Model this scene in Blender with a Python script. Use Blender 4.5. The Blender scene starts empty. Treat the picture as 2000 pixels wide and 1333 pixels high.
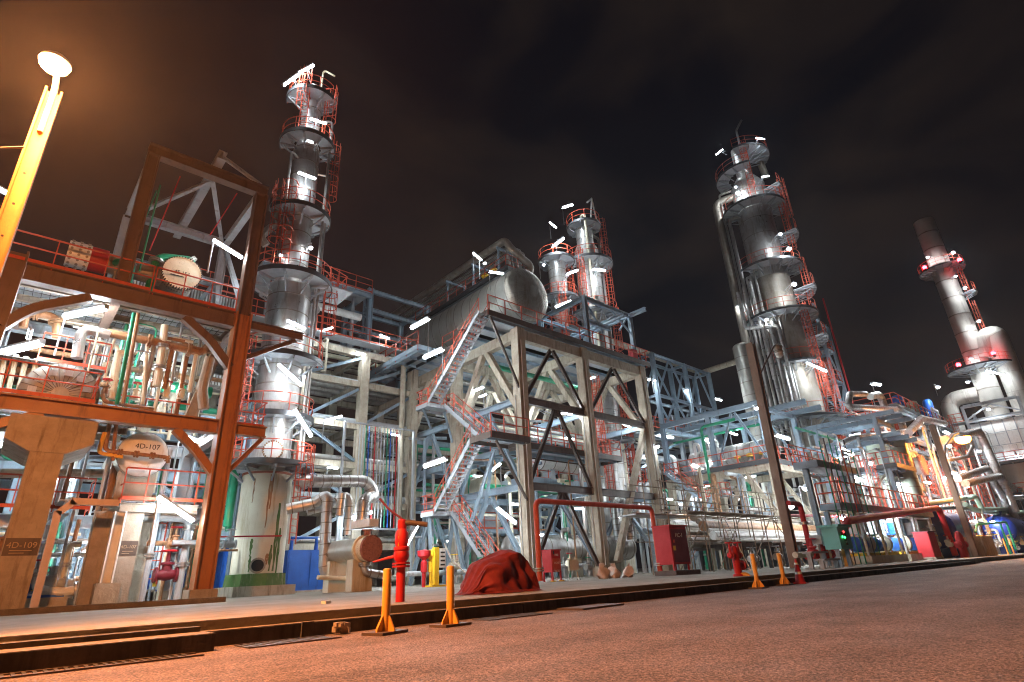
import bpy, math, random
from mathutils import Vector as V, Matrix
import numpy as np
sc = bpy.context.scene
col = sc.collection
R = math.radians
rnd = random.Random(7)
PI = math.pi

# ------------------------------------------------------------------ camera
F = 1096.6157                       # focal length in pixels of a 2000 px wide frame
PIT, ROL, YAW = R(22.5103), R(-2.77387), R(42.47985)
CAM = V((0, 0, 0.75))
fw = V((math.sin(YAW)*math.cos(PIT), math.cos(YAW)*math.cos(PIT), math.sin(PIT)))
r0 = V((math.cos(YAW), -math.sin(YAW), 0)); u0 = r0.cross(fw)
cr = r0*math.cos(ROL) + u0*math.sin(ROL)
cu = u0*math.cos(ROL) - r0*math.sin(ROL)
cd = bpy.data.cameras.new('camera'); co = bpy.data.objects.new('camera', cd); col.objects.link(co)
m = Matrix((cr, cu, -fw)).transposed().to_4x4(); m.translation = CAM
co.matrix_world = m
cd.sensor_width = 36; cd.lens = 36*F/2000; cd.clip_end = 6000; cd.clip_start = 0.05
sc.camera = co

def P(px, py, X=None, Y=None, z=None):
    """surveyed point: sight line through a spot of the photograph met with a known plane"""
    d = cr*(px-1000) + cu*(666.5-py) + fw*F
    t = (X/d.x) if X is not None else (Y/d.y) if Y is not None else ((z-CAM.z)/d.z)
    return CAM + d*t

# ------------------------------------------------------------------ mesh helper
class M:
    def __init__(s): s.v = []; s.f = []
    def add(s, vs, fs):
        b = len(s.v); s.v += [tuple(p) for p in vs]; s.f += [tuple(i+b for i in f) for f in fs]; return s
    def box(s, c, d, rz=0):
        x, y, z = d[0]/2, d[1]/2, d[2]/2; ca, sa = math.cos(rz), math.sin(rz)
        vs = [(c[0]+a*x*ca-b*y*sa, c[1]+a*x*sa+b*y*ca, c[2]+e*z) for e in (-1, 1) for a, b in ((-1,-1),(1,-1),(1,1),(-1,1))]
        return s.add(vs, [(3,2,1,0),(4,5,6,7),(0,1,5,4),(1,2,6,5),(2,3,7,6),(3,0,4,7)])
    def b2(s, p, q):
        return s.box([(p[i]+q[i])/2 for i in range(3)], [abs(p[i]-q[i]) for i in range(3)])
    def frame(s, p, q, roll=0):
        p, q = V(p), V(q); d = (q-p).normalized()
        if abs(d.z) > .97: side = V((0,1,0)); up = V((1,0,0)); side = (side-d*side.dot(d)).normalized(); up = d.cross(side)
        else: side = d.cross(V((0,0,1))).normalized(); up = side.cross(d)
        if roll: side, up = side*math.cos(roll)+up*math.sin(roll), up*math.cos(roll)-side*math.sin(roll)
        return p, q, side, up
    def beam(s, p, q, w, h=None, roll=0, o=(0,0)):
        h = h or w; p, q, a, u = s.frame(p, q, roll)
        vs = []
        for e in (p, q):
            for i, j in ((-1,-1),(1,-1),(1,1),(-1,1)):
                vs.append(e + a*(o[0]+i*w/2) + u*(o[1]+j*h/2))
        return s.add(vs, [(3,2,1,0),(4,5,6,7),(0,1,5,4),(1,2,6,5),(2,3,7,6),(3,0,4,7)])
    def ib(s, p, q, w, h, t=None, roll=0):
        t = t or max(.03, w*.12)
        s.beam(p, q, w, t, roll, (0, h/2-t/2)); s.beam(p, q, w, t, roll, (0, -h/2+t/2))
        return s.beam(p, q, t*.8, h-2*t, roll)
    def ch(s, p, q, w, h, t=.04, side=1, roll=0):
        s.beam(p, q, w, t, roll, (0, h/2-t/2)); s.beam(p, q, w, t, roll, (0, -h/2+t/2))
        return s.beam(p, q, t, h-2*t, roll, (side*(w/2-t/2), 0))
    def tube(s, pts, r, n=8, caps=True):
        pts = [V(p) for p in pts]; k = len(pts)
        if k < 2: return s
        rs = r if isinstance(r, (list, tuple)) else [r]*k
        tg = []
        for i in range(k):
            a = (pts[i]-pts[i-1]).normalized() if i else (pts[1]-pts[0]).normalized()
            b = (pts[i+1]-pts[i]).normalized() if i < k-1 else a
            t = a+b; tg.append(t.normalized() if t.length > 1e-6 else a)
        t = tg[0]; x = t.orthogonal().normalized(); b0 = len(s.v)
        for i in range(k):
            t = tg[i]; x = (x - t*x.dot(t))
            x = x.normalized() if x.length > 1e-6 else t.orthogonal().normalized()
            y = t.cross(x)
            c = 1.0
            if 0 < i < k-1:
                a = (pts[i]-pts[i-1]).normalized(); c = max(.5, a.dot(t))
            for j in range(n):
                an = 2*PI*j/n
                s.v.append(tuple(pts[i] + (x*math.cos(an)+y*math.sin(an))*rs[i]/ (c if c > .9 else 1)))
        for i in range(k-1):
            for j in range(n):
                j2 = (j+1) % n; A = b0+i*n; B = A+n
                s.f.append((A+j, A+j2, B+j2, B+j))
        if caps:
            s.f.append(tuple(b0+j for j in range(n))[::-1]); s.f.append(tuple(b0+(k-1)*n+j for j in range(n)))
        return s
    def lathe(s, prof, c=(0,0,0), axis=(0,0,1), n=24, caps=True):
        ax = V(axis).normalized(); c = V(c)
        return s.tube_r([c+ax*h for r, h in prof], [r for r, h in prof], ax, n, caps)
    def tube_r(s, pts, rs, ax, n, caps):
        x = ax.orthogonal().normalized(); y = ax.cross(x); b0 = len(s.v); k = len(pts)
        for p, r in zip(pts, rs):
            for j in range(n):
                a = 2*PI*j/n; s.v.append(tuple(p+(x*math.cos(a)+y*math.sin(a))*max(r, .0005)))
        for i in range(k-1):
            for j in range(n):
                j2 = (j+1) % n; A = b0+i*n; B = A+n
                s.f.append((A+j, A+j2, B+j2, B+j))
        if caps:
            s.f.append(tuple(b0+j for j in range(n))[::-1]); s.f.append(tuple(b0+(k-1)*n+j for j in range(n)))
        return s
    def sector(s, c, rA, rB, z0, z1, a0, a1, n=None):
        full = abs(a1-a0) > 359; n = n or max(4, int(abs(a1-a0)/9)); b = len(s.v); N = n if full else n+1
        for i in range(N):
            a = R(a0+(a1-a0)*i/n); ca, sa = math.cos(a), math.sin(a)
            for r, z in ((rA,z0),(rB,z0),(rB,z1),(rA,z1)): s.v.append((c[0]+r*ca, c[1]+r*sa, z))
        for i in range(n):
            A = b+4*i; B = b+4*((i+1) % N)
            for j in range(4): s.f.append((A+j, B+j, B+(j+1)%4, A+(j+1)%4))
        if not full:
            s.f.append((b,b+1,b+2,b+3)); e = b+4*n; s.f.append((e+3,e+2,e+1,e))
        return s

def fil(pts, rad, n=5):
    pts = [V(p) for p in pts]; out = [pts[0]]
    for i in range(1, len(pts)-1):
        a, b = pts[i-1]-pts[i], pts[i+1]-pts[i]; la, lb = a.length, b.length
        if la < 1e-5 or lb < 1e-5: continue
        a, b = a/la, b/lb; ang = a.angle(b)
        if ang > PI-.05: out.append(pts[i]); continue
        d = min(rad/math.tan(ang/2), la*.49, lb*.49); p, q = pts[i]+a*d, pts[i]+b*d
        for k in range(n+1):
            t = k/n; out.append(p*(1-t)**2 + pts[i]*2*t*(1-t) + q*t*t)
    out.append(pts[-1]); return out

# ------------------------------------------------------------------ objects
USED = {}
def nm(n): return n
def mesh(name, g, mat, off=V((0,0,0)), smooth=30):
    me = bpy.data.meshes.new(name)
    ox, oy, oz = off
    me.from_pydata([(x-ox, y-oy, z-oz) for x, y, z in g.v], [], g.f)
    me.materials.append(mat)
    if smooth:
        me.polygons.foreach_set('use_smooth', [True]*len(me.polygons))
        me.set_sharp_from_angle(angle=R(smooth))
    me.update(); return me
LONG = []
def props(o, label, cat, group, kind):
    if label and len(label.split()) > 16: LONG.append((o.name, label))
    if label: o['label'] = label
    if cat: o['category'] = cat
    if group: o['group'] = group
    if kind: o['kind'] = kind
def thing(name, label, cat, loc=(0,0,0), group=None):
    o = bpy.data.objects.new(name, None); col.objects.link(o); o.location = loc
    o.empty_display_size = .2
    props(o, label, cat, group, None); o['_o'] = tuple(loc)
    return o
def rootloc(o):
    while o.parent: o = o.parent
    return V(o.location)
def inlay(o, g, mat, smooth=30):
    """joins a surface pattern (bands, seams, bolts) into the mesh of its part, with its own material"""
    me = o.data; off = rootloc(o); n0 = len(me.polygons)
    vs = [tuple(v.co) for v in me.vertices]; fs = [tuple(p.vertices) for p in me.polygons]; b = len(vs)
    vs += [(x-off.x, y-off.y, z-off.z) for x, y, z in g.v]; fs += [tuple(i+b for i in f) for f in g.f]
    m2 = bpy.data.meshes.new(me.name); m2.from_pydata(vs, [], fs); m2.materials.append(me.materials[0]); m2.materials.append(mat)
    m2.polygons.foreach_set('material_index', [0]*n0+[1]*len(g.f)); m2.polygons.foreach_set('use_smooth', [True]*len(m2.polygons)); m2.set_sharp_from_angle(angle=R(smooth)); m2.update()
    o.data = m2; bpy.data.meshes.remove(me); return o
def obj(name, g, mat, parent, label=None, smooth=30):
    o = bpy.data.objects.new(name, mesh(name, g, mat, rootloc(parent), smooth)); col.objects.link(o)
    o.parent = parent
    if label: o['label'] = label
    return o
def single(name, g, mat, label, cat, loc=None, group=None, kind=None, smooth=30):
    if loc is None:
        a = np.array(g.v); loc = ((a[:,0].min()+a[:,0].max())/2, (a[:,1].min()+a[:,1].max())/2, a[:,2].min())
    o = bpy.data.objects.new(name, mesh(name, g, mat, V(loc), smooth)); col.objects.link(o); o.location = loc
    props(o, label, cat, group, kind); return o
def structure(name, g, mat, smooth=30): return single(name, g, mat, None, None, (0,0,0), None, 'structure', smooth)
def dup(o, loc, rz=None, **kw):
    c = o.copy(); col.objects.link(c); c.location = loc
    if rz is not None: c.rotation_euler = (0,0,rz)
    for k, v in kw.items(): c[k] = v
    for ch in o.children:
        d = ch.copy(); col.objects.link(d); d.parent = c
        for g in ch.children:
            e = g.copy(); col.objects.link(e); e.parent = d
    return c
def text(parent, s, loc, size, mat, right, up, align='CENTER', name='lettering'):
    cu_ = bpy.data.curves.new(name, 'FONT'); cu_.body = s; cu_.size = size; cu_.align_x = align; cu_.align_y = 'CENTER'; cu_.extrude = .004
    t = bpy.data.objects.new(name, cu_)
    dg = bpy.context.evaluated_depsgraph_get()
    me = bpy.data.meshes.new_from_object(t); bpy.data.objects.remove(t)
    me.materials.clear(); me.materials.append(mat)
    o = bpy.data.objects.new(name, me); col.objects.link(o); o.parent = parent
    r_, u_ = V(right).normalized(), V(up).normalized(); n_ = r_.cross(u_)
    mm = Matrix((r_, u_, n_)).transposed().to_4x4(); mm.translation = V(loc)-rootloc(parent)
    o.matrix_local = mm
    return o

# ------------------------------------------------------------------ materials
def mat(name, c1, c2=None, rough=.5, metal=0., scale=3., c3=None, amt=.4, streak=True, bump=.0, bscale=20, rvar=.1, spec=None, world=False):
    mt = bpy.data.materials.new(name); mt.use_nodes = True; nt = mt.node_tree; N = nt.nodes; L = nt.links
    bs = N['Principled BSDF']; bs.inputs['Metallic'].default_value = metal
    if spec is not None: bs.inputs['Specular IOR Level'].default_value = spec
    c2 = c2 or tuple(x*.75 for x in c1)
    tc = N.new('ShaderNodeTexCoord')
    ge = N.new('ShaderNodeNewGeometry')
    src = ge.outputs['Position']
    n1 = N.new('ShaderNodeTexNoise'); n1.inputs['Scale'].default_value = scale; n1.inputs['Detail'].default_value = 5; n1.inputs['Roughness'].default_value = .65
    L.new(src, n1.inputs['Vector'])
    r1 = N.new('ShaderNodeValToRGB'); r1.color_ramp.elements[0].position = .35; r1.color_ramp.elements[1].position = .68
    r1.color_ramp.elements[0].color = (*c1, 1); r1.color_ramp.elements[1].color = (*c2, 1)
    L.new(n1.outputs['Fac'], r1.inputs['Fac']); out = r1.outputs['Color']
    if c3:
        mp = N.new('ShaderNodeMapping'); mp.inputs['Scale'].default_value = (1, 1, .12 if streak else 1)
        L.new(src, mp.inputs['Vector'])
        n2 = N.new('ShaderNodeTexNoise'); n2.inputs['Scale'].default_value = scale*1.7; n2.inputs['Detail'].default_value = 6; n2.inputs['Roughness'].default_value = .7
        L.new(mp.outputs['Vector'], n2.inputs['Vector'])
        r2 = N.new('ShaderNodeValToRGB'); r2.color_ramp.elements[0].position = .62-amt*.3; r2.color_ramp.elements[1].position = .8-amt*.3
        L.new(n2.outputs['Fac'], r2.inputs['Fac'])
        mx = N.new('ShaderNodeMix'); mx.data_type = 'RGBA'
        L.new(r2.outputs['Color'], mx.inputs['Factor']); L.new(out, mx.inputs['A']); mx.inputs['B'].default_value = (*c3, 1)
        out = mx.outputs['Result']
    L.new(out, bs.inputs['Base Color'])
    mr = N.new('ShaderNodeMapRange'); mr.inputs['To Min'].default_value = max(0, rough-rvar); mr.inputs['To Max'].default_value = min(1, rough+rvar)
    mr.inputs['From Min'].default_value = .3; mr.inputs['From Max'].default_value = .7
    L.new(n1.outputs['Fac'], mr.inputs['Value']); L.new(mr.outputs['Result'], bs.inputs['Roughness'])
    if bump:
        n3 = N.new('ShaderNodeTexNoise'); n3.inputs['Scale'].default_value = bscale; n3.inputs['Detail'].default_value = 4
        L.new(src, n3.inputs['Vector'])
        bp = N.new('ShaderNodeBump'); bp.inputs['Strength'].default_value = bump; bp.inputs['Distance'].default_value = .05
        L.new(n3.outputs['Fac'], bp.inputs['Height']); L.new(bp.outputs['Normal'], bs.inputs['Normal'])
    return mt
def emis(name, c, s):
    mt = bpy.data.materials.new(name); mt.use_nodes = True; nt = mt.node_tree; N = nt.nodes
    N.remove(N['Principled BSDF']); e = N.new('ShaderNodeEmission'); e.inputs['Color'].default_value = (*c, 1); e.inputs['Strength'].default_value = s
    nt.links.new(e.outputs[0], N['Material Output'].inputs[0]); return mt
K = dict(
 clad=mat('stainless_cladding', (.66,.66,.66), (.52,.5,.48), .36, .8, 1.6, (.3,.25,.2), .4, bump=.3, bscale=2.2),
 cladh=mat('wrinkled_cladding', (.5,.47,.42), (.38,.35,.3), .46, 1., 1.5, (.26,.21,.16), .4, bump=.5, bscale=2.5),
 cladw=mat('pale_cladding', (.6,.6,.56), (.5,.49,.43), .42, .75, 1.0, (.4,.36,.27), .3, bump=.1, bscale=3),
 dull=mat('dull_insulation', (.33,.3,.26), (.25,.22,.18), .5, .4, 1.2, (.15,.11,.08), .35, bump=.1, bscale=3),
 skirt=mat('stained_skirt', (.66,.62,.5), (.56,.51,.39), .75, 0, .9, (.36,.26,.12), .3, bump=.05),
 moss=mat('mossy_concrete', (.045,.12,.02), (.1,.14,.045), .9, 0, 3, (.3,.28,.2), .3),
 conc=mat('weathered_concrete', (.44,.39,.31), (.34,.29,.22), .85, 0, 2.2, (.15,.12,.085), .34, bump=.25, bscale=9),
 conc2=mat('brown_concrete', (.34,.28,.22), (.26,.21,.16), .85, 0, 2.5, (.16,.12,.08), .3, bump=.25, bscale=9),
 brown=mat('brown_steel', (.15,.09,.065), (.115,.07,.05), .5, 0, 1.4, (.07,.035,.025), .3),
 pole=mat('amber_pole_paint', (.5,.2,.02), (.42,.16,.015), .6, 0, 5, (.2,.08,.02), .2),
 tan=mat('tan_steel', (.27,.16,.1), (.22,.13,.08), .5, 0, 1.4, (.14,.08,.05), .25),
 orange=mat('ochre_steel', (.36,.15,.05), (.3,.12,.045), .5, 0, 1.4, (.12,.05,.03), .3),
 blue=mat('bluegrey_steel', (.27,.36,.44), (.22,.3,.37), .45, 0, 1.5, (.16,.17,.18), .25),
 grey=mat('grey_steel', (.38,.41,.44), (.3,.32,.35), .45, .1, 1.5, (.2,.17,.14), .25),
 dark=mat('dark_steel', (.06,.062,.066), (.045,.045,.05), .5, .2, 2),
 dkbrown=mat('dark_brown_steel', (.1,.07,.055), (.075,.05,.04), .55, 0, 1.5, (.045,.03,.025), .3),
 rail=mat('red_handrail_paint', (.55,.085,.035), (.45,.06,.03), .55, 0, 4, (.2,.05,.03), .15),
 galv=mat('galvanised_grating', (.5,.53,.56), (.42,.45,.48), .5, .4, 3),
 pipe=mat('bare_pipe', (.5,.49,.47), (.4,.38,.36), .38, .8, 2, (.25,.19,.14), .3),
 pgrey=mat('grey_pipe_paint', (.42,.45,.47), (.34,.36,.38), .4, 0, 2, (.25,.2,.16), .2),
 pcream=mat('cream_pipe_paint', (.7,.66,.52), (.62,.57,.43), .45, 0, 2, (.4,.28,.15), .25),
 pbrown=mat('rusty_pipe', (.36,.19,.09), (.27,.13,.06), .6, .1, 2.5, (.13,.06,.03), .4),
 pgreen=mat('green_pipe_paint', (.01,.26,.13), (.01,.2,.1), .4, 0, 2),
 pale=mat('pale_green_pipe', (.45,.6,.46), (.38,.52,.4), .45, 0, 2, (.3,.34,.26), .2),
 red=mat('fire_red_paint', (.45,.006,.012), (.38,.005,.009), .62, 0, 2, (.3,.01,.012), .12),
 maroon=mat('maroon_paint', (.17,.006,.018), (.13,.005,.014), .6, 0, 2),
 yellow=mat('yellow_paint', (.75,.5,.02), (.68,.42,.02), .45, 0, 3, (.3,.16,.03), .12),
 ylw=mat('worn_bollard_paint', (.72,.38,.05), (.66,.33,.05), .5, 0, 4, (.26,.13,.04), .1),
 bluem=mat('blue_machine_paint', (.012,.11,.5), (.01,.085,.4), .38, 0, 2, (.02,.05,.2), .2),
 navy=mat('navy_tank_paint', (.012,.035,.27), (.01,.03,.22), .35, 0, 1.2),
 teal=mat('teal_cabinet_paint', (.16,.5,.47), (.14,.45,.42), .4, 0, 2),
 white=mat('white_paint', (.8,.8,.78), (.7,.7,.67), .5, 0, 3, (.5,.42,.3), .15),
 cream=mat('cream_cover', (.82,.74,.55), (.74,.66,.47), .6, 0, 5, (.5,.4,.22), .2, streak=False),
 rust=mat('rusted_flange', (.4,.15,.09), (.3,.1,.06), .8, 0, 8, (.2,.06,.04), .4, streak=False),
 black=mat('black_opening', (.012,.012,.012), (.01,.01,.01), .8),
 ink=mat('black_lettering', (.02,.02,.02), (.02,.02,.02), .6),
 faded=mat('faded_lettering', (.38,.27,.17), (.26,.18,.11), .7),
 lite=mat('pale_lettering', (.75,.6,.55), (.7,.55,.5), .6),
 tarp=mat('red_tarpaulin', (.15,.005,.008), (.09,.004,.006), .85, 0, 3, bump=.3, bscale=7),
 stack=mat('stack_grey', (.55,.52,.47), (.48,.45,.41), .6, .2, .5, (.22,.19,.16), .25),
 tankg=mat('pale_green_cladding', (.5,.57,.47), (.43,.5,.4), .4, .5, .8, (.35,.33,.25), .2),
 scaf=mat('scaffold_tube', (.3,.23,.17), (.22,.16,.11), .55, .5, 6),
 wood=mat('scaffold_plank', (.2,.12,.07), (.14,.085,.05), .8, 0, 5),
 sack=mat('white_sack', (.72,.62,.56), (.6,.5,.45), .8, 0, 6, bump=.3, bscale=20),
 tube=emis('lit_tube', (.84,.94,1.), 195.),
 bulb=emis('lit_bulb', (.88,.95,1.), 520.),
 sodium=emis('sodium_lamp', (1., .35, .1), 12500.),
 sodium2=emis('far_sodium_lamp', (1., .33, .05), 700.),
 redlamp=emis('red_beacon', (1., .02, .03), 45.),
 green_led=emis('green_pilot', (.05,1.,.2), 6.), red_led=emis('red_pilot', (1.,.05,.05), 6.),
)
# ------------------------------------------------------------------ kit of parts
def rails(par, pts, h=1.1, sp=1.6, closed=False, r=.032, m='rail', mid=True, posts=True, pm=.055, drop=.12):
    """a handrail run: rails in one mesh, each post a sub-part"""
    pts = [V(p) for p in pts]; g = M()
    up = V((0,0,1))
    q = pts+[pts[0]] if closed else pts
    g.tube([p+up*h for p in q], r, 6); 
    if mid: g.tube([p+up*h*.53 for p in q], r*.85, 6)
    for a, b in zip(q[:-1], q[1:]): g.beam(a+up*.06, b+up*.06, .012, .12)
    o = obj('railing', g, K[m], par)
    if posts:
        L_ = 0; segs = []
        for a, b in zip(q[:-1], q[1:]): segs.append((a, b, (b-a).length)); L_ += segs[-1][2]
        n = max(1, round(L_/sp)); ps = []
        for i in range(n+(0 if closed else 1)):
            d = L_*i/n
            for a, b, l in segs:
                if d <= l+1e-4: ps.append(a.lerp(b, min(1, d/l) if l else 0)); break
                d -= l
        for p in ps:
            obj('post', M().beam(p-up*drop, p+up*h, pm, pm*.6), K[m], o)
    return o
def ring(par, c, z, r0, r1, a0=0, a1=360, rail=True, nb=8, h=1.1, t=.07, m='galv', posts=9, br=True):
    g = M().sector(c, r0, r1, z-t, z, a0, a1)
    o = obj('platform', g, K[m], par)
    e = M().sector(c, r1+.003, r1+.05, z-.16, z+.12, a0, a1)
    obj('toe_plate', e, K['dark'], o)
    if br:
        b = M()
        for i in range(nb):
            a = R(a0+(a1-a0)*(i+.5)/nb); ca, sa = math.cos(a), math.sin(a)
            pi_ = lambda r, zz: V((c[0]+r*ca, c[1]+r*sa, zz))
            b.beam(pi_(r0, z-t-.09), pi_(r1-.05, z-t-.09), .1, .16)
            b.beam(pi_(r0-.02, z-t-min(.9,(r1-r0)*.8)), pi_(r1-.12, z-t-.2), .08, .1)
        obj('bracket', b, K['grey'], o)
    if rail:
        rr = r1-.06; n = max(6, int(abs(a1-a0)/11)); full = a1-a0 > 359
        pts = [(c[0]+rr*math.cos(R(a0+(a1-a0)*i/n)), c[1]+rr*math.sin(R(a0+(a1-a0)*i/n)), z) for i in range(n+(0 if full else 1))]
        rails(par, pts, h, 2*PI*rr*(a1-a0)/360/posts, full)
    return o
def ladder(par, x, y, z0, z1, ang, w=.5, cage=True, m='rail'):
    a = R(ang); n = V((math.cos(a), math.sin(a), 0)); s = V((-n.y, n.x, 0)); c = V((x, y, 0)); g = M()
    for k in (-1, 1): g.beam(c+s*k*w/2+V((0,0,z0)), c+s*k*w/2+V((0,0,z1+1.0)), .06, .05)
    z = z0+.2
    while z < z1: g.tube([c-s*w/2+V((0,0,z)), c+s*w/2+V((0,0,z))], .02, 5); z += .33
    o = obj('ladder', g, K[m], par)
    if cage:
        k = M(); z = z0+2.2; R_ = .4
        arc = [c+n*(.36+R_*math.sin(t)*1.0)+s*R_*1.0*math.cos(t) for t in [PI*i/8 for i in range(9)]]
        arc = [c+s*R_*.9]+arc+[c-s*R_*.9]
        while z < z1+1.05:
            k.tube([p+V((0,0,z)) for p in arc], .028, 5); z += .85
        for i in (1,3,5,7,9): k.beam(arc[i]+V((0,0,z0+2.2)), arc[i]+V((0,0,z1+1.)), .05, .02)
        obj('safety_cage', k, K[m], o)
    return o
# fluorescent fittings ------------------------------------------------
_fl = {}
def _flm():
    if not _fl:
        g = M(); g.b2((-.82,-.09,.055),(.82,.09,.13)); g.b2((-.86,-.07,-.03),(-.81,.07,.06)); g.b2((.81,-.07,-.03),(.86,.07,.06))
        _fl['h'] = mesh('housing', g, K['grey'])
        _fl['t'] = mesh('tube', M().tube([(-.8,0,0),(.8,0,0)], .1, 8), K['tube'])
        g = M().lathe([(.05,.26),(.07,.2),(.16,.12),(.2,.05)], (0,0,0), n=12); _fl['hb'] = mesh('housing', g, K['grey'])
        _fl['tb'] = mesh('bulb', M().lathe([(.02,-.12),(.1,-.1),(.15,-.02),(.15,.05),(.06,.1)], (0,0,0), n=12), K['bulb'])
    return _fl
def _lamp(p, d, label, s, kind, group, post, arm):
    f = _flm()
    r_ = thing('fluorescent_lamp' if kind == 't' else 'floodlight', label, 'lamp', p, group)
    d = V(d).normalized(); sd = d.cross(V((0,0,1)))
    sd = sd.normalized() if sd.length > .05 else V((0,1,0)); up = sd.cross(d)
    mm = Matrix((d, sd*-1 if False else -sd, up)).transposed()
    q = mm.to_quaternion()
    for nme, k in (('housing', 'h' if kind == 't' else 'hb'), ('tube' if kind == 't' else 'bulb', 't' if kind == 't' else 'tb')):
        o = bpy.data.objects.new(nme, f[k]); col.objects.link(o); o.parent = r_
        o.rotation_mode = 'QUATERNION'; o.rotation_quaternion = q; o.scale = (s, max(.8, min(1.5, s)), max(.8, min(1.5, s)))
    c_ = V(p); near = None
    for ax_, ay_, ar_ in ((10.45,31,.8 if c_.z > 18 else 1.2),(43,34,1.3),(39,35,.9),(66.2,24,2.1),(SX if 'SX' in globals() else 122,14,1.6)):
        d_ = math.hypot(c_.x-ax_, c_.y-ay_)
        if ar_ < d_ < 6.5 and c_.z > 6 and (near is None or d_ < near[0]): near = (d_, ax_, ay_, ar_)
    if near and not post:   # fitting on a tower: arm back to the shell
        d_, ax_, ay_, ar_ = near; k_ = V((ax_,ay_,c_.z+.35)); e_ = k_+(V((c_.x,c_.y,c_.z+.35))-k_)*(ar_/d_)
        obj('arm', M().tube([c_+V((0,0,.1)), V((c_.x,c_.y,c_.z+.35)), e_], .04, 6), K['grey'], r_)
        obj('stay', M().tube([V((c_.x,c_.y,c_.z+.3)), e_-V((0,0,.6))], .025, 6), K['grey'], r_)
    elif not post: post = 1.6
    if post:   # a slim standard carrying the fitting from below
        e = V(p)-d*.8*s
        obj('stand_pipe', M().tube(fil([e+V((0,0,-post)), e+V((0,0,.16)), V(p)+V((0,0,.16))-d*.3*s], .25), .035, 6), K['pgrey'], r_)
    return r_
def lamp(a, b, phrase, post=0, hz=False, group='fluorescent tube lamps of the plant', X=None, Y=None, s=None, dirB=False):
    if hz:
        p = P(*a, X=X, Y=Y); q = P(*b, z=p.z)
    elif dirB:
        p = P(*a, Y=Y); q = P(*b, X=p.x)
    else: p = P(*a, X=X, Y=Y); q = P(*b, X=X, Y=Y)
    c = (p+q)/2; l = (q-p).length
    return _lamp(c, q-p, phrase, (s or max(.55, min(1.5, l/1.7))), 't', group, post, None)
def bulb(a, phrase, X=None, Y=None, s=1., post=0, group='white floodlights of the plant'):
    return _lamp(P(*a, X=X, Y=Y), (1,0,0), phrase, s, 'b', group, post, None)
# pipes ----------------------------------------------------------------
def pipe(pts, r, m, label, cat='pipe', group=None, bend=None, n=None, flanges=(), name='pipe', bands=0):
    """a run of pipe; flanges: fractions along the run that carry a bolted pair"""
    pts = [V(p) for p in pts]; q = fil(pts, bend or r*3.2)
    g = M().tube(q, r, n or (8 if r < .12 else 12 if r < .3 else 18))
    if not flanges and not bands:
        return single(name, g, K[m], label, cat, None, group)
    t = thing(name, label, cat, pts[0], group); run_ = obj('pipe_run', g, K[m], t)
    L_ = [0]
    for a, b in zip(q[:-1], q[1:]): L_.append(L_[-1]+(b-a).length)
    def at(d):
        for i in range(len(q)-1):
            if d <= L_[i+1] or i == len(q)-2:
                k = (d-L_[i])/max(1e-6, L_[i+1]-L_[i]); return q[i].lerp(q[i+1], k), (q[i+1]-q[i]).normalized()
    for fr in flanges:
        p, d = at(fr*L_[-1]); f = M()
        for s in (-1, 1): f.lathe([(r*1.0,-.03),(r*1.75,-.03),(r*1.75,.03),(r*1.0,.03)], p+d*s*.045, d, 14)
        obj('flange', f, K['pipe' if m != 'pbrown' else 'pbrown'], t)
    if bands:
        b = M(); d = bands*.5
        while d < L_[-1]:
            p, v = at(d); b.lathe([(r*1.0,-.025),(r*1.02+.006,-.02),(r*1.02+.006,.02),(r*1.0,.025)], p, v, 18, False); d += bands
        inlay(run_, b, K['dull'])
    return t
def valve(p, label, s=1., m='pgrey', wheel='red', axis=(1,0,0), group='hand valves at ground level'):
    t = thing('gate_valve', label, 'valve', p, group); p = V(p); a = V(axis)
    g = M().lathe([(.17*s,-.24*s),(.17*s,-.19*s),(.1*s,-.18*s),(.14*s,0),(.1*s,.18*s),(.17*s,.19*s),(.17*s,.24*s)], p, a, 12)
    g.lathe([(.12*s,0),(.1*s,.2*s),(.15*s,.22*s),(.15*s,.26*s),(.05*s,.28*s),(.04*s,.5*s)], p, (0,0,1), 10)
    obj('body', g, K[m], t)
    w = M(); c = p+V((0,0,.52*s)); w.tube([c+V((math.cos(i*PI/6),math.sin(i*PI/6),0))*.17*s for i in range(13)], .022*s, 6)
    for i in range(3): w.beam(c-V((math.cos(i*PI/3),math.sin(i*PI/3),0))*.17*s, c+V((math.cos(i*PI/3),math.sin(i*PI/3),0))*.17*s, .02*s)
    obj('handwheel', w, K[wheel], t); return t
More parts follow.
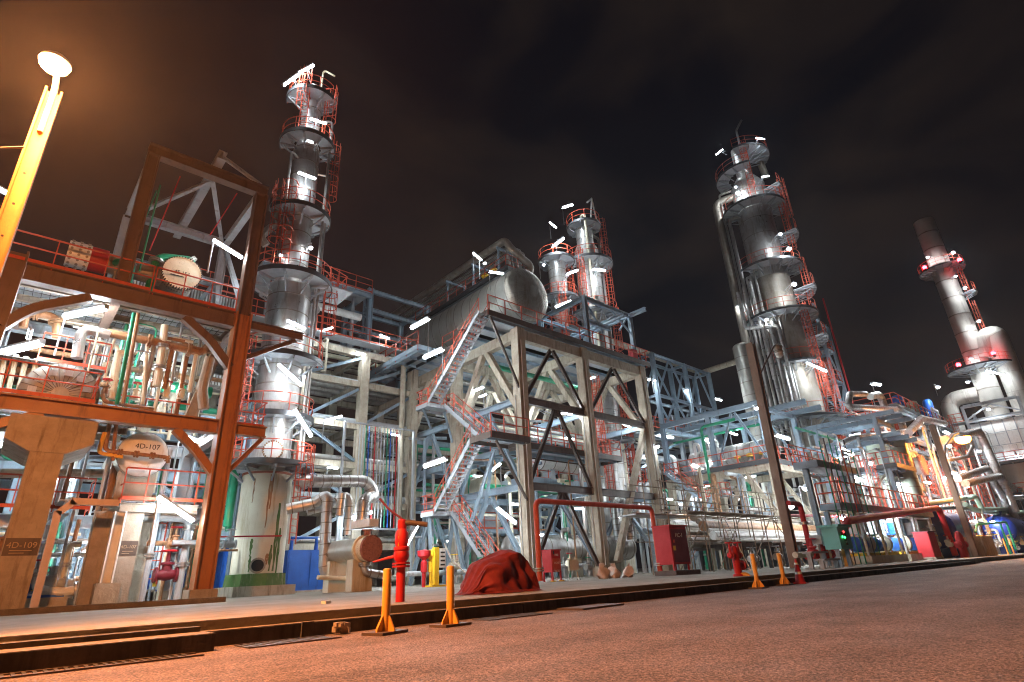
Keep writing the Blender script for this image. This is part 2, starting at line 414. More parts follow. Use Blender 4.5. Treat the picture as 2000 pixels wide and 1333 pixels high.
def pump(p, label, rz=0, m='bluem', s=1., group='pump sets on concrete plinths'):
    t = thing('pump', label, 'pump', p, group)
    ca, sa = math.cos(rz), math.sin(rz); X_ = V((ca,sa,0)); p = V(p)
    obj('plinth', M().box(p+V((0,0,.2*s)), (1.9*s,.8*s,.4*s), rz), K['conc'], t)
    obj('base_plate', M().box(p+V((0,0,.44*s)), (1.7*s,.65*s,.08*s), rz), K[m], t)
    g = M().lathe([(.1*s,-.52*s),(.24*s,-.5*s),(.26*s,-.1*s),(.26*s,.28*s),(.2*s,.34*s),(.05*s,.36*s)], p+V((0,0,.8*s))-X_*.35*s, X_, 16)
    for i in range(8): g.box(p+V((0,0,.8*s))-X_*(.75-.09*i)*s, (.03*s,.6*s,.56*s), rz)
    obj('motor', g, K[m], t)
    h = M().lathe([(.08*s,-.3*s),(.3*s,-.22*s),(.32*s,.1*s),(.18*s,.16*s),(.18*s,.3*s),(.24*s,.3*s),(.24*s,.36*s)], p+V((0,0,.8*s))+X_*.45*s, X_, 16)
    h.lathe([(.13*s,0),(.13*s,.45*s),(.2*s,.45*s),(.2*s,.5*s)], p+X_*.45*s+V((0,0,.85*s)), (0,0,1), 12)
    obj('casing', h, K['pgrey'], t)
    obj('coupling_guard', M().box(p+V((0,0,.78*s))+X_*.1*s, (.3*s,.3*s,.34*s), rz), K['yellow'], t)
    return t
def vessel_h(name, label, c, ax, r, L0, L1, m, hm=None, heads=.45, cat='vessel', band=1.2, group=None, loc=None, n=36):
    """horizontal drum with dished heads along ax from c"""
    t = thing(name, label, cat, loc or c, group); c = V(c); ax = V(ax).normalized()
    sh_ = obj('shell', M().lathe([(r,L0),(r,L1)], c, ax, n, False), K[m], t)
    for nme, s, l in (('head',-1,L0),('head',1,L1)):
        pr = [(r*math.cos(a), l+s*heads*r*math.sin(a)) for a in [PI/2*i/8 for i in range(9)]]
        obj(nme, M().lathe(pr if s > 0 else pr[::-1], c, ax, n), K[hm or m], t)
    if band:
        b = M(); d = L0
        while d <= L1+.01: b.lathe([(r-.01,-.04),(r+.012,-.035),(r+.012,.035),(r-.01,.04)], c+ax*d, ax, n, False); d += band
        inlay(sh_, b, K['dull'])
    return t
def treads(flight, p, q, w, sd, n):
    p, q = V(p), V(q)
    for i in range(n):
        c = p.lerp(q, (i+.5)/n)
        obj('tread', M().beam(c-sd*w/2, c+sd*w/2, .26, .05), K['galv'], flight)
def stair(par, p, q, w, sd, n, sm='grey', rm='rail', both=True):
    """one flight: stringers (the part), treads and handrails (sub-parts); p foot, q head, sd across"""
    p, q, sd = V(p), V(q), V(sd); g = M()
    for k in (-1, 1): g.beam(p+sd*k*(w/2+.03), q+sd*k*(w/2+.03), .05, .28)
    f = obj('stair_flight', g, K[sm], par)
    treads(f, p, q, w-.01, sd, n)
    for k in ((-1, 1) if both else (both,)):
        h = M(); a, b = p+sd*k*(w/2+.03), q+sd*k*(w/2+.03); up = V((0,0,1))
        h.tube([a+up*1.0, b+up*1.0], .03, 6); h.tube([a+up*.55, b+up*.55], .026, 6)
        m_ = max(2, round((b-a).length/1.4))
        for i in range(m_+1):
            c = a.lerp(b, i/m_); h.beam(c, c+up*1.0, .05, .04)
        obj('handrail', h, K[rm], f)
    return f
ORD = ['first','second','third','fourth','fifth','sixth','seventh','eighth','ninth','tenth','eleventh','twelfth','thirteenth','fourteenth','fifteenth','sixteenth','seventeenth','eighteenth','nineteenth','twentieth']
PZ = .32
# ------------------------------------------------------------------ ground
def road_mat():
    mt = mat('asphalt', (.19,.145,.13), (.145,.11,.1), .78, 0, .6, (.1,.08,.07), .25, streak=False, bump=.9, bscale=42, rvar=.12)
    nt = mt.node_tree; N = nt.nodes; L = nt.links; bs = N['Principled BSDF']; src = bs.inputs['Base Color'].links[0].from_socket
    ge = N.new('ShaderNodeNewGeometry')
    v = N.new('ShaderNodeTexVoronoi'); v.inputs['Scale'].default_value = 55; L.new(ge.outputs['Position'], v.inputs['Vector'])
    cr_ = N.new('ShaderNodeValToRGB'); cr_.color_ramp.elements[0].color = (.3,.3,.3,1); cr_.color_ramp.elements[1].color = (2.2,2.1,2.05,1)
    cr_.color_ramp.elements[0].position = .3; cr_.color_ramp.elements[1].position = .9
    L.new(v.outputs['Color'], cr_.inputs['Fac'])
    mx = N.new('ShaderNodeMix'); mx.data_type = 'RGBA'; mx.blend_type = 'MULTIPLY'; mx.inputs['Factor'].default_value = .75
    L.new(src, mx.inputs['A']); L.new(cr_.outputs['Color'], mx.inputs['B'])
    # long tyre-worn bands along the road
    mp = N.new('ShaderNodeMapping'); mp.inputs['Scale'].default_value = (.03,1.1,1); L.new(ge.outputs['Position'], mp.inputs['Vector'])
    n = N.new('ShaderNodeTexNoise'); n.inputs['Scale'].default_value = 1.; n.inputs['Detail'].default_value = 5; L.new(mp.outputs['Vector'], n.inputs['Vector'])
    c2 = N.new('ShaderNodeValToRGB'); c2.color_ramp.elements[0].color = (.62,.62,.64,1); c2.color_ramp.elements[1].color = (1.12,1.1,1.08,1)
    c2.color_ramp.elements[0].position = .3; c2.color_ramp.elements[1].position = .62; L.new(n.outputs['Fac'], c2.inputs['Fac'])
    m2 = N.new('ShaderNodeMix'); m2.data_type = 'RGBA'; m2.blend_type = 'MULTIPLY'; m2.inputs['Factor'].default_value = .8
    L.new(mx.outputs['Result'], m2.inputs['A']); L.new(c2.outputs['Color'], m2.inputs['B']); L.new(m2.outputs['Result'], bs.inputs['Base Color'])
    return mt
K['asphalt'] = road_mat()
K['slab'] = mat('stained_slab', (.25,.22,.175), (.17,.148,.115), .8, 0, .7, (.14,.11,.08), .35, streak=False, bump=.3, bscale=14)
K['kerb'] = mat('dirty_kerb', (.1,.085,.07), (.055,.047,.04), .85, 0, 1.6, (.03,.027,.024), .5, bump=.4, bscale=12)
K['ledge'] = mat('kerb_ledge', (.17,.135,.1), (.11,.088,.065), .85, 0, 3, (.12,.09,.06), .3, streak=False, bump=.3)
structure('road', M().add([(-400,-300,0),(900,-300,0),(900,800,0),(-400,800,0)], [(0,1,2,3)]), K['asphalt'])
g = M()
g.b2((-60,9.72,.004),(51,10.4,PZ)); g.b2((-60,10.4,.004),(200,260,PZ-.004)); g.b2((51,10.4,.004),(190,14.2,.16))
structure('pavement', g, K['slab'])
g = M()
x = -40
def kerbrun(x0, x1, y0, y1, h, l):
    g = M(); x = x0
    while x < x1-.01:
        e = min(x1, x+l); g.b2((x+.012, y0, .003), (e-.012, y1, h+rnd.uniform(-.006,.006))); x = e
    return g
g = kerbrun(2.56, 48, 9.4, 9.717, .19, 6.0); g.v += []; k2 = kerbrun(-40, 2.55, 8.78, 9.38, .2, 5.0); g.add(k2.v, k2.f)
g.b2((3.93,9.36,.003),(4.12,9.397,.21)); g.b2((-40,9.385,.003),(2.5,9.717,.27))
k3 = kerbrun(51, 190, 13.9, 14.19, .2, 4); g.add(k3.v, k3.f); k4 = kerbrun(48.3, 51, 9.9, 13.8, .2, 4); g.add(k4.v, k4.f)
structure('kerb', g, K['kerb'])
g = M(); g.b2((2.56,9.42,.192),(48,9.715,.2)); g.b2((-40,8.8,.202),(2.53,9.38,.21)); g.b2((-40,9.725,PZ+.002),(48,9.9,PZ+.008))
structure('kerb_ledge', g, K['ledge'])
g = M(); g.b2((-30,21.6,PZ),(6.4,21.95,PZ+.16)); g.b2((-30,21.95,PZ),(6.4,22.1,PZ+.1))
structure('kerb_upstand', g, K['ledge'])
# drain gratings and loose things on the road
def grate(p, q, label):
    t = thing('drain_grate', label, 'drain', (p[0], p[1], 0), 'drain gratings along the kerb')
    g = M(); g.b2((p[0],p[1],.004),(q[0],p[1]+.04,.02)); g.b2((p[0],q[1]-.04,.004),(q[0],q[1],.02))
    obj('frame', g, K['dkbrown'], t); b = M(); n = int((q[0]-p[0])/.09)
    for i in range(n): b.b2((p[0]+.09*i,p[1]+.04,.004),(p[0]+.09*i+.035,q[1]-.04,.017))
    obj('bars', b, K['dark'], t)
grate((2.9,8.55),(4.2,9.15), 'steel bar drain grate beside the end of the projecting kerb')
grate((-3.0,8.3),(2.3,8.7), 'long slotted drain channel along the projecting kerb')
grate((7.0,8.6),(8.6,9.1), 'dark drain grate in the road right of the two bollards')
single('steel_plate', M().box((10.2,9.0,.02),(1.5,.7,.03),.08), K['dkbrown'], 'brown steel cover plate lying on the road below the red tarpaulin', 'plate')
g = M()
for i in range(9): g.box((4.45+rnd.uniform(-.05,.14),9.2+rnd.uniform(-.06,.06),.05+.012*i),(rnd.uniform(.08,.22),rnd.uniform(.06,.14),rnd.uniform(.04,.1)),rnd.uniform(0,3))
single('rubble', g, K['conc2'], 'small heap of broken concrete by the left bollard', 'rubble')
g = M().box((9.5,12.5,PZ+.03),(.16,.1,.06),.5); g.box((9.62,12.55,PZ+.02),(.1,.12,.03),1.1)
single('litter', M().box((6.05,13.2,PZ+.03),(.2,.12,.06),.5), K['white'], 'crumpled scrap of litter on the concrete apron', 'litter')
# ------------------------------------------------------------------ bollards
def bollard(p, label, h=.95, rot=0):
    t = thing('bollard', label, 'bollard', (p[0],p[1],0), 'yellow steel bollards along the kerb')
    obj('post', M().lathe([(.067,.03),(.067,h-.03),(.055,h-.006),(.02,h)], (p[0],p[1],0), n=16), K['ylw'], t)
    obj('base_plate', M().box((p[0],p[1],.022),(.56,.42,.036),rot), K['dkbrown'], t)
    for k in range(4):
        a = rot+k*PI/2; c, s_ = math.cos(a), math.sin(a); g = M(); n_ = V((-s_,c,0))*.012
        q = [V((p[0]+c*.07,p[1]+s_*.07,.04)),V((p[0]+c*.19,p[1]+s_*.19,.04)),V((p[0]+c*.18,p[1]+s_*.18,.08)),V((p[0]+c*.07,p[1]+s_*.07,.26))]
        g.add([v-n_ for v in q]+[v+n_ for v in q], [(3,2,1,0),(4,5,6,7),(0,1,5,4),(1,2,6,5),(2,3,7,6),(3,0,4,7)])
        obj('gusset', g, K['ylw'], t)
    return t
bollard((4.83,8.42), 'yellow bollard standing before the red fire monitor, rubble at its foot', .92, .3)
bollard((6.08,8.48), 'yellow bollard left of the red tarpaulin, by the road plate', .93, .1)
bollard((18.05,9.1), 'yellow bollard right in front of the twin valved red hydrant', 1.0, .1)
bollard((20.2,9.25), 'yellow bollard beside the orange traffic cone', 1.0, .1)
for px, l in ((1960,'thin yellow bollard far along the road, the left of the far pair'), (1972,'thin yellow bollard far along the road, the right of the far pair')):
    p = P(px+13, 1093, Y=12.8); bollard((p.x, 12.8), l, 1.9, .1)
# traffic cone
t = thing('traffic_cone', 'orange traffic cone with white bands on the road beside a bollard', 'cone', (21.3,9.2,0))
c = (21.3,9.2,0)
obj('base', M().box((c[0],c[1],.02),(.42,.42,.035),.2), K['red'], t)
obj('cone', M().lathe([(.17,.037),(.15,.1),(.035,.76),(.03,.78)], c, n=18), K['red'], t)
for z0, z1 in ((.3,.38),(.6,.67)):
    f = lambda z: .15-(z-.1)*.115/.66+.004
    obj('band', M().lathe([(f(z0),z0),(f(z1),z1)], c, n=18, caps=False), K['white'], t)
# ------------------------------------------------------------------ street lamps
def street_lamp(base, top, w, label, head, lit=True, armv=V((.4,-1.2,.2)), hs=1., cable=True):
    t = thing('street_lamp', label, 'street lamp', base, 'steel post street lamps along the road')
    b, q = V(base), V(top)
    g = M().ib(b, q, w, w*.9, w*.12)
    obj('post', g, K['pole'] if lit and w > .2 else K['brown'], t)
    if w > .2:
        h = M()
        z = 3.
        while z < q.z-1.6: h.lathe([(.018,0),(.018,.01)], b+V((0,-w*.5,z)), (0,-1,0), 8); z += .55
        obj('bolt_holes', h, K['black'], t)
    e = q+armv
    obj('arm', M().tube(fil([q-V((0,0,.8)), q+V((0,0,.15)), e], .5), .045, 8), K['grey'], t)
    d = armv.normalized()
    obj('lamp_head', M().lathe([(.05,.22),(.16*hs,.25),(.33*hs,.36),(.35*hs,.41)], e+V((0,0,.25)), V((0,0,-1)), 18), K['grey'], t)
    obj('lamp_bowl', M().lathe([(.33*hs,0),(.31*hs,.06),(.22*hs,.12),(.02,.15)], e+V((0,0,-.17)), V((0,0,-1)), 18), K['sodium'] if lit else K['white'], t)
    if cable:
        obj('cable', M().tube(fil([q+V((-.1,-.2,-1.3)), q+V((-.75,-.2,-1.7)), q+V((-.72,-.2,-2.0)), q+V((-.2,-.2,-2.35))], .2), .018, 6), K['dkbrown'], t)
    return t, e
LPY = 9.9
bx = P(58, 315, Y=LPY)
tp = P(104, 178, Y=LPY)
# near post: its lamp bowl hangs over the kerb
e_ = P(106, 128, Y=9.55)
t1, e1 = street_lamp((bx.x,LPY,PZ), (bx.x,LPY,tp.z-.05), .25, 'tall ochre steel post with a glowing orange sodium lamp, nearest the camera', None, True, e_+V((0,0,.2))-V((bx.x,LPY,tp.z-.05)), .62)
b2 = P(1555, 1112, Y=16.2); t2_ = P(1465, 672, Y=16.2)
tt = thing('street_lamp', 'tall bare brown steel post with an unlit lamp, before the right column', 'street lamp', (b2.x,16.2,PZ), 'steel post street lamps along the road')
obj('post', M().ib((b2.x,16.2,PZ), (t2_.x,16.2,t2_.z), .5, .46, .05), K['tan'], tt)
a_ = P(1480, 745, Y=16.2); e_ = P(1520, 685, Y=15.4)
obj('arm', M().tube(fil([a_, P(1490,720,Y=16.0), P(1512,676,Y=15.4), e_+V((0,0,.5))], .5), .05, 8), K['brown'], tt)
obj('lamp_head', M().lathe([(.08,-.15),(.32,.0),(.36,.1),(.28,.35),(.34,.45),(.3,.55)], e_+V((0,0,.35)), (0,0,-1), 16), K['dull'], tt)
obj('lamp_bowl', M().lathe([(.27,.0),(.25,.25),(.1,.4),(.02,.42)], e_+V((0,0,-.18)), (0,0,-1), 16), K['white'], tt)
b3 = P(1903, 1077, Y=12.6); q3 = P(1818, 830, Y=12.6); l3 = P(1880, 857, Y=12.0)
tt = thing('street_lamp', 'far steel post street lamp with a lit orange lamp beside the silver pipes', 'street lamp', (b3.x,12.6,PZ), 'steel post street lamps along the road')
obj('post', M().ib((b3.x,12.6,.1), (b3.x,12.6,q3.z), .45, .45, .05), K['tan'], tt)
obj('arm', M().tube(fil([V((b3.x,12.6,q3.z-3.5)), P(1846,872,Y=12.4), P(1862,850,Y=12.0), l3+V((-.3,0,.6))], .8), .09, 8), K['grey'], tt)
obj('lamp_head', M().lathe([(.2,-.2),(.7,.2),(.75,.4)], l3+V((0,0,.5)), (0,0,-1), 16), K['grey'], tt)
obj('lamp_bowl', M().lathe([(.7,0),(.68,.3),(.45,.55),(.05,.65)], l3+V((0,0,.1)), (0,0,-1), 16), K['sodium2'], tt)
single('lamp_plinth', M().b2((b3.x+.6,11.9,.16),(b3.x+5.2,13.3,2.0)), K['conc'], 'square ochre lit concrete block at the foot of the far lamp post', 'concrete block')
# ------------------------------------------------------------------ fire monitor
mp = P(781, 1183, z=PZ); mp = V((6.75, 11.2, PZ)); _q = P(781,1186,Y=11.2); mp.x = _q.x
t = thing('fire_monitor', 'tall red fire monitor on a standpipe with levers, on the apron', 'fire monitor', mp)
zt = P(779,1020,Y=11.2).z; H_ = zt-PZ
obj('standpipe', M().lathe([(.095,0),(.095,H_*.42)], mp, n=16), K['red'], t)
obj('flange', M().lathe([(.1,0),(.19,0),(.19,.035),(.1,.036),(.1,.06),(.19,.06),(.19,.095),(.1,.096)], mp+V((0,0,H_*.42)), n=18), K['red'], t)
z0 = H_*.42+.1
obj('valve_body', M().lathe([(.1,0),(.15,.06),(.17,.14),(.15,.22),(.17,.25),(.17,.3),(.13,.32),(.15,.42),(.14,.58),(.09,.68),(.1,.72),(.1,.85),(.06,.88)], mp+V((0,0,z0)), n=16), K['red'], t)
R_ = V((cr.x,cr.y,0)).normalized()
obj('lever', M().tube([mp+V((0,0,z0+.14)), mp-R_*.28+V((0,0,z0+.1)), mp-R_*.6+V((0,0,z0+.03))], [.04,.03,.018], 8), K['red'], t)
obj('nozzle', M().tube([mp+V((0,0,z0+.8)), mp+R_*.18+V((0,0,z0+.8)), mp+R_*.55+V((0,0,z0+.74))], [.075,.06,.05], 10), K['dkbrown'], t)
obj('tiller_bar', M().tube([mp+R_*.05+V((0,0,z0+.84)), mp-R_*.3+V((0,0,z0+1.1)), mp-R_*.52+V((0,0,z0+1.34))], .022, 6), K['maroon'], t)
obj('tag_plate', M().box(mp-R_*.1+V((0,-.13,z0+.42)), (.1,.02,.2), 0), K['yellow'], t)
# ------------------------------------------------------------------ tarpaulin heap
def tarpaulin():
    Yc = 12.3; D = .62
    xL, xR = P(932,1164,Y=11.6).x, P(1050,1156,Y=11.55).x; W = xR-xL
    H_ = P(1018,1076,Y=Yc).z-PZ
    hp_ = [(0,.015),(.08,.05),(.16,.2),(.24,.46),(.3,.66),(.36,.75),(.5,.83),(.64,.92),(.76,1.0),(.84,1.0),(.9,.95),(.95,.86),(1,.7)]
    cs = [(-1.3,0),(-1.12,.06),(-1.04,.25),(-.98,.5),(-.93,.72),(-.84,.9),(-.6,.98),(-.2,1.0),(.2,1.0),(.6,.98),(.84,.9),(.95,.7),(1.05,.3),(1.3,0)]
    def lerp(t, x):
        for a, b in zip(t[:-1], t[1:]):
            if x <= b[0]: k = (x-a[0])/max(1e-6,b[0]-a[0]); return a[1]+(b[1]-a[1])*k
        return t[-1][1]
    nx, nw = 96, 78; g = M(); n = len(cs)-1
    for i in range(nx+7):
        e = max(0, i-nx)/6; u = min(1, i/nx)
        h = H_*lerp(hp_, u)*(1-e**1.6*.99); wd = D*(.35+.65*min(1,u*2.6))
        for j in range(nw+1):
            q = j/nw*n; k = min(n-1, int(q)); f = q-k
            cy = cs[k][0]+(cs[k+1][0]-cs[k][0])*f; cz = cs[k][1]+(cs[k+1][1]-cs[k][1])*f
            low = (1-cz)**.7; s_ = u*W
            fold = (abs(math.sin(s_*4.2+math.sin(s_*2.3)*1.4+(.8 if cy > 0 else 0)))-.5)*.17*low + .035*math.sin(s_*11+cz*5)*low + .03*math.sin(s_*5-cz*9+cy*4) + .02*math.sin(s_*17+cy*13)
            diag = .035*math.sin((s_*2.2+cz*H_*3.1)*3.2)
            y = Yc+cy*wd+(fold+diag)*(-1 if cy < 0 else 1)*(1 if abs(cy) > .5 else .2)
            x = xL+s_+e*.1*(1+1.2*(1-cz))+.05*math.sin(j*.9+i*.15)*(1 if u in (0,1) else .3)
            z = PZ+max(.006, h*cz-(.035*math.sin(s_*7+cy*6) if cz > .85 else 0)*min(1,u*3))
            g.v.append((x,y,z))
    for i in range(nx+6):
        for j in range(nw):
            a = i*(nw+1)+j; g.f.append((a,a+nw+1,a+nw+2,a+1))
    single('tarpaulin', g, K['tarp'], 'dark red tarpaulin draped over a hidden machine on the apron', 'tarpaulin', (xL+W/2,Yc,PZ), smooth=50)
tarpaulin()
# ------------------------------------------------------------------ red cabinets
def red_cabinet():
    p = P(1285, 1125, Y=17.5); w1 = P(1345,1100,Y=17.5).x; x0 = P(1316,1100,Y=17.5).x
    zb, zt = P(1316,1103,Y=17.5).z, P(1307,1028,Y=17.5).z; x1 = P(1349,1100,Y=17.5).x; d = P(1284,1100,X=x0).y-17.5
    t = thing('red_cabinet', 'large red steel cabinet standing on legs beside the bent red pipe', 'cabinet', (x0+1,18.5,PZ))
    obj('body', M().b2((x0,17.5,zb),(x1,17.5+d,zt)), K['red'], t)
    obj('door', M().b2((x0+.08,17.46,zb+.1),(x1-.08,17.497,zt-.15)), K['maroon'], t)
    obj('roof', M().b2((x0-.06,17.42,zt+.002),(x1+.06,17.5+d+.06,zt+.07)), K['red'], t)
    obj('plinth', M().b2((x0-.2,17.3,PZ),(x1+.5,17.5+d+.1,PZ+.22)), K['dkbrown'], t)
    for a in (x0+.08, x1-.14):
        for b in (17.55, 17.35+d): obj('leg', M().b2((a,b,PZ+.22),(a+.08,b+.08,zb)), K['red'], t)
    obj('handle', M().b2((x0+.16,17.42,zb+(zt-zb)*.56),(x0+.28,17.459,zb+(zt-zb)*.64)), K['rail'], t)
    obj('warning_label', M().b2((x0+.1,17.44,zb+(zt-zb)*.36),(x0+.3,17.459,zb+(zt-zb)*.48)), K['yellow'], t)
    text(t, 'HC-1', (x0+.75,17.452,zt-.45), .3, K['lite'], (1,0,0), (0,0,1))
red_cabinet()
t = thing('fire_hose_box', 'slim red hose cabinet on four legs right of the tarpaulin', 'cabinet', (22.6,22.9,PZ))
c = P(1087,1142,Y=20.5); x0 = P(1079,1120,Y=20.5).x; z0, z1 = P(1085,1118,Y=20.5).z, P(1083,1076,Y=20.5).z
t.location = (x0,20.5,PZ)
obj('body', M().b2((x0,20.5,z0),(x0+.62,21.15,z1)), K['red'], t)
obj('door', M().b2((x0+.04,20.46,z0+.05),(x0+.58,20.497,z1-.35)), K['rail'], t)
obj('top', M().b2((x0-.03,20.45,z1+.002),(x0+.65,21.18,z1+.06)), K['red'], t)
obj('handle', M().b2((x0+.08,20.42,z0+.8),(x0+.13,20.459,z0+.95)), K['black'], t)
for k, s_ in enumerate(('FIRE','HOSE','BOX','No. 4')): text(t, s_, (x0+.31,20.452,z1-.2-.36*k), .14, K['lite'], (1,0,0), (0,0,1))
for a in (x0+.0, x0+.55):
    for b in (20.5, 21.08): obj('leg', M().b2((a,b,PZ),(a+.07,b+.07,z0)), K['red'], t)
for b in (0,.55): obj('foot', M().b2((x0-.06+b,20.4,PZ),(x0+.14+b,20.6,PZ+.05)), K['yellow'], t)
# grey instrument stand beside it
x0 = P(1112,1110,Y=21.2).x; z0, z1 = P(1115,1115,Y=21.2).z, P(1112,1094,Y=21.2).z
t = thing('instrument_board', 'pale blank instrument board on thin splayed legs beside the hose cabinet', 'stand', (x0,21.2,PZ))
obj('panel', M().b2((x0,21.2,z0),(x0+.75,21.3,z1)), K['cream'], t)
for a, b in ((.08,-.1),(.67,.85),(.3,.2),(.45,.6)): obj('leg', M().tube([(x0+a,21.25,z0),(x0+b,21.15+.2*(a*10%2),PZ)], .025, 6), K['pipe'], t)
# sand bags
for i, (px, py, sx) in enumerate(((1186,1128,.3),(1199,1130,.34),(1221,1128,.3))):
    p = P(px, py+3, Y=20.0); g = M(); n = 14; rr = random.Random(20+i)
    pr = [(.05,0),(sx*.9,.01),(sx*1.05,.1),(sx*.95,.24),(sx*.6,.36),(sx*.2,.42),(sx*.36,.52),(.04,.5)]
    g.lathe(pr, (p.x,20,PZ), n=n); g.v = [(x+.07*math.sin(z*14+y*13+i)+(.5*(i-1))*z, y+.08*math.sin(x*15+z*9), z*(1+.25*math.sin(x*9+y*11))) for x, y, z in g.v]
    g.v = [(x+rr.uniform(-.03,.03),y+rr.uniform(-.03,.03),z+rr.uniform(-.02,.03)) for x,y,z in g.v]
    single('sandbag', g, K['sack'], ('white sandbag slumped leftmost by the foot of the concrete column','white sandbag in the middle of the three, its neck tied','white sandbag rightmost, standing apart near the scaffold')[i], 'sack', (p.x,20,PZ), 'white sandbags by the column', smooth=70)
# hydrant with two valves
hx = P(1445,1135,Y=10.8).x
t = thing('hydrant', 'red twin valve hydrant with handwheels on the pavement behind a bollard', 'hydrant', (hx,10.8,PZ))
c = V((hx,10.8,PZ)); hh = P(1428,1066,Y=10.8).z-PZ
obj('barrel', M().lathe([(.2,0),(.2,.06),(.13,.08),(.13,hh*.7),(.13,hh*.88),(.1,hh*.97),(.03,hh)], c, n=16), K['red'], t)
obj('base_elbow', M().tube(fil([c+V((0,0,.04)), c+V((.0,-.3,.05)), c+V((.05,-.5,-.2))], .15), .075, 10), K['ylw'], t)
for s_ in (-1,1):
    d = V((s_,0,0)); z = V((0,0,hh*.68))
    g = M().lathe([(.07,.1),(.07,.22),(.12,.23),(.12,.3),(.09,.31),(.09,.4),(.03,.42)], c+z, d, 12); g.lathe([(.05,0),(.035,.3),(.03,.42)], c+z+d*.3, (0,0,1), 10)
    o = obj('outlet_valve', g, K['red'], t)
    w = c+z+d*.3+V((0,0,.42)); k = M(); k.tube([w+V((math.cos(i*PI/6),math.sin(i*PI/6),0))*.13 for i in range(13)], .022, 6); k.beam(w-V((.13,0,0)),w+V((.13,0,0)),.02); obj('handwheel', k, K['red'], o)
g = M().lathe([(.1,.08),(.1,.3),(.17,.31),(.17,.4),(.06,.42)], c+V((0,0,hh*.35)), (1,0,0), 14); obj('outlet_cap', g, K['red'], t)
# bent red fire water pipes
q = [P(1045,1125,Y=18.5), P(1043,1003,Y=18.5), P(1268,972,Y=18.5), P(1297,1112,Y=18.5)]
for i in (0,3): q[i].z = PZ+.1
q[1].x = q[0].x; q[2].x = q[3].x; q[2].z = q[1].z = (q[1].z+q[2].z)/2
q[1].x = P(1047,1003,Y=18.5).x; q[0].x = q[1].x
_x = P(1272,990,Y=18.5).x; q[2].x = _x; q[3].x = _x
pipe(q, .12, 'rail', 'red fire water pipe bent over the ground from the tarpaulin to the red cabinet', bend=.35, flanges=(.03,.97))
q = [P(1640,1040,Y=14), P(1648,1020,Y=14), P(1835,992,Y=14), P(1862,1085,Y=14)]
# ------------------------------------------------------------------ left steel frame
YF = 23.2
t = LF = thing('steel_structure', 'tall brown and ochre steel frame at the far left carrying exchangers on three levels', 'steel structure', (2.3,26,PZ))
XR, XL, XM = 6.0, -1.35, 1.68
def colm(x, y, z0, z1, w, m, par, foot=True):
    o = obj('column', M().ib((x,y,z0+.4 if foot else z0),(x,y,z1),w,w,w*.11), K[m], par)
    if foot: obj('footing', M().b2((x-w*.72,y-w*.72,PZ),(x+w*.72,y+w*.72,PZ+.42)), K['conc2'], o)
    return o
colm(XR, YF, PZ, 11.3, .62, 'orange', t); obj('column', M().ib((XR,YF,11.3),(XR,YF,17.35),.5,.5,.06), K['brown'], t)
colm(XL, YF, PZ, 11.6, .62, 'brown', t)
obj('column', M().ib((XM,YF,11.45),(XM,YF,17.35),.5,.46,.06), K['brown'], t)
YB = 28.6
for x in (XL, XM, XR): colm(x, YB, PZ, 11.0, .5, 'grey' if x != XM else 'brown', t)
for x in (XM, XR): obj('column', M().ib((x,YB,11.0),(x,YB,17.3),.4,.4,.05), K['grey'], t)
B = lambda nme, p, q, w, h, m='brown': obj(nme, M().ib(p, q, w, h), K[m], t)
B('beam', (XL+.32,YF,10.95), (XR-.32,YF,10.95), .42, .66)
B('beam', (XL+.32,YF,6.45), (XR-.32,YF,6.45), .42, .52, 'orange'); B('beam', (XR+.32,YF,6.45), (7.5,YF,6.45), .36, .42, 'orange')
B('beam', (XM-.23,YF,17.35+.25), (XR+.25,YF,17.6), .42, .5)
B('beam', (XR+.32,YF,10.9), (8.6,YF,10.9), .3, .36); 
for z, m_ in ((10.95,'brown'),(6.45,'brown'),(3.4,'grey')):
    B('beam', (XL+.25,YB,z), (XR-.25,YB,z), .35, .5, 'grey')
    for x in (XL, XM, XR): B('beam', (x,YF+.33,z-.01), (x,YB-.26,z-.01), .32, .46, m_)
for x in (XM, XR): B('beam', (x,YF+.27,17.5), (x,YB-.22,17.5), .3, .4, 'grey')
B('beam', (XM+.2,YB,17.5), (XR-.2,YB,17.5), .3, .4, 'grey'); B('beam', (XM+.2,YB,15.1), (XR-.2,YB,15.1), .3, .34, 'grey'); B('beam', (XM+.2,YB,13.6), (XR-.2,YB,13.6), .24, .28, 'grey')
br = lambda p, q, w=.22, m='grey': obj('brace', M().ib(p, q, w, w*.9, .03), K[m], t)
hp = P(430,322,Y=22.5); 
obj('hoist_beam', M().ib((hp.x,22.3,18.05), (hp.x,YB+1.5,18.05), .34, .42, .05), K['grey'], t)
br((hp.x,YF+.3,17.45), (XR-.2,YB-.2,17.45), .16); br((XM+.2,YB-.2,17.45), (hp.x,YF+.3,17.45), .16); br((hp.x,22.6,18.2),(XR-.1,YF-.1,17.87),.14)
br((XR,YF+.5,12.0), (XR,YB-.4,16.9), .2); br((XR-.2,YB,15.0), (hp.x+.2,YB,11.4), .22); br((XM+.2,YB,15.0), (hp.x-.2,YB,11.4), .22); br((XR-.25,YF+2.6,11.3),(XR-.05,YB-.2,14.8),.18)
br((hp.x-.6,YB+.12,14.9),(hp.x+1.6,YB+.12,11.5),.16)
def knee(p, q, c, w, m):
    pts = fil([p, c, q], 2.2, 8); g = M()
    for a, b in zip(pts[:-1], pts[1:]): g.beam(a, b, .3, w)
    obj('knee_brace', g, K[m], t)
knee(V((XL+.2,YF,8.9)), V((.9,YF,10.55)), V((-.6,YF,9.7)), .3, 'brown'); knee(V((XR-.2,YF,8.9)), V((3.9,YF,10.6)), V((4.9,YF,9.9)), .3, 'brown')
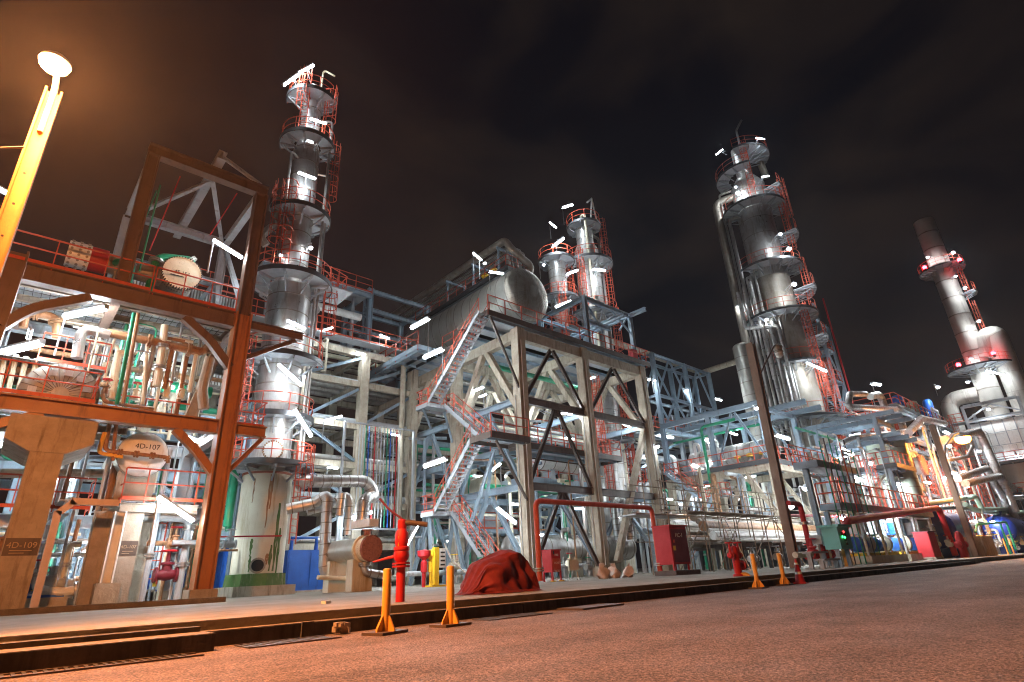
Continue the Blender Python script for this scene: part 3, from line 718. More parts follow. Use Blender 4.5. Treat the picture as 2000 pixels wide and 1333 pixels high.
knee(V((XR-.2,YF,4.7)), V((4.3,YF,6.2)), V((5.1,YF,5.5)), .26, 'orange'); knee(V((XL+.2,YF,5.3)), V((.5,YF,6.2)), V((-.5,YF,5.75)), .28, 'orange')
br((XR+.3,YF,4.8), (7.4,YF,6.2), .18, 'orange'); br((XR+.3,YF,9.4),(8.3,YF,10.7),.2,'brown')
obj('brace', M().beam((XR+.0,YB-1.5,11.0),(XR-2.2,YB-1.5,6.8),.42,.42), K['conc'], t); obj('brace', M().beam((XR-.2,YF+2.4,10.5),(XR-.9,YF+2.4,6.8),.5,.4), K['conc2'], t)
# gratings seen from below, with joists
def grating(x0, x1, y0, y1, z, m='galv', step=.32):
    g = M(); g.b2((x0,y0,z-.015),(x1,y1,z)); o = obj('deck', g, K[m], t)
    g = M(); x = x0+.1
    while x < x1: g.b2((x,y0,z-.04),(x+.018,y1,z-.017)); x += step*.8
    y = y0+.1
    while y < y1: g.b2((x0,y,z-.036),(x1,y+.022,z-.019)); y += step*1.5
    obj('grating_bars', g, K['dark'], o)
    g = M(); y = y0+.9
    while y < y1-.2: g.ib((x0,y,z-.23),(x1,y,z-.23),.14,.26); y += 1.45
    obj('joist', g, K['conc2'], o)
grating(XL,XR,YF+.35,YB-.3,11.32); grating(XL,3.2,YF+.35,YB-.3,6.75); grating(2.9,XR,YF+1.2,YB-.3,3.75)
grating(XL,2.0,YF+2,YB-.3,8.6)
rails(t, [(XL-.5,YF-.12,11.32),(XM+.9,YF-.12,11.32)], 1.05, 1.5, m='maroon' if 0 else 'rail'); rails(t, [(XM+1.0,YF-.12,11.32),(XR-.35,YF-.12,11.32)], 1.05, 1.05)
rails(t, [(XL-.3,YF-.12,6.75),(1.75,YF-.12,6.75),(1.75,YF+1.4,6.75)], 1.05, 1.0); rails(t, [(2.6,YF+2.2,6.75),(5.4,YF+2.2,6.75)], 1.05, 1.1)
rails(t, [(3.25,YB-1,3.78),(3.25,YF+1.0,3.78),(XR-.2,YF+1.0,3.78),(XR+.4,YF+1.0,3.78)], 1.1, .85); rails(t, [(XL-.4,YF+1.9,3.5),(2.5,YF+1.9,3.5),(2.5,YF+3,3.5)], 1.05, 1.1)
rails(t, [(-.05,YF+2.,8.62),(2.0,YF+2.,8.62)], 1.05, .7); rails(t, [(XM+.4,YB-.3,11.32),(XR,YB-.3,11.32)], 1.05, 1.2)
rails(t, [(XR+.3,YF+.2,6.7),(7.5,YF+.2,6.7),(7.5,YF+1.9,6.7)], 1.05, .8)
obj('deck', M().b2((XR+.3,YF+.2,6.66),(7.5,YF+2,6.7)), K['galv'], t)
obj('beam', M().ib((3.25,YF+.95,3.5),(XR-.3,YF+.95,3.5),.25,.3), K['conc2'], t)
for x in (3.3,): obj('column', M().ib((x,YF+.95,PZ),(x,YF+.95,3.35),.36,.36,.05), K['white'], t)
obj('footing', M().b2((3.0,YF+.6,PZ),(3.7,YF+1.3,PZ+.75)), K['conc'], t)
# pinkish portal of light channel
t = thing('pipe_portal', 'pinkish painted portal of two legs and a beam beside the lettered concrete pier', 'steel structure', (1.4,22.9,PZ))
pt = fil([V((1.6,23.0,PZ)), V((1.35,23.0,3.5)), V((3.1,23.0,3.55))], .3, 4); g = M()
g.beam((1.5,23.0,PZ),(1.5,23.0,3.2),.2,.2); g.beam((1.5,23.0,3.12),(1.85,23.0,3.5),.2,.2); g.beam((1.75,23.0,3.5),(3.05,23.0,3.5),.2,.2)
K['pink'] = mat('pinkish_primer', (.55,.42,.38), (.48,.36,.32), .6); obj('frame', g, K['pink'], t)
# ------------------------------------------------------------------ concrete piers
def pier(x, y, ztop, w, d, head, label, txt=None, hh=1.1, m='conc2'):
    t = thing('concrete_pier', label, 'pier', (x,y,PZ))
    obj('shaft', M().b2((x-w/2,y-d/2,PZ),(x+w/2,y+d/2,ztop-hh)), K[m], t)
    if head:
        g = M(); z0, z1 = ztop-hh, ztop; L = head; q = [(-L,z0+.35),(-L,z1),(L,z1),(L,z0+.35),(w*.55,z0),(-w*.55,z0)]
        n = len(q); vs = [(x+a,y-d*.55,b) for a, b in q]+[(x+a,y+d*3.4,b) for a, b in q]
        g.add(vs, [tuple(range(n))[::-1], tuple(range(n,2*n))]+[(i,(i+1)%n,n+(i+1)%n,n+i) for i in range(n)])
        obj('pier_head', g, K[m], t, smooth=0)
    if txt:
        o = obj('name_plate', M().b2((x-w*.47,y-d/2-.012,txt[1]-.28),(x+w*.47,y-d/2-.002,txt[1]+.2)), K['conc2'] if 0 else K['dkbrown'], t)
        text(t, txt[0], (x,y-d/2-.016,txt[1]), w*.27, K['faded'], (1,0,0), (0,0,1))
        for k in (0,1): obj('lettering', M().b2((x-w*.3,y-d/2-.017,txt[1]-.15-.07*k),(x+w*(.3-.2*k),y-d/2-.0125,txt[1]-.13-.07*k)), K['faded'], t)
    return t
pier(.83, 22.7, 5.95, .84, .7, 1.1, 'hammerhead concrete pier stencilled 4D-109 at the far left', ('4D-109', 2.15))
pier(2.9, 24.6, 3.4, .5, .5, 0, 'slim brown concrete pier just left of the white lit steel post', hh=.02, m='conc2')
pier(3.75, 24.4, 3.4, .55, .5, 0, 'concrete pier with a faded stencil plate, right of the white lit steel post', ('4D-107', 2.2), hh=.02, m='conc2')
pier(4.55, 26.2, 3.4, .5, .5, 0, 'short pale concrete pier beneath the red caged deck', hh=.02, m='conc')
# ------------------------------------------------------------------ vessels on the frame
c = P(283,885,Y=24.3)
t = vessel_h('horizontal_drum', 'small white dished drum lettered 4D-107 behind the red railing', (c.x,24.3,c.z), (0,1,0), .82, .35, 3.6, 'cladw', 'white', .42, 'vessel', 1.1)
obj('saddle', M().b2((c.x-.6,24.9,3.76),(c.x+.6,25.2,c.z-.6)), K['conc2'], t)
text(t, '4D-107', (c.x+.05,24.265,c.z+.22), .26, K['ink'], (1,0,0), (0,0,1))
pipe([(c.x-1.3,24.1,c.z+1.2),(c.x-1.25,24.0,c.z-.1),(c.x+.7,24.0,c.z-.15),(c.x+.75,24.0,c.z-.35)], .07, 'pbrown', 'rusty valve manifold crossing the face of the drum lettered 4D-107', flanges=(.5,.65,.8,.95), bend=.2)
c = P(118,765,Y=24.6)
t = vessel_h('heat_exchanger', 'large round brown insulated exchanger end with radial seams, behind the red railing', (c.x,24.5,c.z-.1), (0,1,0), 1.15, .2, 4.0, 'dull', 'dull', .16, 'heat exchanger', 1.2)
g = M()
for i in range(28):
    a = 2*PI*i/28; d = V((math.cos(a),0,math.sin(a))); o_ = V((c.x,24.5,c.z-.1))
    g.tube([o_+d*1.15*math.cos(b)+V((0,.2-.16*1.15*math.sin(b)-.004,0)) for b in [PI/2*k/6*.86 for k in range(7)]], .013, 4, False)
obj('radial_seam', g, K['dkbrown'], t)
for i in range(6):
    a = PI*(.12+.17*i)+(.0 if i < 3 else .05); p = V((c.x+.78*math.cos(a),24.5+.02,c.z-.1+.78*math.sin(a))); obj('clip_plate', M().box(p, (.24,.05,.2)), K['grey'], t)
# cream channel cover at the top deck
c = P(356,533,Y=23.9)
t = thing('heat_exchanger', 'exchanger with a round cream bolted cover lettered 4E-154 on the top deck', 'heat exchanger', (c.x,25,11.32))
o_ = V((c.x,23.9,c.z)); Rr = .72
obj('cover', M().lathe([(Rr,0),(Rr,.1),(Rr*.96,.12)], o_, (0,1,0), 40), K['cream'], t)
obj('flange', M().lathe([(Rr,.2),(Rr*1.04,.2),(Rr*1.04,.34),(Rr*.95,.34)], o_+V((0,-.06,0)), (0,1,0), 40), K['conc2'], t)
g = M()
for i in range(44):
    a = 2*PI*i/44; g.lathe([(.026,0),(.026,.42)], o_+V((Rr*1.0*math.cos(a),-.05,Rr*1.0*math.sin(a))), (0,1,0), 6)
obj('bolts', g, K['dkbrown'], t); obj('shell', M().lathe([(Rr*.92,.28),(Rr*.92,3.6),(Rr*.6,3.9)], o_, (0,1,0), 32), K['dull'], t)
obj('saddle', M().b2((c.x-.5,25,11.33),(c.x+.5,25.3,c.z-.5)), K['conc2'], t)
text(t, '4E-154', o_+V((0,-.012,-.02)), .2, K['ink'], (1,0,0), (0,0,1)); 
obj('lettering', M().b2((c.x-.4,23.888,c.z-.2),(c.x+.1,23.897,c.z-.17)), K['ink'], t)
pipe([(c.x+.35,24.5,c.z+.6),(c.x+.35,24.5,c.z+1.0),(c.x-.9,24.5,c.z+.75),(c.x-.95,24.5,11.6)], .16, 'pgreen', 'green pipe arching over the cream cover on the top deck', bend=.45, flanges=(.1,.5))
# white and red channel further left
c = P(178,506,Y=24.6)
t = thing('heat_exchanger', 'exchanger with a white bolt studded flange and a red channel, left on the top deck', 'heat exchanger', (c.x,24.6,11.32))
o_ = V((c.x,24.6,c.z))
g = M().lathe([(.5,-.75),(.5,-.05)], o_, (1,0,0), 28); obj('bolted_flange', g, K['white'], t)
g = M()
for j in range(3):
    for i in range(16): a = 2*PI*i/16; g.lathe([(.05,0),(.05,.07)], o_+V((-.65+.25*j,.47*math.cos(a),.47*math.sin(a))), (0,math.cos(a),math.sin(a)), 6)
obj('bolts', g, K['dull'], t); obj('channel', M().lathe([(.48,-.04),(.48,.48),(.46,.5)], o_, (1,0,0), 28), K['red'], t); obj('shell', M().lathe([(.4,.5),(.4,2.4)], o_, (1,0,0), 24), K['dull'], t)
obj('saddle', M().b2((c.x+.8,24.4,11.33),(c.x+1.1,24.8,c.z-.3)), K['conc2'], t)
pipe([(c.x+.75,24.3,c.z-.1),(c.x+.75,24.0,c.z-.1),(c.x+1.3,24.0,c.z-.1),(c.x+1.3,24.0,11.5)], .11, 'pgreen', 'short green elbow beside the red channel on the top deck', flanges=(.4,.9), bend=.2)
# tall green stays and red rods
a, b = P(313,362,Y=24), P(272,530,Y=24); pipe([a,b], .035, 'pgreen', 'thin green vertical line rising above the top deck railing, the longer one')
a, b = P(306,372,Y=24.4), P(262,480,Y=24.4); pipe([a,b], .03, 'pgreen', 'thin green vertical line above the top deck, behind the longer one')
for i, (a, b) in enumerate((((352,345),(292,490)),((463,378),(410,460)))):
    pipe([P(*a,Y=25),P(*b,Y=25.2)], .025, 'red', ('slack red hoist rope hanging in the upper portal, the left','slack red hoist rope hanging in the upper portal, the right')[i], cat='rope', name='hoist_rope')
# big process pipes hung under the top deck
YP = 25.0
for pts, r, m_, lb in (
 ([P(150,700,Y=YP),P(160,640,Y=YP),P(215,655,Y=YP)], .19, 'clad', 'shiny silver elbow pipe rising above the brown exchanger end'),
 ([P(208,650,Y=YP),P(300,668,Y=YP),P(395,690,Y=YP),P(410,672,Y=YP),P(413,690,Y=YP)], .16, 'pbrown', 'thick rusty pipe under the top deck ending in a loop by the right column'),
 ([P(45,640,Y=26),P(50,612,Y=26),P(110,618,Y=26),P(110,660,Y=26)], .14, 'pbrown', 'brown elbow pipe high at the left under the grating'),
 ([P(322,636,Y=YP),P(318,670,Y=YP),P(305,755,Y=YP)], .14, 'pcream', 'pale drop pipe with a flange under the rusty pipe'),
 ([P(288,670,Y=YP),P(278,790,Y=YP)], .07, 'pcream', 'thin pale drop pipe left of the flanged drop pipe'),
 ([P(245,690,Y=25.6),P(232,690,Y=25.6),P(218,780,Y=25.6)], .13, 'cream', 'cream elbow pipe lit white below the grating'),
 ([P(262,612,Y=24),P(228,790,Y=24)], .07, 'pgreen', 'green riser pipe in front of the process pipes'),
 ([P(270,612,Y=24.2),P(240,790,Y=24.2)], .07, 'pbrown', 'rusty riser pipe right beside the green riser'),
 ([P(200,712,Y=26),P(300,728,Y=26),P(398,742,Y=26)], .12, 'pcream', 'long cream pipe on brackets behind the risers'),
 ([P(245,745,Y=27),P(330,757,Y=27),P(412,768,Y=27)], .27, 'pgreen', 'thick green header pipe behind the concrete brace'),
 ([P(200,770,Y=24.5),P(205,785,Y=24.5),P(300,800,Y=24.5)], .07, 'pbrown', 'rusty pipe with valves just above the ochre beam'),
 ([P(205,845,Y=24),P(192,885,Y=24),P(240,893,Y=24)], .07, 'ylw', 'ochre U shaped pipe hanging below the ochre beam'),
 ([P(228,820,Y=24),P(220,900,Y=24)], .06, 'orange', 'orange vertical line beside the U shaped pipe'),
 ([P(0,925,Y=26),P(225,925,Y=26)], .16, 'conc', 'pale insulated pipe behind the hammerhead pier'),
 ([P(410,700,Y=24.5),P(395,760,Y=24.5),P(398,800,Y=24.5)], .2, 'conc2', 'stained thick downcomer beside the right column')):
    pipe(pts, r, m_, lb, bend=r*2.4, flanges=(.35,.7) if r > .1 and m_ in ('pbrown','pcream','pgreen') else ())
for i in range(5):
    a, b = P(12+20*i,690+4*i,Y=25.6), P(-14+20*i,800+4*i,Y=25.6)
    pipe([a,b], .085, 'pcream' if i < 4 else 'pale', f'{ORD[i]} from the left of the cream vertical pipes at the left edge', group='cream vertical pipes at the left edge')
# rows of louvred plates (air cooler) seen behind the portal
t = thing('air_cooler', 'bank of ribbed air cooler bundles on red framing behind the left portal', 'air cooler', (4,34,12))
for k, (z, h) in enumerate(((15.4,1.6),(13.0,1.0),(11.2,.9))):
    g = M(); g.b2((2.6,33.8,z),(8.6,34.6,z+h)); obj('bundle', g, K['dull'], t)
    g = M()
    for i in range(38): g.b2((2.65+.157*i,33.68,z+.08),(2.73+.157*i,33.795,z+h-.08))
    obj('fin_rows', g, K['white'], t)
rails(t, [(2.4,33.4,17.1),(8.6,33.4,17.1)], 1.1, 1.); 
for x in (2.6,8.4):
    for y in (33.9,38): obj('column', M().ib((x,y,PZ),(x,y,15.4),.3,.3), K['grey'], t)
# ------------------------------------------------------------------ tall left column
def column_tower(name, label, c, prof, m, bands, ms=None):
    t = thing(name, label, 'column', (c[0],c[1],PZ))
    i = 0
    for k, (z0, z1, ra, rb, mm) in enumerate(prof):
        o_ = obj('shell' if mm != 'skirt' else 'skirt', M().lathe([(ra,z0),(rb,z1)], (c[0],c[1],0), n=40, caps=False), K[mm], t)
        if mm != 'skirt' and abs(ra-rb) < .01:
            b = M(); z = z0+bands*.5
            while z < z1: b.lathe([(ra-.01,z-.035),(ra+.014,z-.03),(ra+.014,z+.03),(ra-.01,z+.035)], (c[0],c[1],0), n=40, caps=False); z += bands
            inlay(o_, b, K['dull'])
    return t
TX, TY = 10.45, 31.0; c = (TX, TY)
T1 = t = column_tower('distillation_column', 'tall silver column left of centre with caged ladders, standing on a mossy concrete base', c,
   [(1.25,6.2,1.22,1.22,'skirt'),(6.2,6.9,1.0,1.0,'dull'),(6.9,9.3,1.0,1.0,'clad'),(9.3,17.2,1.2,1.2,'clad'),(17.2,18.2,1.2,.85,'clad'),(18.2,27.6,.85,.85,'clad'),(27.6,28.4,.85,.62,'clad'),(28.4,33.2,.62,.62,'clad'),(33.2,33.6,.62,.1,'clad')], 'clad', 1.1)
obj('base_block', M().b2((TX-1.45,TY-1.45,PZ),(TX+1.45,TY+1.45,PZ+.45)), K['conc'], t); obj('base_ring', M().lathe([(1.5,PZ+.45),(1.45,1.3),(1.25,1.32)], (TX,TY,0), n=8), K['moss'], t)
d = (V((0,0,0))-V((TX,TY,0))).normalized(); s = V((-d.y,d.x,0))
q = V((TX,TY,0))+d*1.2
mh = P(503,1105,Y=TY-1.15)
obj('manway', M().lathe([(.34,-.1),(.36,.06),(.28,.06),(.28,-.1)], (mh.x,mh.y,mh.z), d, 24, False), K['conc2'], t); obj('manway_opening', M().lathe([(.28,-.02),(.27,.012)], (mh.x,mh.y,mh.z), d, 24), K['black'], t)
g = M()
for a in (-.35,.35): pass
plats = [(6.55,1.05,2.15,0,360),(9.1,1.0,2.0,150,390),(12.4,1.22,2.25,120,330),(17.5,1.22,2.35,100,380),(22.3,.87,1.9,190,420),(22.9,.87,1.8,130,190),(28.1,.87,1.75,140,380),(31.9,.64,1.7,150,300),(32.6,.64,1.6,-40,60)]
for z, ra, rb, a0, a1 in plats: ring(t, c, z, ra, rb, a0, a1, nb=max(3,int((a1-a0)/40)), posts=max(3,int((a1-a0)/36)))
def lad(ang, r, z0, z1): a = R(ang); ladder(t, TX+r*math.cos(a), TY+r*math.sin(a), z0, z1, ang)
for ang, r, z0, z1 in ((200,2.0,6.6,12.4),(300,1.95,2.6,6.5),(345,2.0,12.5,17.5),(210,1.4,17.5,22.9),(225,1.2,17.5,23.),(350,1.45,22.3,28.1),(225,1.1,28.2,32.6),(320,.95,28.2,32.)): lad(ang, r, z0, z1)
rails(t, [(TX+1.9,TY-1.2,17.6),(TX+3.3,TY-.6,17.6),(TX+3.3,TY+.8,17.6),(TX+1.9,TY+.8,17.6)], 1.3, .7); obj('platform', M().b2((TX+1.7,TY-1.3,17.5),(TX+3.4,TY+.9,17.57)), K['galv'], t)
# bolted manway on the lower shell
mq = P(533,880,Y=TY-1.02)
obj('nozzle_cover', M().lathe([(.48,0),(.48,.1),(.44,.12)], mq, d, 28), K['white'], t)
g = M()
x_ = s; z_ = V((0,0,1))
for i in range(24): a = 2*PI*i/24; g.lathe([(.045,-.1),(.045,.15)], mq+(x_*math.cos(a)+z_*math.sin(a))*.47, d, 6)
obj('nozzle_bolts', g, K['pbrown'], t)
obj('davit', M().tube(fil([V((TX+.3,TY-.5,32.6)),V((TX+.3,TY-.5,35.0)),V((TX+.9,TY-1.2,34.2))],.2), .06, 6), K['cream'], t)
obj('stiffener_ring', M().lathe([(1.2,6.05),(1.26,6.07),(1.26,6.17),(1.2,6.19)], (TX,TY,0), n=36, caps=False), K['rust'], t)
# pipes that climb the column
for k, (ang, r, z0, z1, rr, m_, lb) in enumerate(((255,1.05,9.3,16.5,.1,'clad','silver riser hugging the front of the tall left column'),(330,1.45,6.6,30.5,.09,'pipe','long thin riser up the right flank of the tall left column'),(338,1.6,6.6,26.,.07,'pipe','thinner riser beside the long riser on the tall left column'),(215,1.5,18.6,26.5,.08,'pipe','riser up the left flank of the tall left column'))):
    a = R(ang); x, y = TX+r*math.cos(a), TY+r*math.sin(a); pipe([(x,y,z0),(x,y,z1),(TX+.5*math.cos(a),TY+.5*math.sin(a),z1)], rr, m_, lb)
pipe([P(548,395,Y=TY),P(536,440,Y=TY),P(508,462,Y=TY),P(520,480,Y=TY)], .24, 'dull', 'bent insulated vent pipe at the left of the tall left column', bend=.5)
# red line round the skirt and green drain
pipe([P(425,1049,Y=29.5),P(550,1047,Y=29.5)], .035, 'red', 'thin red horizontal line crossing the stained skirt')
# fat insulated pipes to the exchanger
pipe([P(585,948,Y=29.8),P(600,940,Y=29.3),P(718,940,Y=29.3),P(733,972,Y=29.3),P(712,972,Y=28.8),P(706,1030,Y=28.8)], .33, 'clad', 'fat silver insulated pipe leaving the column skirt and stepping down twice', bend=.75, bands=.5)
pipe([P(560,995,Y=28.8),P(615,983,Y=28.3),P(640,965,Y=27.8),P(632,1128,Y=27.6),P(690,1120,Y=27.6)], .27, 'clad', 'silver insulated pipe dropping in a big loop left of the exchanger', bend=.55, bands=.5)
pipe([P(600,1000,Y=28.8),P(640,990,Y=28.6),P(683,960,Y=28.4),P(678,1045,Y=28.4)], .19, 'clad', 'narrower silver pipe dropping onto the exchanger shell', bend=.4, bands=.6)
pipe([P(668,965,Y=27.6),P(663,1008,Y=27.6)], .2, 'clad', 'short capped silver stub pipe above the exchanger', bands=.5)
# ------------------------------------------------------------------ exchanger with rusty cover
ex = P(727,1071,Y=24.6); ex2 = V((ex.x-1.2,ex.y+3.0,ex.z-.05)); ax = (V((ex.x,24.6,ex.z))-V((ex.x-.3,28,ex.z)))
t = thing('heat_exchanger', 'cream and silver exchanger with a rusty bolted end cover on concrete supports', 'heat exchanger', (ex.x,26,PZ))
o_ = V((ex.x,24.6,ex.z)); ay = V((-.12,1,0)).normalized(); Rr = .58
obj('end_cover', M().lathe([(Rr*.97,0),(Rr,.03),(Rr,.12)], o_, ay, 36), K['rust'], t)
obj('flange', M().lathe([(Rr*.9,.12),(Rr*1.02,.13),(Rr*1.02,.3),(Rr*.9,.31),(Rr*.9,.6),(Rr*1.04,.61),(Rr*1.04,.75),(Rr*.8,.76)], o_, ay, 36), K['cream'], t)
g = M()
for i in range(36): a = 2*PI*i/36; xx = ay.cross(V((0,0,1))); g.lathe([(.025,-.03),(.025,.35)], o_+(xx*math.cos(a)+V((0,0,1))*math.sin(a))*Rr*.95, ay, 6)
obj('bolts', g, K['rust'], t)
obj('shell', M().lathe([(Rr*.9,.76),(Rr*.9,3.6),(Rr*.5,3.9)], o_, ay, 36), K['cladw'], t)
for d_ in (.9,2.8): p = o_+ay*d_; obj('support', M().b2((p.x-.5,p.y-.3,PZ),(p.x+.5,p.y+.3,p.z-Rr*.75)), K['skirt'], t)
obj('top_nozzle', M().lathe([(.16,0),(.16,.25),(.24,.26),(.24,.33)], o_+ay*.45+V((0,0,Rr*.9)), (0,0,1), 14), K['rust'], t)
obj('insulation_box', M().beam(o_+ay*-.2+V((-.1,0,Rr+.52)), o_+ay*1.3+V((-.1,0,Rr+.52)), .5, .34), K['white'], t); 
pipe([o_+ay*.5-V((0,0,Rr)), o_+ay*.5-V((0,0,1.0)), P(760,1125,Y=25.0)], .17, 'clad', 'silver elbow leaving the underside of the rusty ended exchanger', bend=.35, bands=.4, flanges=(.05,.95))
pipe([P(620,1128,Y=26.8),P(690,1132,Y=26.8)], .1, 'cream', 'low cream pipe on the ground before the exchanger loop')
# blue cabinets
for i, (px, w, lb) in enumerate(((557,.0,'blue electrical cabinet with two doors between the column base and the exchanger'),(428,1.,'blue cabinet just left of the mossy column base'))):
    p = P(px,1140,Y=34.5); x0 = p.x; zt = P(px,1075,Y=34.5).z
    t = thing('blue_cabinet', lb, 'cabinet', (x0+1,34.9,PZ))
    obj('body', M().b2((x0,34.5,PZ+.1),(x0+2.6-w,35.5,zt)), K['bluem'], t)
    for k in range(2): obj('door', M().b2((x0+.08+(1.28-w/2)*k,34.46,PZ+.3),(x0+.08+(1.28-w/2)*k+1.15-w/2,34.497,zt-.15)), K['bluem'], t)
    obj('plinth', M().b2((x0-.1,34.4,PZ),(x0+2.7-w,35.6,PZ+.1)), K['conc'], t)
    obj('top_pipe', M().tube([(x0+.3,34.9,zt),(x0+.3,34.9,zt+.7),(x0+1.8-w,34.9,zt+.7),(x0+1.8-w,34.9,zt)], .12, 8), K['bluem'], t)

# moss and rust runs down the skirt
sk = random.Random(4); dv = V((-TX,-TY,0)).normalized(); sv = V((-dv.y,dv.x,0))
def runs(m, name, items, lab):
    for a, z1, L_, w in items:
        g = M(); n = 10; an0 = math.atan2(dv.y,dv.x)+a; vs = []
        for k in range(n+1):
            z = z1-L_*k/n; ww = w*(.5+.5*math.sin(PI*min(1,k/n*1.1+.08)))*sk.uniform(.7,1.2)
            for s_ in (-.5,.5): an = an0+s_*ww/1.22+.01*math.sin(k*1.7); vs.append((TX+1.2235*math.cos(an),TY+1.2235*math.sin(an),z))
        g.add(vs, [(2*k,2*k+1,2*k+3,2*k+2) for k in range(n)]); obj(name, g, K[m], T1, lab)
runs('moss', 'moss_streak', ((.62,4.6,3.2,.22),(.45,2.6,1.2,.16),(-.32,2.9,.8,.14),(-.3,2.1,.7,.12),(.78,3.4,2.2,.2)), None)
runs('pbrown', 'rust_streak', ((.12,6.0,2.6,.1),(.2,6.1,1.8,.14),(-.5,5.8,1.2,.07),(.32,2.2,.5,.2)), None)
# ------------------------------------------------------------------ central concrete frame
YC = 27.0; CX = [25.3, 32.1, 39.7]; CY = [27.0, 34.4, 41.5]
t = CS = thing('concrete_structure', 'big central concrete frame with red railed decks carrying the horizontal silver drum', 'concrete structure', (32.5,34,PZ))
for x in CX:
    for y in CY:
        o = obj('column', M().b2((x-.36,y-.36,PZ+.6),(x+.36,y+.36,17.0)), K['conc'], t)
        obj('pedestal', M().b2((x-.5,y-.5,PZ),(x+.5,y+.5,PZ+.6)), K['conc'], o)
        if y == YC: obj('steel_facing', M().b2((x+.365,y-.3,PZ+.6),(x+.42,y+.3,16.3)), K['dkbrown'], o)
bm = lambda p, q, w, h, m='conc', nme='beam': obj(nme, M().beam(p, q, w, h), K[m], t)
for y in CY:
    for a, b in zip(CX[:-1], CX[1:]): bm((a+.365,y,16.55), (b-.365,y,16.55), .5, .75)
for x in CX:
    for a, b in zip(CY[:-1], CY[1:]): bm((x,a+.365,16.55), (x,b-.365,16.55), .5, .75)
st = lambda p, q, w, h, m='dkbrown', nme='beam': obj(nme, M().ib(p, q, w, h), K[m], t)
for z in (11.75, 5.95):
    for y in CY[:1]:
        for a, b in zip(CX[:-1], CX[1:]): st((a+.43,y,z), (b-.365,y,z), .3, .5)
    for y in CY[1:]:
        for a, b in zip(CX[:-1], CX[1:]): st((a+.37,y,z), (b-.37,y,z), .3, .45, 'blue')
    for x in CX:
        for a, b in zip(CY[:-1], CY[1:]): st((x,a+.37,z+.02), (x,b-.37,z+.02), .3, .45, 'blue')
# inverted V bracing on the front, concrete and steel
for a, b in zip(CX[:-1], CX[1:]):
    mdl = (a+b)/2
    for s_, e in ((-1,a),(1,b)):
        x0 = e-s_*.4
        for z0, z1 in ((11.95,16.1),(6.2,11.5),(PZ+.7,5.7)):
            if z0 > 11: obj('brace', M().ib((x0,YC,z0),(mdl+s_*.12,YC,z1),.2,.26,.03), K['dkbrown'], t)
            elif a == CX[0]: obj('brace', M().ib((x0,YC,z0),(mdl+s_*.15,YC,z1),.2,.24,.03), K['dkbrown'], t)
    if a == CX[0]:
        for z in (11.35,5.55): obj('gusset_plate', M().box((mdl,YC,z),(.9,.06,.7)), K['dkbrown'], t)
obj('brace', M().beam((CX[2]-.4,YC+.1,11.4),(CX[1]+1.8,YC+.1,1.2),.4,.4), K['conc'], t)
for x in CX:
    for a, b in zip(CY[:-1], CY[1:]):
        mdl = (a+b)/2
        for s_, e in ((-1,a),(1,b)):
            y0 = e-s_*.4
            obj('brace', M().beam((x,y0,11.4),(x,mdl+s_*.25,16.2),.42,.42), K['conc'], t)
            obj('brace', M().ib((x,y0,PZ+.9),(x,mdl+s_*.2,5.7),.26,.3,.04), K['blue'], t)
            if x == CX[0]: obj('brace', M().ib((x,y0,6.2),(x,mdl+s_*.2,11.5),.24,.26,.03), K['blue'], t)
for y in CY[1:2]:
    for a, b in zip(CX[:-1], CX[1:]):
        for s_, e in ((-1,a),(1,b)): obj('brace', M().beam((e-s_*.4,y,11.9),((a+b)/2+s_*.25,y,16.2),.4,.4), K['conc'], t)
# decks -------------------------------------------------------------
def deck(par, x0, x1, y0, y1, z, m='galv', js=1.6, edge='dkbrown', jm='blue', h=.3):
    o = obj('deck', M().b2((x0,y0,z-.05),(x1,y1,z)), K[m], par)
    g = M(); y = y0+.5
    while y < y1: g.ib((x0+.05,y,z-.05-h/2),(x1-.05,y,z-.05-h/2),.14,h*.9); y += js
    obj('joist', g, K[jm], o)
    g = M(); 
    for p, q in (((x0,y0-.03),(x1,y0-.03)),((x0-.03,y0),(x0-.03,y1)),((x0,y1+.03),(x1,y1+.03)),((x1+.03,y0),(x1+.03,y1))):
        g.beam((*p,z-.12),(*q,z-.12),.055,.4)
    obj('edge_beam', g, K[edge], o)
    return o
DZ = 17.55
deck(t, 22.4, 41.0, YC-.25, 30.2, DZ); deck(t, 24.2, 41.0, 30.26, 42.2, DZ); deck(t, 21.9, 23.2, 34.8, 43.5, DZ, edge='blue'); deck(t,23.26,24.14,34.8,43.5,DZ,edge='blue')
rails(t, [(22.4,YC-.25,DZ),(41,YC-.25,DZ),(41,30.2,DZ)], 1.25, 1.55, drop=.3, pm=.08, r=.04)
rails(t, [(24.2,30.2,DZ),(24.2,34.8,DZ)], 1.25, 1.5, drop=.3, pm=.08, r=.04)
rails(t, [(21.9,34.8,DZ),(21.9,43.5,DZ),(23.2,43.5,DZ)], 1.25, 1.6, drop=.4, pm=.08, r=.04)
st((21.95,34.8,17.2),(21.95,43.5,17.2),.2,.4,'blue')
M2 = 8.85
deck(t, 21.8, 25.0, YC-.9, YC+1.2, M2); deck(t, 25.75, 36.2, YC+.4, YC+3.0, M2); deck(t, 25.75, 27.6, YC+3.1, 41.0, M2, edge='blue')
rails(t, [(23.2,YC+1.2,M2),(23.2,YC+.9,M2)], 1.2, 1); rails(t, [(21.8,YC-.9,M2),(25.0,YC-.9,M2)], 1.25, 1.2, drop=.3, pm=.07, r=.038); rails(t, [(25.8,YC+.4,M2),(36.2,YC+.4,M2),(36.2,YC+3.0,M2)], 1.25, 1.3, drop=.3, pm=.07, r=.038)
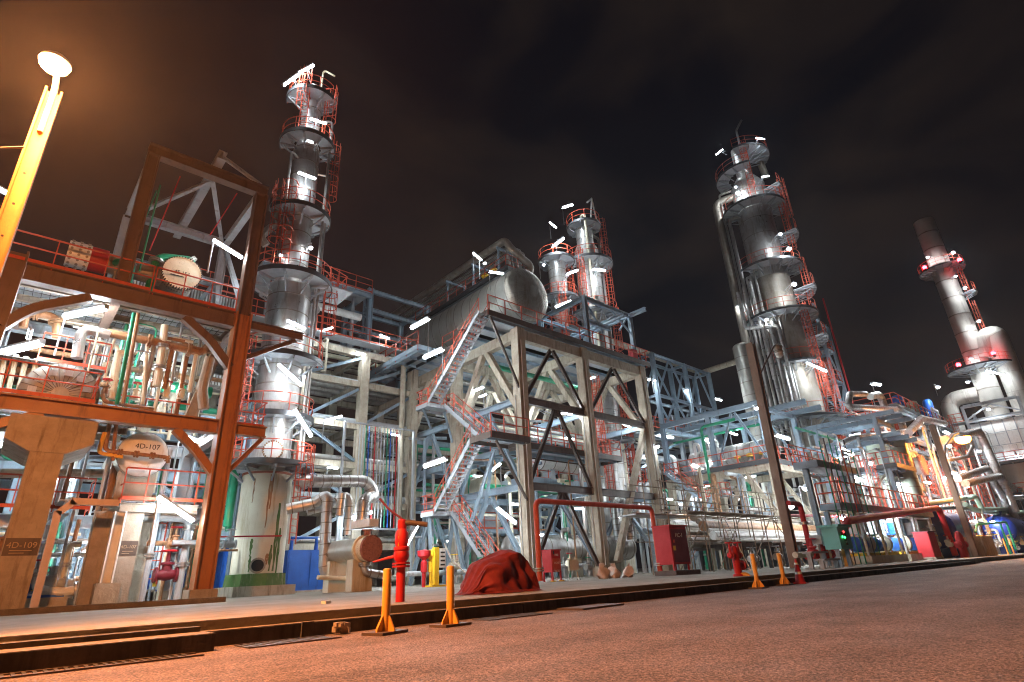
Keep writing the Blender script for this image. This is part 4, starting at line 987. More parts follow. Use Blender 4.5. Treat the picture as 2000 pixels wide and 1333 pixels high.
rails(t, [(27.6,YC+3.1,M2),(27.6,41,M2)], 1.25, 1.5, drop=.3, pm=.07, r=.038); rails(t, [(30,YC+3.0,M2),(36.2,YC+3.,M2)], 1.25, 1.4, drop=.3, pm=.07)
deck(t, 29.4, 36.4, 31.2, 40.8, 7.4, edge='blue', jm='grey'); rails(t, [(29.4,31.2,7.4),(36.4,31.2,7.4)], 1.2, 1.2, drop=.3, pm=.07)
deck(t, 33.0, 38.6, 34.8, 41, 12.2, edge='blue'); rails(t, [(33,34.8,12.2),(38.6,34.8,12.2)], 1.2, 1.3, drop=.2, pm=.07)
deck(t, 25.8, 31.6, 34.9, 41, 4.0, edge='blue'); rails(t, [(25.8,34.8,4.0),(31.6,34.8,4.0)], 1.2, 1.2)
obj('strut', M().beam((22.6,YC-.2,17.2),(25.1,YC-.2,12.3),.12,.16), K['dkbrown'], t); obj('strut', M().beam((22.2,YC-.85,8.4),(25.1,YC-.3,5.0),.12,.16), K['dkbrown'], t)
# stair ---------------------------------------------------------------
s = ST = thing('staircase', 'zigzag steel staircase with orange red handrails up the left side of the concrete frame', 'staircase', (23,31,PZ))
XO, XI = 22.35, 23.65; sd = V((1,0,0))
stair(s, (XO,33.2,12.55), (XO,YC+.1,DZ-.05), .9, sd, 22)
stair(s, (XI,YC+1.35,M2-.05), (XI,33.1,12.5), .9, sd, 16)
stair(s, (XO,32.3,4.85), (XO,YC+1.3,M2-.05), .9, sd, 17)
stair(s, (XI,YC+.7,PZ+.05), (XI,32.2,4.8), .9, sd, 19)
for z, y in ((12.55,33.25),(4.85,32.35)):
    obj('landing', M().b2((XO-.5,y,z-.08),(XI+.5,y+1.5,z)), K['galv'], s); g = M()
    for p, q in (((XO-.52,y),(XO-.52,y+1.5)),((XI+.52,y),(XI+.52,y+1.5)),((XO-.5,y+1.53),(XI+.5,y+1.53)),((XO-.5,y-.03),(XI+.5,y-.03))): g.beam((*p,z-.16),(*q,z-.16),.05,.3)
    obj('landing_edge', g, K['grey'], s)
    rails(s, [(XO-.5,y,z),(XO-.5,y+1.5,z),(XI+.5,y+1.5,z),(XI+.5,y,z)], 1.1, .9, r=.036)
    for a in (XO-.3, XI+.3):
        obj('strut', M().ib((a,y+.9,z-.2),(24.9,y+1.2,z-2.4) if a > 23 else (a+1.0,y+1.3,z-1.6),.12,.14), K['blue'], s)
for a, dx in ((XO-.35,-.4),(XI+.35,.3)):
    for dy in (-1.0,1.6): obj('support_leg', M().ib((a,33.1,4.5),(a+dx,33.1+dy,PZ),.2,.24), K['blue'], s)
obj('support_leg', M().ib((XI+.2,YC+1.4,8.4),(XI+.9,YC+3.2,5.0),.18,.2), K['blue'], s); obj('support_leg', M().ib((XI+.2,YC+1.3,8.4),(XI-.6,YC+2.8,4.0),.18,.2), K['blue'], s)
# ------------------------------------------------------------------ the big drum
VC = V((29.2,29.0,22.15)); VR = 2.4
t = V1 = vessel_h('horizontal_drum', 'huge horizontal silver drum with a wrinkled dished end on top of the concrete frame', VC, (0,1,0), VR, .9, 16.5, 'cladw', 'cladh', .38, 'vessel', 1.15, None, (29.2,36,DZ), 56)
g = M()
for i in range(40):
    a = 2*PI*i/40; d = V((math.cos(a),0,math.sin(a)))
    pts = [VC+d*VR*math.cos(b)+V((0,.9-.38*VR*math.sin(b)-.004,0)) for b in [PI/2*k/7 for k in range(7)]]
    g.tube(pts, .014, 4, False)
obj('gore_seam', g, K['dull'], t)
for d_ in (2.5, 8.5, 14): obj('saddle', M().b2((VC.x-1.5,VC.y+d_,DZ),(VC.x+1.5,VC.y+d_+.5,VC.z-1.7)), K['grey'], t)
w = obj('walkway', M().b2((VC.x-1.3,VC.y+1.6,VC.z+VR+.25),(VC.x+1.0,VC.y+16,VC.z+VR+.32)), K['galv'], t)
obj('walkway_beam', M().ib((VC.x-1.35,VC.y+1.5,VC.z+VR+.1),(VC.x-1.35,VC.y+16.2,VC.z+VR+.1),.2,.4), K['dark'], t)
rails(t, [(VC.x-1.3,VC.y+15.9,VC.z+VR+.32),(VC.x-1.3,VC.y+1.6,VC.z+VR+.32),(VC.x+1.0,VC.y+1.6,VC.z+VR+.32),(VC.x+1.0,VC.y+9,VC.z+VR+.32)], 1.1, 1.4)
TZ = VC.z+VR+.35
for k, yy in enumerate((31.9,35.5,39.5)):
    g = M()
    for x in (VC.x-1.1, VC.x+.9): g.ib((x,yy,TZ),(x,yy,TZ+2.3),.16,.16)
    g.ib((VC.x-1.3,yy,TZ+2.35),(VC.x+1.1,yy,TZ+2.35),.16,.2)
    single('pipe_support', g, K['blue'], f'blue goalpost pipe support on the drum walkway, {("nearest","middle","farthest")[k]} of three', 'pipe support', (VC.x,yy,TZ), 'goalpost supports on the drum')
pa = P(961,458,X=VC.x-.7); 
zt = TZ+2.9
pipe([(VC.x-.9,52,zt),(VC.x-.9,VC.y+2.2,zt),(VC.x-.7,VC.y+1.7,zt-1.0),(VC.x+.6,VC.y+1.6,zt-1.7),(VC.x+1.5,VC.y+1.6,zt-2.0),(VC.x+1.5,VC.y+2.4,VC.z+1.6)], .33, 'dull', 'thick insulated overhead pipe running along the drum and curving down onto it', bend=.8, bands=1.2)
for k in range(4): pipe([(VC.x-.4+.36*k,50,TZ+2.52),(VC.x-.4+.36*k,VC.y+2.6+.3*k,TZ+2.52),(VC.x-.4+.36*k,VC.y+2.6+.3*k,TZ+.6)], .09+.02*(k%2), 'pipe', f'{ORD[k]} from the outside of the thin pipes lying under the thick overhead drum pipe', group='thin pipes along the drum', bend=.3)
for k, (yy, h) in enumerate(((30.9,2.1),(31.3,2.6),(31.8,2.2))):
    pipe([(VC.x+.4,yy,TZ),(VC.x+.4,yy,TZ+h),(VC.x+1.0,yy,TZ+h),(VC.x+1.0,yy,TZ+.4)], .09, 'pipe', f'{("front","middle","rear")[k]} silver hoop pipe of three on the near end of the drum', group='hoop pipes on the drum end', bend=.2)
for k, yy in enumerate((33.2,34.4)):
    v = thing('control_valve', ('yellow topped control valve on the drum, the nearer','yellow topped control valve on the drum, the farther')[k], 'valve', (VC.x-.6,yy,TZ)); p = V((VC.x-.6,yy,TZ))
    obj('body', M().lathe([(.1,0),(.16,.1),(.16,.3),(.07,.32),(.07,.7)], p, n=12), K['pipe'], v); obj('actuator', M().lathe([(.08,.7),(.34,.74),(.38,.85),(.34,.96),(.1,1.02)], p, n=16), K['yellow'], v)
# upper steel frame to the right, on the deck ------------------------
t = thing('steel_structure', 'open blue grey steel frame standing on the right end of the concrete frame deck', 'steel structure', (36,30,DZ))
UX = [34.2, 40.6]; UY = [27.4, 33.5]; UZ = 22.8
pA, pB = P(1135,553,Y=27.6), P(1232,590,Y=30)
for x in (33.9,):
    for y in (27.6, 33): obj('column', M().ib((x,y,DZ),(x,y,22.6),.34,.34), K['blue'], t)
for x in (40.2,):
    for y in (27.6, 33): obj('column', M().ib((x,y,DZ),(x,y,22.2),.34,.34), K['blue'], t)
for p, q in (((33.9,27.6,22.4),(33.9,36,22.4)),((40.2,25.8,22.4),(40.2,36,22.4)),((37,26,21.0),(37,36,21.0)),((34.1,27.6,22.35),(40.0,27.6,22.35)),((34.1,33,22.35),(40,33,22.35)),((34.1,27.6,20.2),(37,27.6,20.2))): obj('beam', M().ib(p,q,.3,.36), K['blue'], t)
obj('brace', M().ib((40.2,28,22.2),(38.4,27.6,20.5),.12,.14), K['blue'], t); obj('brace', M().ib((40.0,27.6,20.6),(37.5,27.6,22.2),.12,.14), K['blue'], t); obj('brace', M().ib((34.2,27.6,21.8),(36,27.6,19.6),.12,.14), K['blue'], t)
# ------------------------------------------------------------------ two small columns behind
def small_tower(px, Y, pts, label, loc=None):
    cx = P(px[0], px[1], Y=Y).x
    return cx
cx = 43.0; cy = 34.
T2 = t = column_tower('distillation_column', 'shorter silver column behind the concrete frame with a white A frame davit on top', (cx,cy),
    [(PZ,4,1.3,1.3,'skirt'),(4,24,1.35,1.35,'clad'),(24,33.5,1.32,1.32,'clad'),(33.5,34.2,1.32,1.0,'clad'),(34.2,36.3,.95,.95,'clad'),(36.3,37,.95,.1,'clad')], 'clad', 1.3)
for z, ra, rb, a0, a1 in ((36.6,.6,1.9,0,360),(31.6,1.35,2.7,140,400),(25.4,1.38,2.6,120,330),(19.5,1.38,2.7,100,380),(12,1.38,2.6,150,390)): ring(t, (cx,cy), z, ra, rb, a0, a1, nb=6, posts=8, h=1.3)
for ang, r, z0, z1 in ((330,1.9,25.4,37),(320,2.0,19.5,25.5),(325,1.9,12,19.5),(200,2.0,25.5,31.6),(215,2.2,5,12),(335,2.0,5,12)): a = R(ang); ladder(t, cx+r*math.cos(a), cy+r*math.sin(a), z0, z1, ang)
g = M(); g.tube([(cx-.2,cy-1.2,36.6),(cx+.5,cy-1.2,40.2),(cx+1.1,cy-1.2,36.6)], .1, 6); g.tube([(cx+.5,cy-1.2,40.2),(cx-.9,cy-1.6,38.8)], .1, 6); obj('davit', g, K['white'], t)
pipe([(cx+1.75,cy-.6,3),(cx+1.75,cy-.6,35.5),(cx,cy,36.2)], .16, 'pipe', 'riser pipe on the right flank of the shorter silver column')
pipe([(cx-1.2,cy-1.25,20),(cx-1.2,cy-1.25,37.2),(cx-.4,cy,38.1),(cx-.2,cy,36.5)], .14, 'pcream', 'pale overhead pipe looping over the top of the shorter silver column', bend=.5)
cx2 = 39.0; cy2 = 35.
t = column_tower('distillation_column', 'slimmest silver column between the big drum and the shorter column', (cx2,cy2),
    [(DZ,24,.5,.5,'clad'),(24,25.5,.5,.95,'clad'),(25.5,31,.95,.95,'clad'),(31,31.6,.95,.1,'clad')], 'clad', 1.0)
for z, ra, rb, a0, a1 in ((31.2,.5,1.9,60,420),(26.6,.97,2.0,120,400),(23.0,.55,1.7,140,400)): ring(t, (cx2,cy2), z, ra, rb, a0, a1, nb=5, posts=7, h=1.2)
for ang, r, z0, z1 in ((350,1.3,23,31.5),(230,1.6,18,26.6)): a = R(ang); ladder(t, cx2+r*math.cos(a), cy2+r*math.sin(a), z0, z1, ang)
# ------------------------------------------------------------------ low horizontal drum behind the right bay
c = P(1075,1070,Y=31.0)
t = vessel_h('horizontal_drum', 'long shiny horizontal drum lying low behind the right bays of the concrete frame', (27.5,31.2,2.35), (1,0,0), .95, 0, 13.0, 'clad', 'clad', .4, 'vessel', 1.6, None, (33,31.2,PZ), 40)
for d_ in (1.5,6,11): obj('saddle', M().b2((27.5+d_,30.5,PZ),(28+d_,31.9,1.6)), K['conc'], t)
for k, (px, lb) in enumerate(((1212,'left silver hairpin bend rising above the low drum by the scaffold'),(1237,'right silver hairpin bend rising above the low drum by the scaffold'))):
    p = P(px,1020,Y=30); q = P(px,985,Y=30); pipe([(p.x-.6,30,2.9),(p.x-.6,30,q.z),(p.x+.1,30,q.z+.55),(p.x+.8,30,q.z),(p.x+.8,30,3.4)], .3, 'clad', lb, bend=.6, bands=.45)
c = P(985,915,Y=37)
t = vessel_h('horizontal_drum', 'cream drum with a dished end on the blue deck inside the concrete frame', (27.9,33.5,7.0), (.25,1,0), .95, .4, 5, 'pcream', 'pcream', .4, 'vessel', 0, None, (28.2,36,4.2)); obj('saddle', M().b2((27.6,35,4.02),(29.4,35.4,6.3)), K['grey'], t)
t = vessel_h('horizontal_drum', 'white insulated drum on the railed middle deck of the concrete frame', (31.0,31.6,9.0), (1,0,0), .95, 0, 5, 'white', 'white', .35, 'vessel', 1.2, None, (33,31.6,7.4)); obj('saddle', M().b2((32,31.1,7.41),(32.4,32.1,8.4)), K['grey'], t)
for k, (px, Y) in enumerate(((1182,33.0),(1200,33.4))):
    p = P(px,800,Y=Y); t = thing('vertical_vessel', ('slim upright silver vessel behind the middle column of the frame','upright cream vessel beside the slim silver vessel')[k], 'vessel', (p.x,Y,9)); o_ = obj('shell', M().lathe([(.1,5.2),(.55,5.6),(.55,13.5),(.1,14.1)], (p.x,Y,0), n=28), K[('clad','pcream')[k]], t)
    g = M()
    for zz in range(6,14): g.lathe([(.55,zz),(.566,zz+.01),(.566,zz+.06),(.55,zz+.07)], (p.x,Y,0), n=28, caps=False)
    inlay(o_, g, K['dull'])
    for a in (-.4,.4): obj('leg', M().b2((p.x+a-.08,Y-.1,PZ),(p.x+a+.08,Y+.1,5.4)), K['grey'], t)
t = thing('ladder', 'caged red ladder rising in front of the slim upright vessels', 'ladder', (36.5,31.5,8.9)); q = P(1160,760,Y=31.5); ladder(t, q.x, 31.5, 8.9, 16.3, 250)
t = thing('ladder', 'red caged ladder between the middle and right columns of the frame', 'ladder', (40,33,8)); q = P(1208,740,Y=33); ladder(t, q.x, 33, 7.4, 17, 250)
# red box on the deck edge at the right
q = P(1240,685,Y=27.0); single('fire_box', M().b2((q.x-.35,27.0,DZ),(q.x+.35,27.5,DZ+1.1)), K['red'], 'small red box at the right end of the top deck railing', 'box')
# ------------------------------------------------------------------ blue frame right of the concrete frame
BX = [50.0, 57.0]; BY = [21.8, 27.0, 32.2]
t = thing('steel_structure', 'blue grey open steel structure with a railed deck, right of the concrete frame', 'steel structure', (53.5,27,PZ))
for x in BX:
    for y in BY:
        o = obj('column', M().b2((x-.3,y-.3,PZ),(x+.3,y+.3,8.7)), K['conc'], t); obj('upper_column', M().ib((x,y,9.05),(x,y,13.9 if y != 99 else 14),.42,.42), K['blue'], o)
for x in (50.0, 53.5, 57.0): obj('beam', M().ib((x,19.0 if x > 51 else 21.6,14.15),(x,32.4,14.15),.36,.5), K['blue'], t)
for y in BY: obj('beam', M().ib((50.2,y,13.8),(56.8,y,13.8),.3,.4), K['blue'], t)
for x in BX:
    for a, b in zip(BY[:-1], BY[1:]):
        obj('beam', M().beam((x,a+.3,8.4),(x,b-.3,8.4),.5,.6), K['conc'], t)
        mdl = (a+b)/2
        for s_, e in ((-1,a),(1,b)):
            obj('brace', M().beam((x,e-s_*.3,4.2),(x,mdl+s_*.2,8.05),.34,.34), K['conc'], t)
            if a == BY[0]: obj('brace', M().ib((x,e-s_*.3,9.3),(x,mdl+s_*.15,13.8),.2,.2), K['blue'], t)
for y in BY: obj('beam', M().beam((50.3,y,8.41),(56.7,y,8.41),.4,.5), K['conc'], t)
deck(t, 49.6, 57.4, 21.5, 32.5, 9.0, edge='dark')
rails(t, [(57.4,21.5,9.0),(49.6,21.5,9.0),(49.6,32.4,9.0)], 1.25, 1.6, drop=.4, pm=.1, r=.045); rails(t, [(49.6,33.4,9.),(49.6,36,9.),(51,36,9)], 1.25, 1.4, pm=.1, r=.045)
t = thing('staircase', 'blue and orange stair descending from the blue structure deck to a railed landing', 'staircase', (48.5,30,3))
a, b = P(1372,968,X=49), P(1305,925,X=49)
stair(t, (48.9,a.y,a.z-.3), (48.9,b.y,b.z), .9, V((1,0,0)), 14, 'blue'); z_ = a.z-.3; y_ = a.y
obj('landing', M().b2((48.3,y_-2.6,z_-.08),(49.5,y_,z_)), K['galv'], t); rails(t, [(48.3,y_,z_),(48.3,y_-2.6,z_),(49.5,y_-2.6,z_)], 1.1, .8, r=.045)
stair(t, (47.7,y_+1.8,PZ+.1), (47.7,y_-2.0,z_), .8, V((1,0,0)), 13, 'blue')
for yy in (y_-2.5, y_-.1): obj('support_leg', M().ib((49.4,yy,PZ),(49.4,yy,z_-.1),.2,.2), K['blue'], t)
t = vessel_h('horizontal_drum', 'shiny horizontal exchanger drum lying on the blue structure deck', (52.0,22.4,10.3), (0,1,0), .95, .3, 8.0, 'clad', 'clad', .3, 'vessel', 1.3, None, (52,26,9.0))
for d_ in (1.5,6.0): obj('saddle', M().b2((51.4,22.4+d_,9.01),(52.6,22.8+d_,9.6)), K['grey'], t)
for k, yy in enumerate((27.6,28.6,29.6)): pipe([(52,yy,11.1),(52,yy,12.0),(51.2,yy,12.0),(51.2,yy,10)], .16, 'white', f'{("right","middle","left")[k]} white looped pipe on top of the drum on the blue structure', bend=.35, group='white looped pipes on the drum')
for k, yy in enumerate((22.6,23.8,25.0)):
    v = thing('control_valve', f'yellow capped valve on the blue structure deck edge, {("right","middle","left")[k]} of three', 'valve', (50.4,yy,9.0)); p = V((50.4,yy,9.0)); obj('body', M().lathe([(.12,0),(.2,.1),(.2,.35),(.08,.4),(.08,.6)], p, n=12), K['pipe'], v); obj('cap', M().lathe([(.1,.6),(.3,.65),(.3,.85),(.1,.95)], p, n=12), K['yellow'], v)
pipe([(49.3,27.5,PZ),(49.3,27.5,13.0),(49.3,24,13.0)], .15, 'pgreen', 'green riser with an elbow between the concrete frame and the blue structure', bend=.5)
pipe([(53,33,12.9),(53,22.5,12.9),(53,22.5,9.4)], .13, 'pgreen', 'green pipe under the roof beams of the blue structure', bend=.4)
pipe([(55,21,12.3),(70,21,12.3)], .12, 'pgreen', 'green pipe running right from the blue structure', bend=.4)
# extra blue beams and grey bridge right of the bare lamp post
t = thing('steel_structure', 'blue grey steel framing in front of the tall right column behind the bare lamp post', 'steel structure', (60,19,PZ))
for x in (59.5, 64.5):
    for y in (15.6, 21.0): obj('column', M().ib((x,y,PZ),(x,y,12.8),.34,.34), K['blue'], t)
for z in (12.9, 10.9, 8.0):
    for x in (59.5,62.0,64.5): obj('beam', M().ib((x,13.9 if z > 9 else 15,z),(x,22.5,z),.3,.4), K['blue'], t)
    for y in (15.6,21.0): obj('beam', M().ib((59.7,y,z-.42),(64.3,y,z-.42),.28,.4), K['blue'], t)
deck(t, 59.2, 65, 14.9, 22, 8.3, edge='dark'); rails(t, [(59.2,22,8.3),(59.2,14.9,8.3),(65,14.9,8.3)], 1.2, 1.4, pm=.1, r=.045)
for a, b in (((59.5,15.7,3),(59.5,20.8,7.8)),((59.5,20.8,3),(59.5,15.7,7.8))): obj('brace', M().ib(a,b,.18,.2), K['conc'], t)
# ------------------------------------------------------------------ lattice trestle carrying a pipe
t = thing('pipe_trestle', 'tall blue lattice trestle carrying one insulated pipe against the night sky', 'steel structure', (62,37,14))
x0, x1, zt, zb = 56.0, 69.0, 25.0, 9.0; ys = (36.0, 38.2)
for y in ys:
    for x in (x0, (x0+x1)/2+.6, x1): obj('post', M().ib((x,y,zb),(x,y,zt),.46,.46), K['blue'], t)
    for z in (zt-.2, 19.6, 15.2): obj('chord', M().ib((x0+.23,y,z),(x1-.23,y,z),.26,.34), K['blue'], t)
    xm = (x0+x1)/2+.6
    for a, b in ((x0,xm),(xm,x1)):
        for zz0, zz1 in ((19.8,zt-.4),(15.4,19.4)):
            mm_ = (a+b)/2
            obj('diagonal', M().ib((a+.25,y,zz0),(mm_-.15,y,zz1),.18,.2), K['blue'], t); obj('diagonal', M().ib((b-.25,y,zz0),(mm_+.15,y,zz1),.18,.2), K['blue'], t)
for x in (x0, (x0+x1)/2+.6, x1):
    for z in (zt-.2, 19.6, 15.2): obj('cross_beam', M().ib((x,ys[0]+.23,z),(x,ys[1]-.23,z),.22,.3), K['blue'], t)
pipe([(41,37.1,zt+.35),(x1,37.1,zt+.35),(x1+.4,37.1,zt+.35),(x1+.4,24.5,zt+.55)], .38, 'conc', 'long pale insulated pipe on the trestle turning towards the tall right column', bend=.9, bands=2.5)
# ------------------------------------------------------------------ tall right column
RX, RY = 66.2, 24.0
def rz(px, py): return P(px, py, Y=RY-2).z
T3 = t = column_tower('distillation_column', 'massive tall grey brown column at right with pipes bundled down its left side', (RX,RY),
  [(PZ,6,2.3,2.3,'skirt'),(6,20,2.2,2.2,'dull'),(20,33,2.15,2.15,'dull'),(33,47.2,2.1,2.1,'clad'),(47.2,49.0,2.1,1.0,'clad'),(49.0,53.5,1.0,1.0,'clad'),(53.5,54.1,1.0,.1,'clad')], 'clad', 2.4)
for z, ra, rb, a0, a1 in ((51.6,1.0,3.6,190,330),(48.8,2.1,3.7,80,215),(43.2,2.15,3.9,95,330),(34.2,2.15,3.9,150,330),(27.6,2.2,4.1,110,335),(21.5,2.2,3.3,170,270),(15.0,2.25,4.0,110,330),(38.6,2.15,4.4,270,320),(30.8,2.2,4.6,270,325),(45.7,1.0,4.0,265,320),(24.4,2.2,4.4,265,320)):
    ring(t, (RX,RY), z, ra, rb, a0, a1, nb=max(4,int((a1-a0)/22)), posts=max(4,int((a1-a0)/24)), h=1.4, t=.1)
for ang, r, z0, z1 in ((212,2.3,43.3,51.6),(285,3.0,34.3,43),(290,3.4,27.7,34),(255,2.8,15,27.5),(295,3.2,15,21),(280,3.6,38.6,45.5)): a = R(ang); ladder(t, RX+r*math.cos(a), RY+r*math.sin(a), z0, z1, ang, .6)
obj('duct', M().tube(fil([V((RX+1.0,RY-.8,53)),V((RX+2.2,RY-1.6,52)),V((RX+2.5,RY-1.8,49.0))],.6), .45, 12), K['dull'], t)
obj('davit', M().tube(fil([V((RX-.6,RY-.6,53)),V((RX-.6,RY-.6,56.3)),V((RX+.6,RY-1.2,58.4))],.5), .14, 8), K['grey'], t)
obj('top_bracing', M().tube([(RX+.9,RY-1,51.7),(RX+1.8,RY-2,54.0),(RX+2.6,RY-1.4,51.7)], .08, 6), K['grey'], t)
rail_t = t
spec = [(4.3,.6,.5,'dull',4,46),(3.6,.7,.16,'pipe',6,47),(3.1,1.2,.24,'pipe',12,42.5),(2.6,1.6,.16,'clad',8,33.5),(2.1,2.0,.24,'clad',20,33.5),(1.6,2.3,.14,'clad',9,34),(.9,2.6,.2,'clad',10,27),(.1,2.7,.13,'pipe',9,27)]
LF_ = V((-.34,.94,0)); FR_ = V((-.94,-.34,0))
for k, (l_, f_, r, m_, z0, z1) in enumerate(spec):
    q_ = LF_*l_+FR_*f_; dx, dy = q_.x, q_.y
    pipe([(RX+dx,RY+dy,z0),(RX+dx,RY+dy,z1),(RX+dx*.3,RY+dy*.3,z1+.4)], r, m_, f'{ORD[k]} from the left of the vertical pipes strapped to the tall right column', group='risers on the tall right column', bend=r*2.5)
for k in range(3):
    o_ = V((RX,RY,0)); a_ = o_+LF_*(3.9-.8*k)+FR_*(2.4+.15*k); b_ = o_+LF_*(2.0-.8*k)+FR_*(2.9+.15*k); zz_ = V((0,0,1))
    pipe([a_+zz_*(31.5+.4*k),a_+zz_*(26.6-.2*k),b_+zz_*(26.2-.2*k),b_+zz_*14], .22, 'clad', f'{("left","middle","right")[k]} of three pipes that jog sideways at mid height of the tall right column', bend=.6, group='jogged pipes on the tall right column', bands=1.5)
t = vessel_h('vertical_vessel', 'pale upright drum squeezed between the jogged pipes and the bare lamp post', (RX-2.2,RY+4.4,6), (0,0,1), 1.1, 0, 19, 'cladw', 'cladw', .5, 'vessel', 1.6, None, (RX-2.2,RY+4.4,PZ)); obj('leg', M().lathe([(1.1,PZ),(1.1,5.9)], (RX-2.2,RY+4.4,0), n=24, caps=False), K['dull'], t)
# lattice stair tower right of it
t = thing('stair_tower', 'slender blue lattice stair tower with red railings leaning on the tall right column', 'steel structure', (71.5,23,PZ))
sx, sy, hw = 71.6, 22.6, 1.35
for a in (-1,1):
    for b in (-1,1): obj('post', M().ib((sx+a*hw,sy+b*hw,PZ),(sx+a*hw,sy+b*hw,30 if a < 0 else 27.5),.3,.3), K['blue'], t)
for k, z in enumerate((4,8,12,16,20,24,27.3)):
    for b in (-1,1):
        obj('beam', M().ib((sx-hw+.15,sy+b*hw,z),(sx+hw-.15,sy+b*hw,z),.2,.24), K['blue'], t); obj('beam', M().ib((sx+b*hw,sy-hw+.15,z),(sx+b*hw,sy+hw-.15,z),.2,.24), K['blue'], t)
    if z < 27:
        s_ = 1 if k % 2 else -1
        obj('diagonal', M().ib((sx-s_*hw*.9,sy-hw,z+.2),(sx+s_*hw*.9,sy-hw,z+3.8),.16,.16), K['blue'], t); obj('diagonal', M().ib((sx-hw,sy-s_*hw*.9,z+.2),(sx-hw,sy+s_*hw*.9,z+3.8),.16,.16), K['blue'], t)
        obj('deck', M().b2((sx-hw+.2,sy-hw+.2,z+.13),(sx+hw-.2,sy+hw-.2,z+.18)), K['galv'], t)
        stair(t, (sx-s_*hw*.7,sy,z+.2), (sx+s_*hw*.7,sy,z+3.9), .8, V((0,1,0)), 12, 'grey')
        rails(t, [(sx-hw,sy-hw-.1,z+.18),(sx+hw,sy-hw-.1,z+.18),(sx+hw+.1,sy+hw,z+.18)], 1.2, 1.2, r=.05)
obj('red_riser', M().tube([(sx+hw+.5,sy-hw-.3,PZ),(sx+hw+.5,sy-hw-.3,31.5)], .1, 8), K['red'], t)
# ------------------------------------------------------------------ flue stack
SX, SY = 122.0, 14.0
p0 = P(1815,455,Y=SY); p1 = P(1898,690,Y=SY); SX = (p0.x+p1.x)/2
t = thing('flue_stack', 'tall grey cylindrical flue stack with red obstruction lights at the far right', 'chimney', (SX,SY,.16))
zt = p0.z+1.5; zb = 17.0
obj('shell', M().lathe([(1.62,zb),(1.62,zt),(1.5,zt),(1.5,zt-3)], (SX,SY,0), n=40, caps=False), K['stack'], t)
z = zb+2
while z < zt-1: obj('stiffener', M().lathe([(1.61,z-.1),(1.68,z-.08),(1.68,z+.08),(1.61,z+.1)], (SX,SY,0), n=40, caps=False), K['dull'], t); z += 3.4
zp = P(1838,530,X=SX).z; zq = P(1912,722,X=SX).z
ring(t, (SX,SY), zp, 1.65, 3.5, 0, 360, nb=14, posts=16, h=1.5, t=.12); ring(t, (SX,SY), zq, 1.65, 4.6, 90, 330, nb=12, posts=14, h=1.5, t=.12)
for z0, z1, a in ((zq,zp-8,280),(zp-8,zp,272)): a = R(a); ladder(t, SX+2.0*math.cos(a), SY+2.0*math.sin(a), z0, z1, math.degrees(a), .7)
for z in (zp-5.5, zp-15): ring(t, (SX,SY), z, 1.65, 3.6, 250, 300, nb=3, posts=4, h=1.5, t=.12)
obj('lower_shell', M().lathe([(2.2,8),(2.2,15.5),(1.62,17.0)], (SX,SY,0), n=40, caps=False), K['stack'], t)
# ducts
q = [P(1900,694,Y=SY), P(1937,664,Y=SY), P(1990,770,Y=SY)]
xd = q[1].x+5
pipe([(SX,SY-1.2,31.0),(SX,11.6,34.6),(SX,10.4,34.6),(SX,10.4,8.0),(SX,13,6.5)], 1.55, 'stack', 'huge grey flue duct arching from the stack and dropping at the right edge', 'duct', bend=2.2, name='flue_duct', bands=3.3)
pipe([(SX,SY+1.4,25.4),(SX,20.0,25.5),(SX,20.0,3)], 1.25, 'stack', 'large grey elbow duct left of the stack turning down behind the pipes', 'duct', bend=2.4, name='flue_duct', bands=3.0)
t = thing('furnace_house', 'grey panelled furnace box with an open truss above, beneath the flue stack', 'furnace', (SX,14,.16))
fx, fy0, fy1 = SX-4.0, 10.4, 17.6
obj('casing', M().b2((fx,fy0,14.0),(SX+4,fy1,20.0)), K['white'], t)
g = M()
for i in range(6): y = fy0+(fy1-fy0)*i/5; g.b2((fx-.08,y-.06,14.0),(fx-.005,y+.06,20.0))
for z in (16,18,19.9): g.b2((fx-.1,fy0,z),(fx-.085,fy1,z+.1))
obj('panel_ribs', g, K['grey'], t)
g = M()
for i in range(4): g.b2((fx-.5,fy0+.5+i*1.75,15.0),(fx-.11,fy0+1.5+i*1.75,15.9))
obj('burner_hoods', g, K['clad'], t)
for x in (fx-.3,SX+4):
    for y in (fy0,fy1): obj('column', M().ib((x,y,.16),(x,y,23),.4,.4), K['grey'], t)
for z in (13.6,20.4,22.9): obj('beam', M().ib((fx-.3,fy0+.2,z),(fx-.3,fy1-.2,z),.36,.5), K['grey'], t)
m_ = (fy0+fy1)/2
for a in (fy0+.2,fy1-.2): obj('diagonal', M().ib((fx-.3,a,20.8),(fx-.3,m_,22.6),.22,.22), K['grey'], t)
deck(t, fx-2.0, fx-.55, fy0-.3, fy1+2.5, 13.3, edge='dark'); rails(t, [(fx-2,fy1+2.5,13.3),(fx-2,fy0-.3,13.3)], 1.4, 1.4, r=.06, pm=.1)
deck(t, fx-2.0, fx-.55, fy0-.3, fy1+4, 8.6, edge='dark'); rails(t, [(fx-2,fy1+4,8.6),(fx-2,fy0-.3,8.6)], 1.4, 1.4, r=.06, pm=.1)
rails(t, [(fx-.5,fy1+.3,20.6),(fx-.5,fy1+2.2,20.6),(fx+2,fy1+2.2,20.6)], 1.4, 1.0, r=.06); obj('platform', M().b2((fx-.6,fy1+.25,20.45),(fx+2,fy1+2.3,20.55)), K['galv'], t); ladder(t, fx-.9, fy1+1.6, 13.4, 20.5, 180, .7)
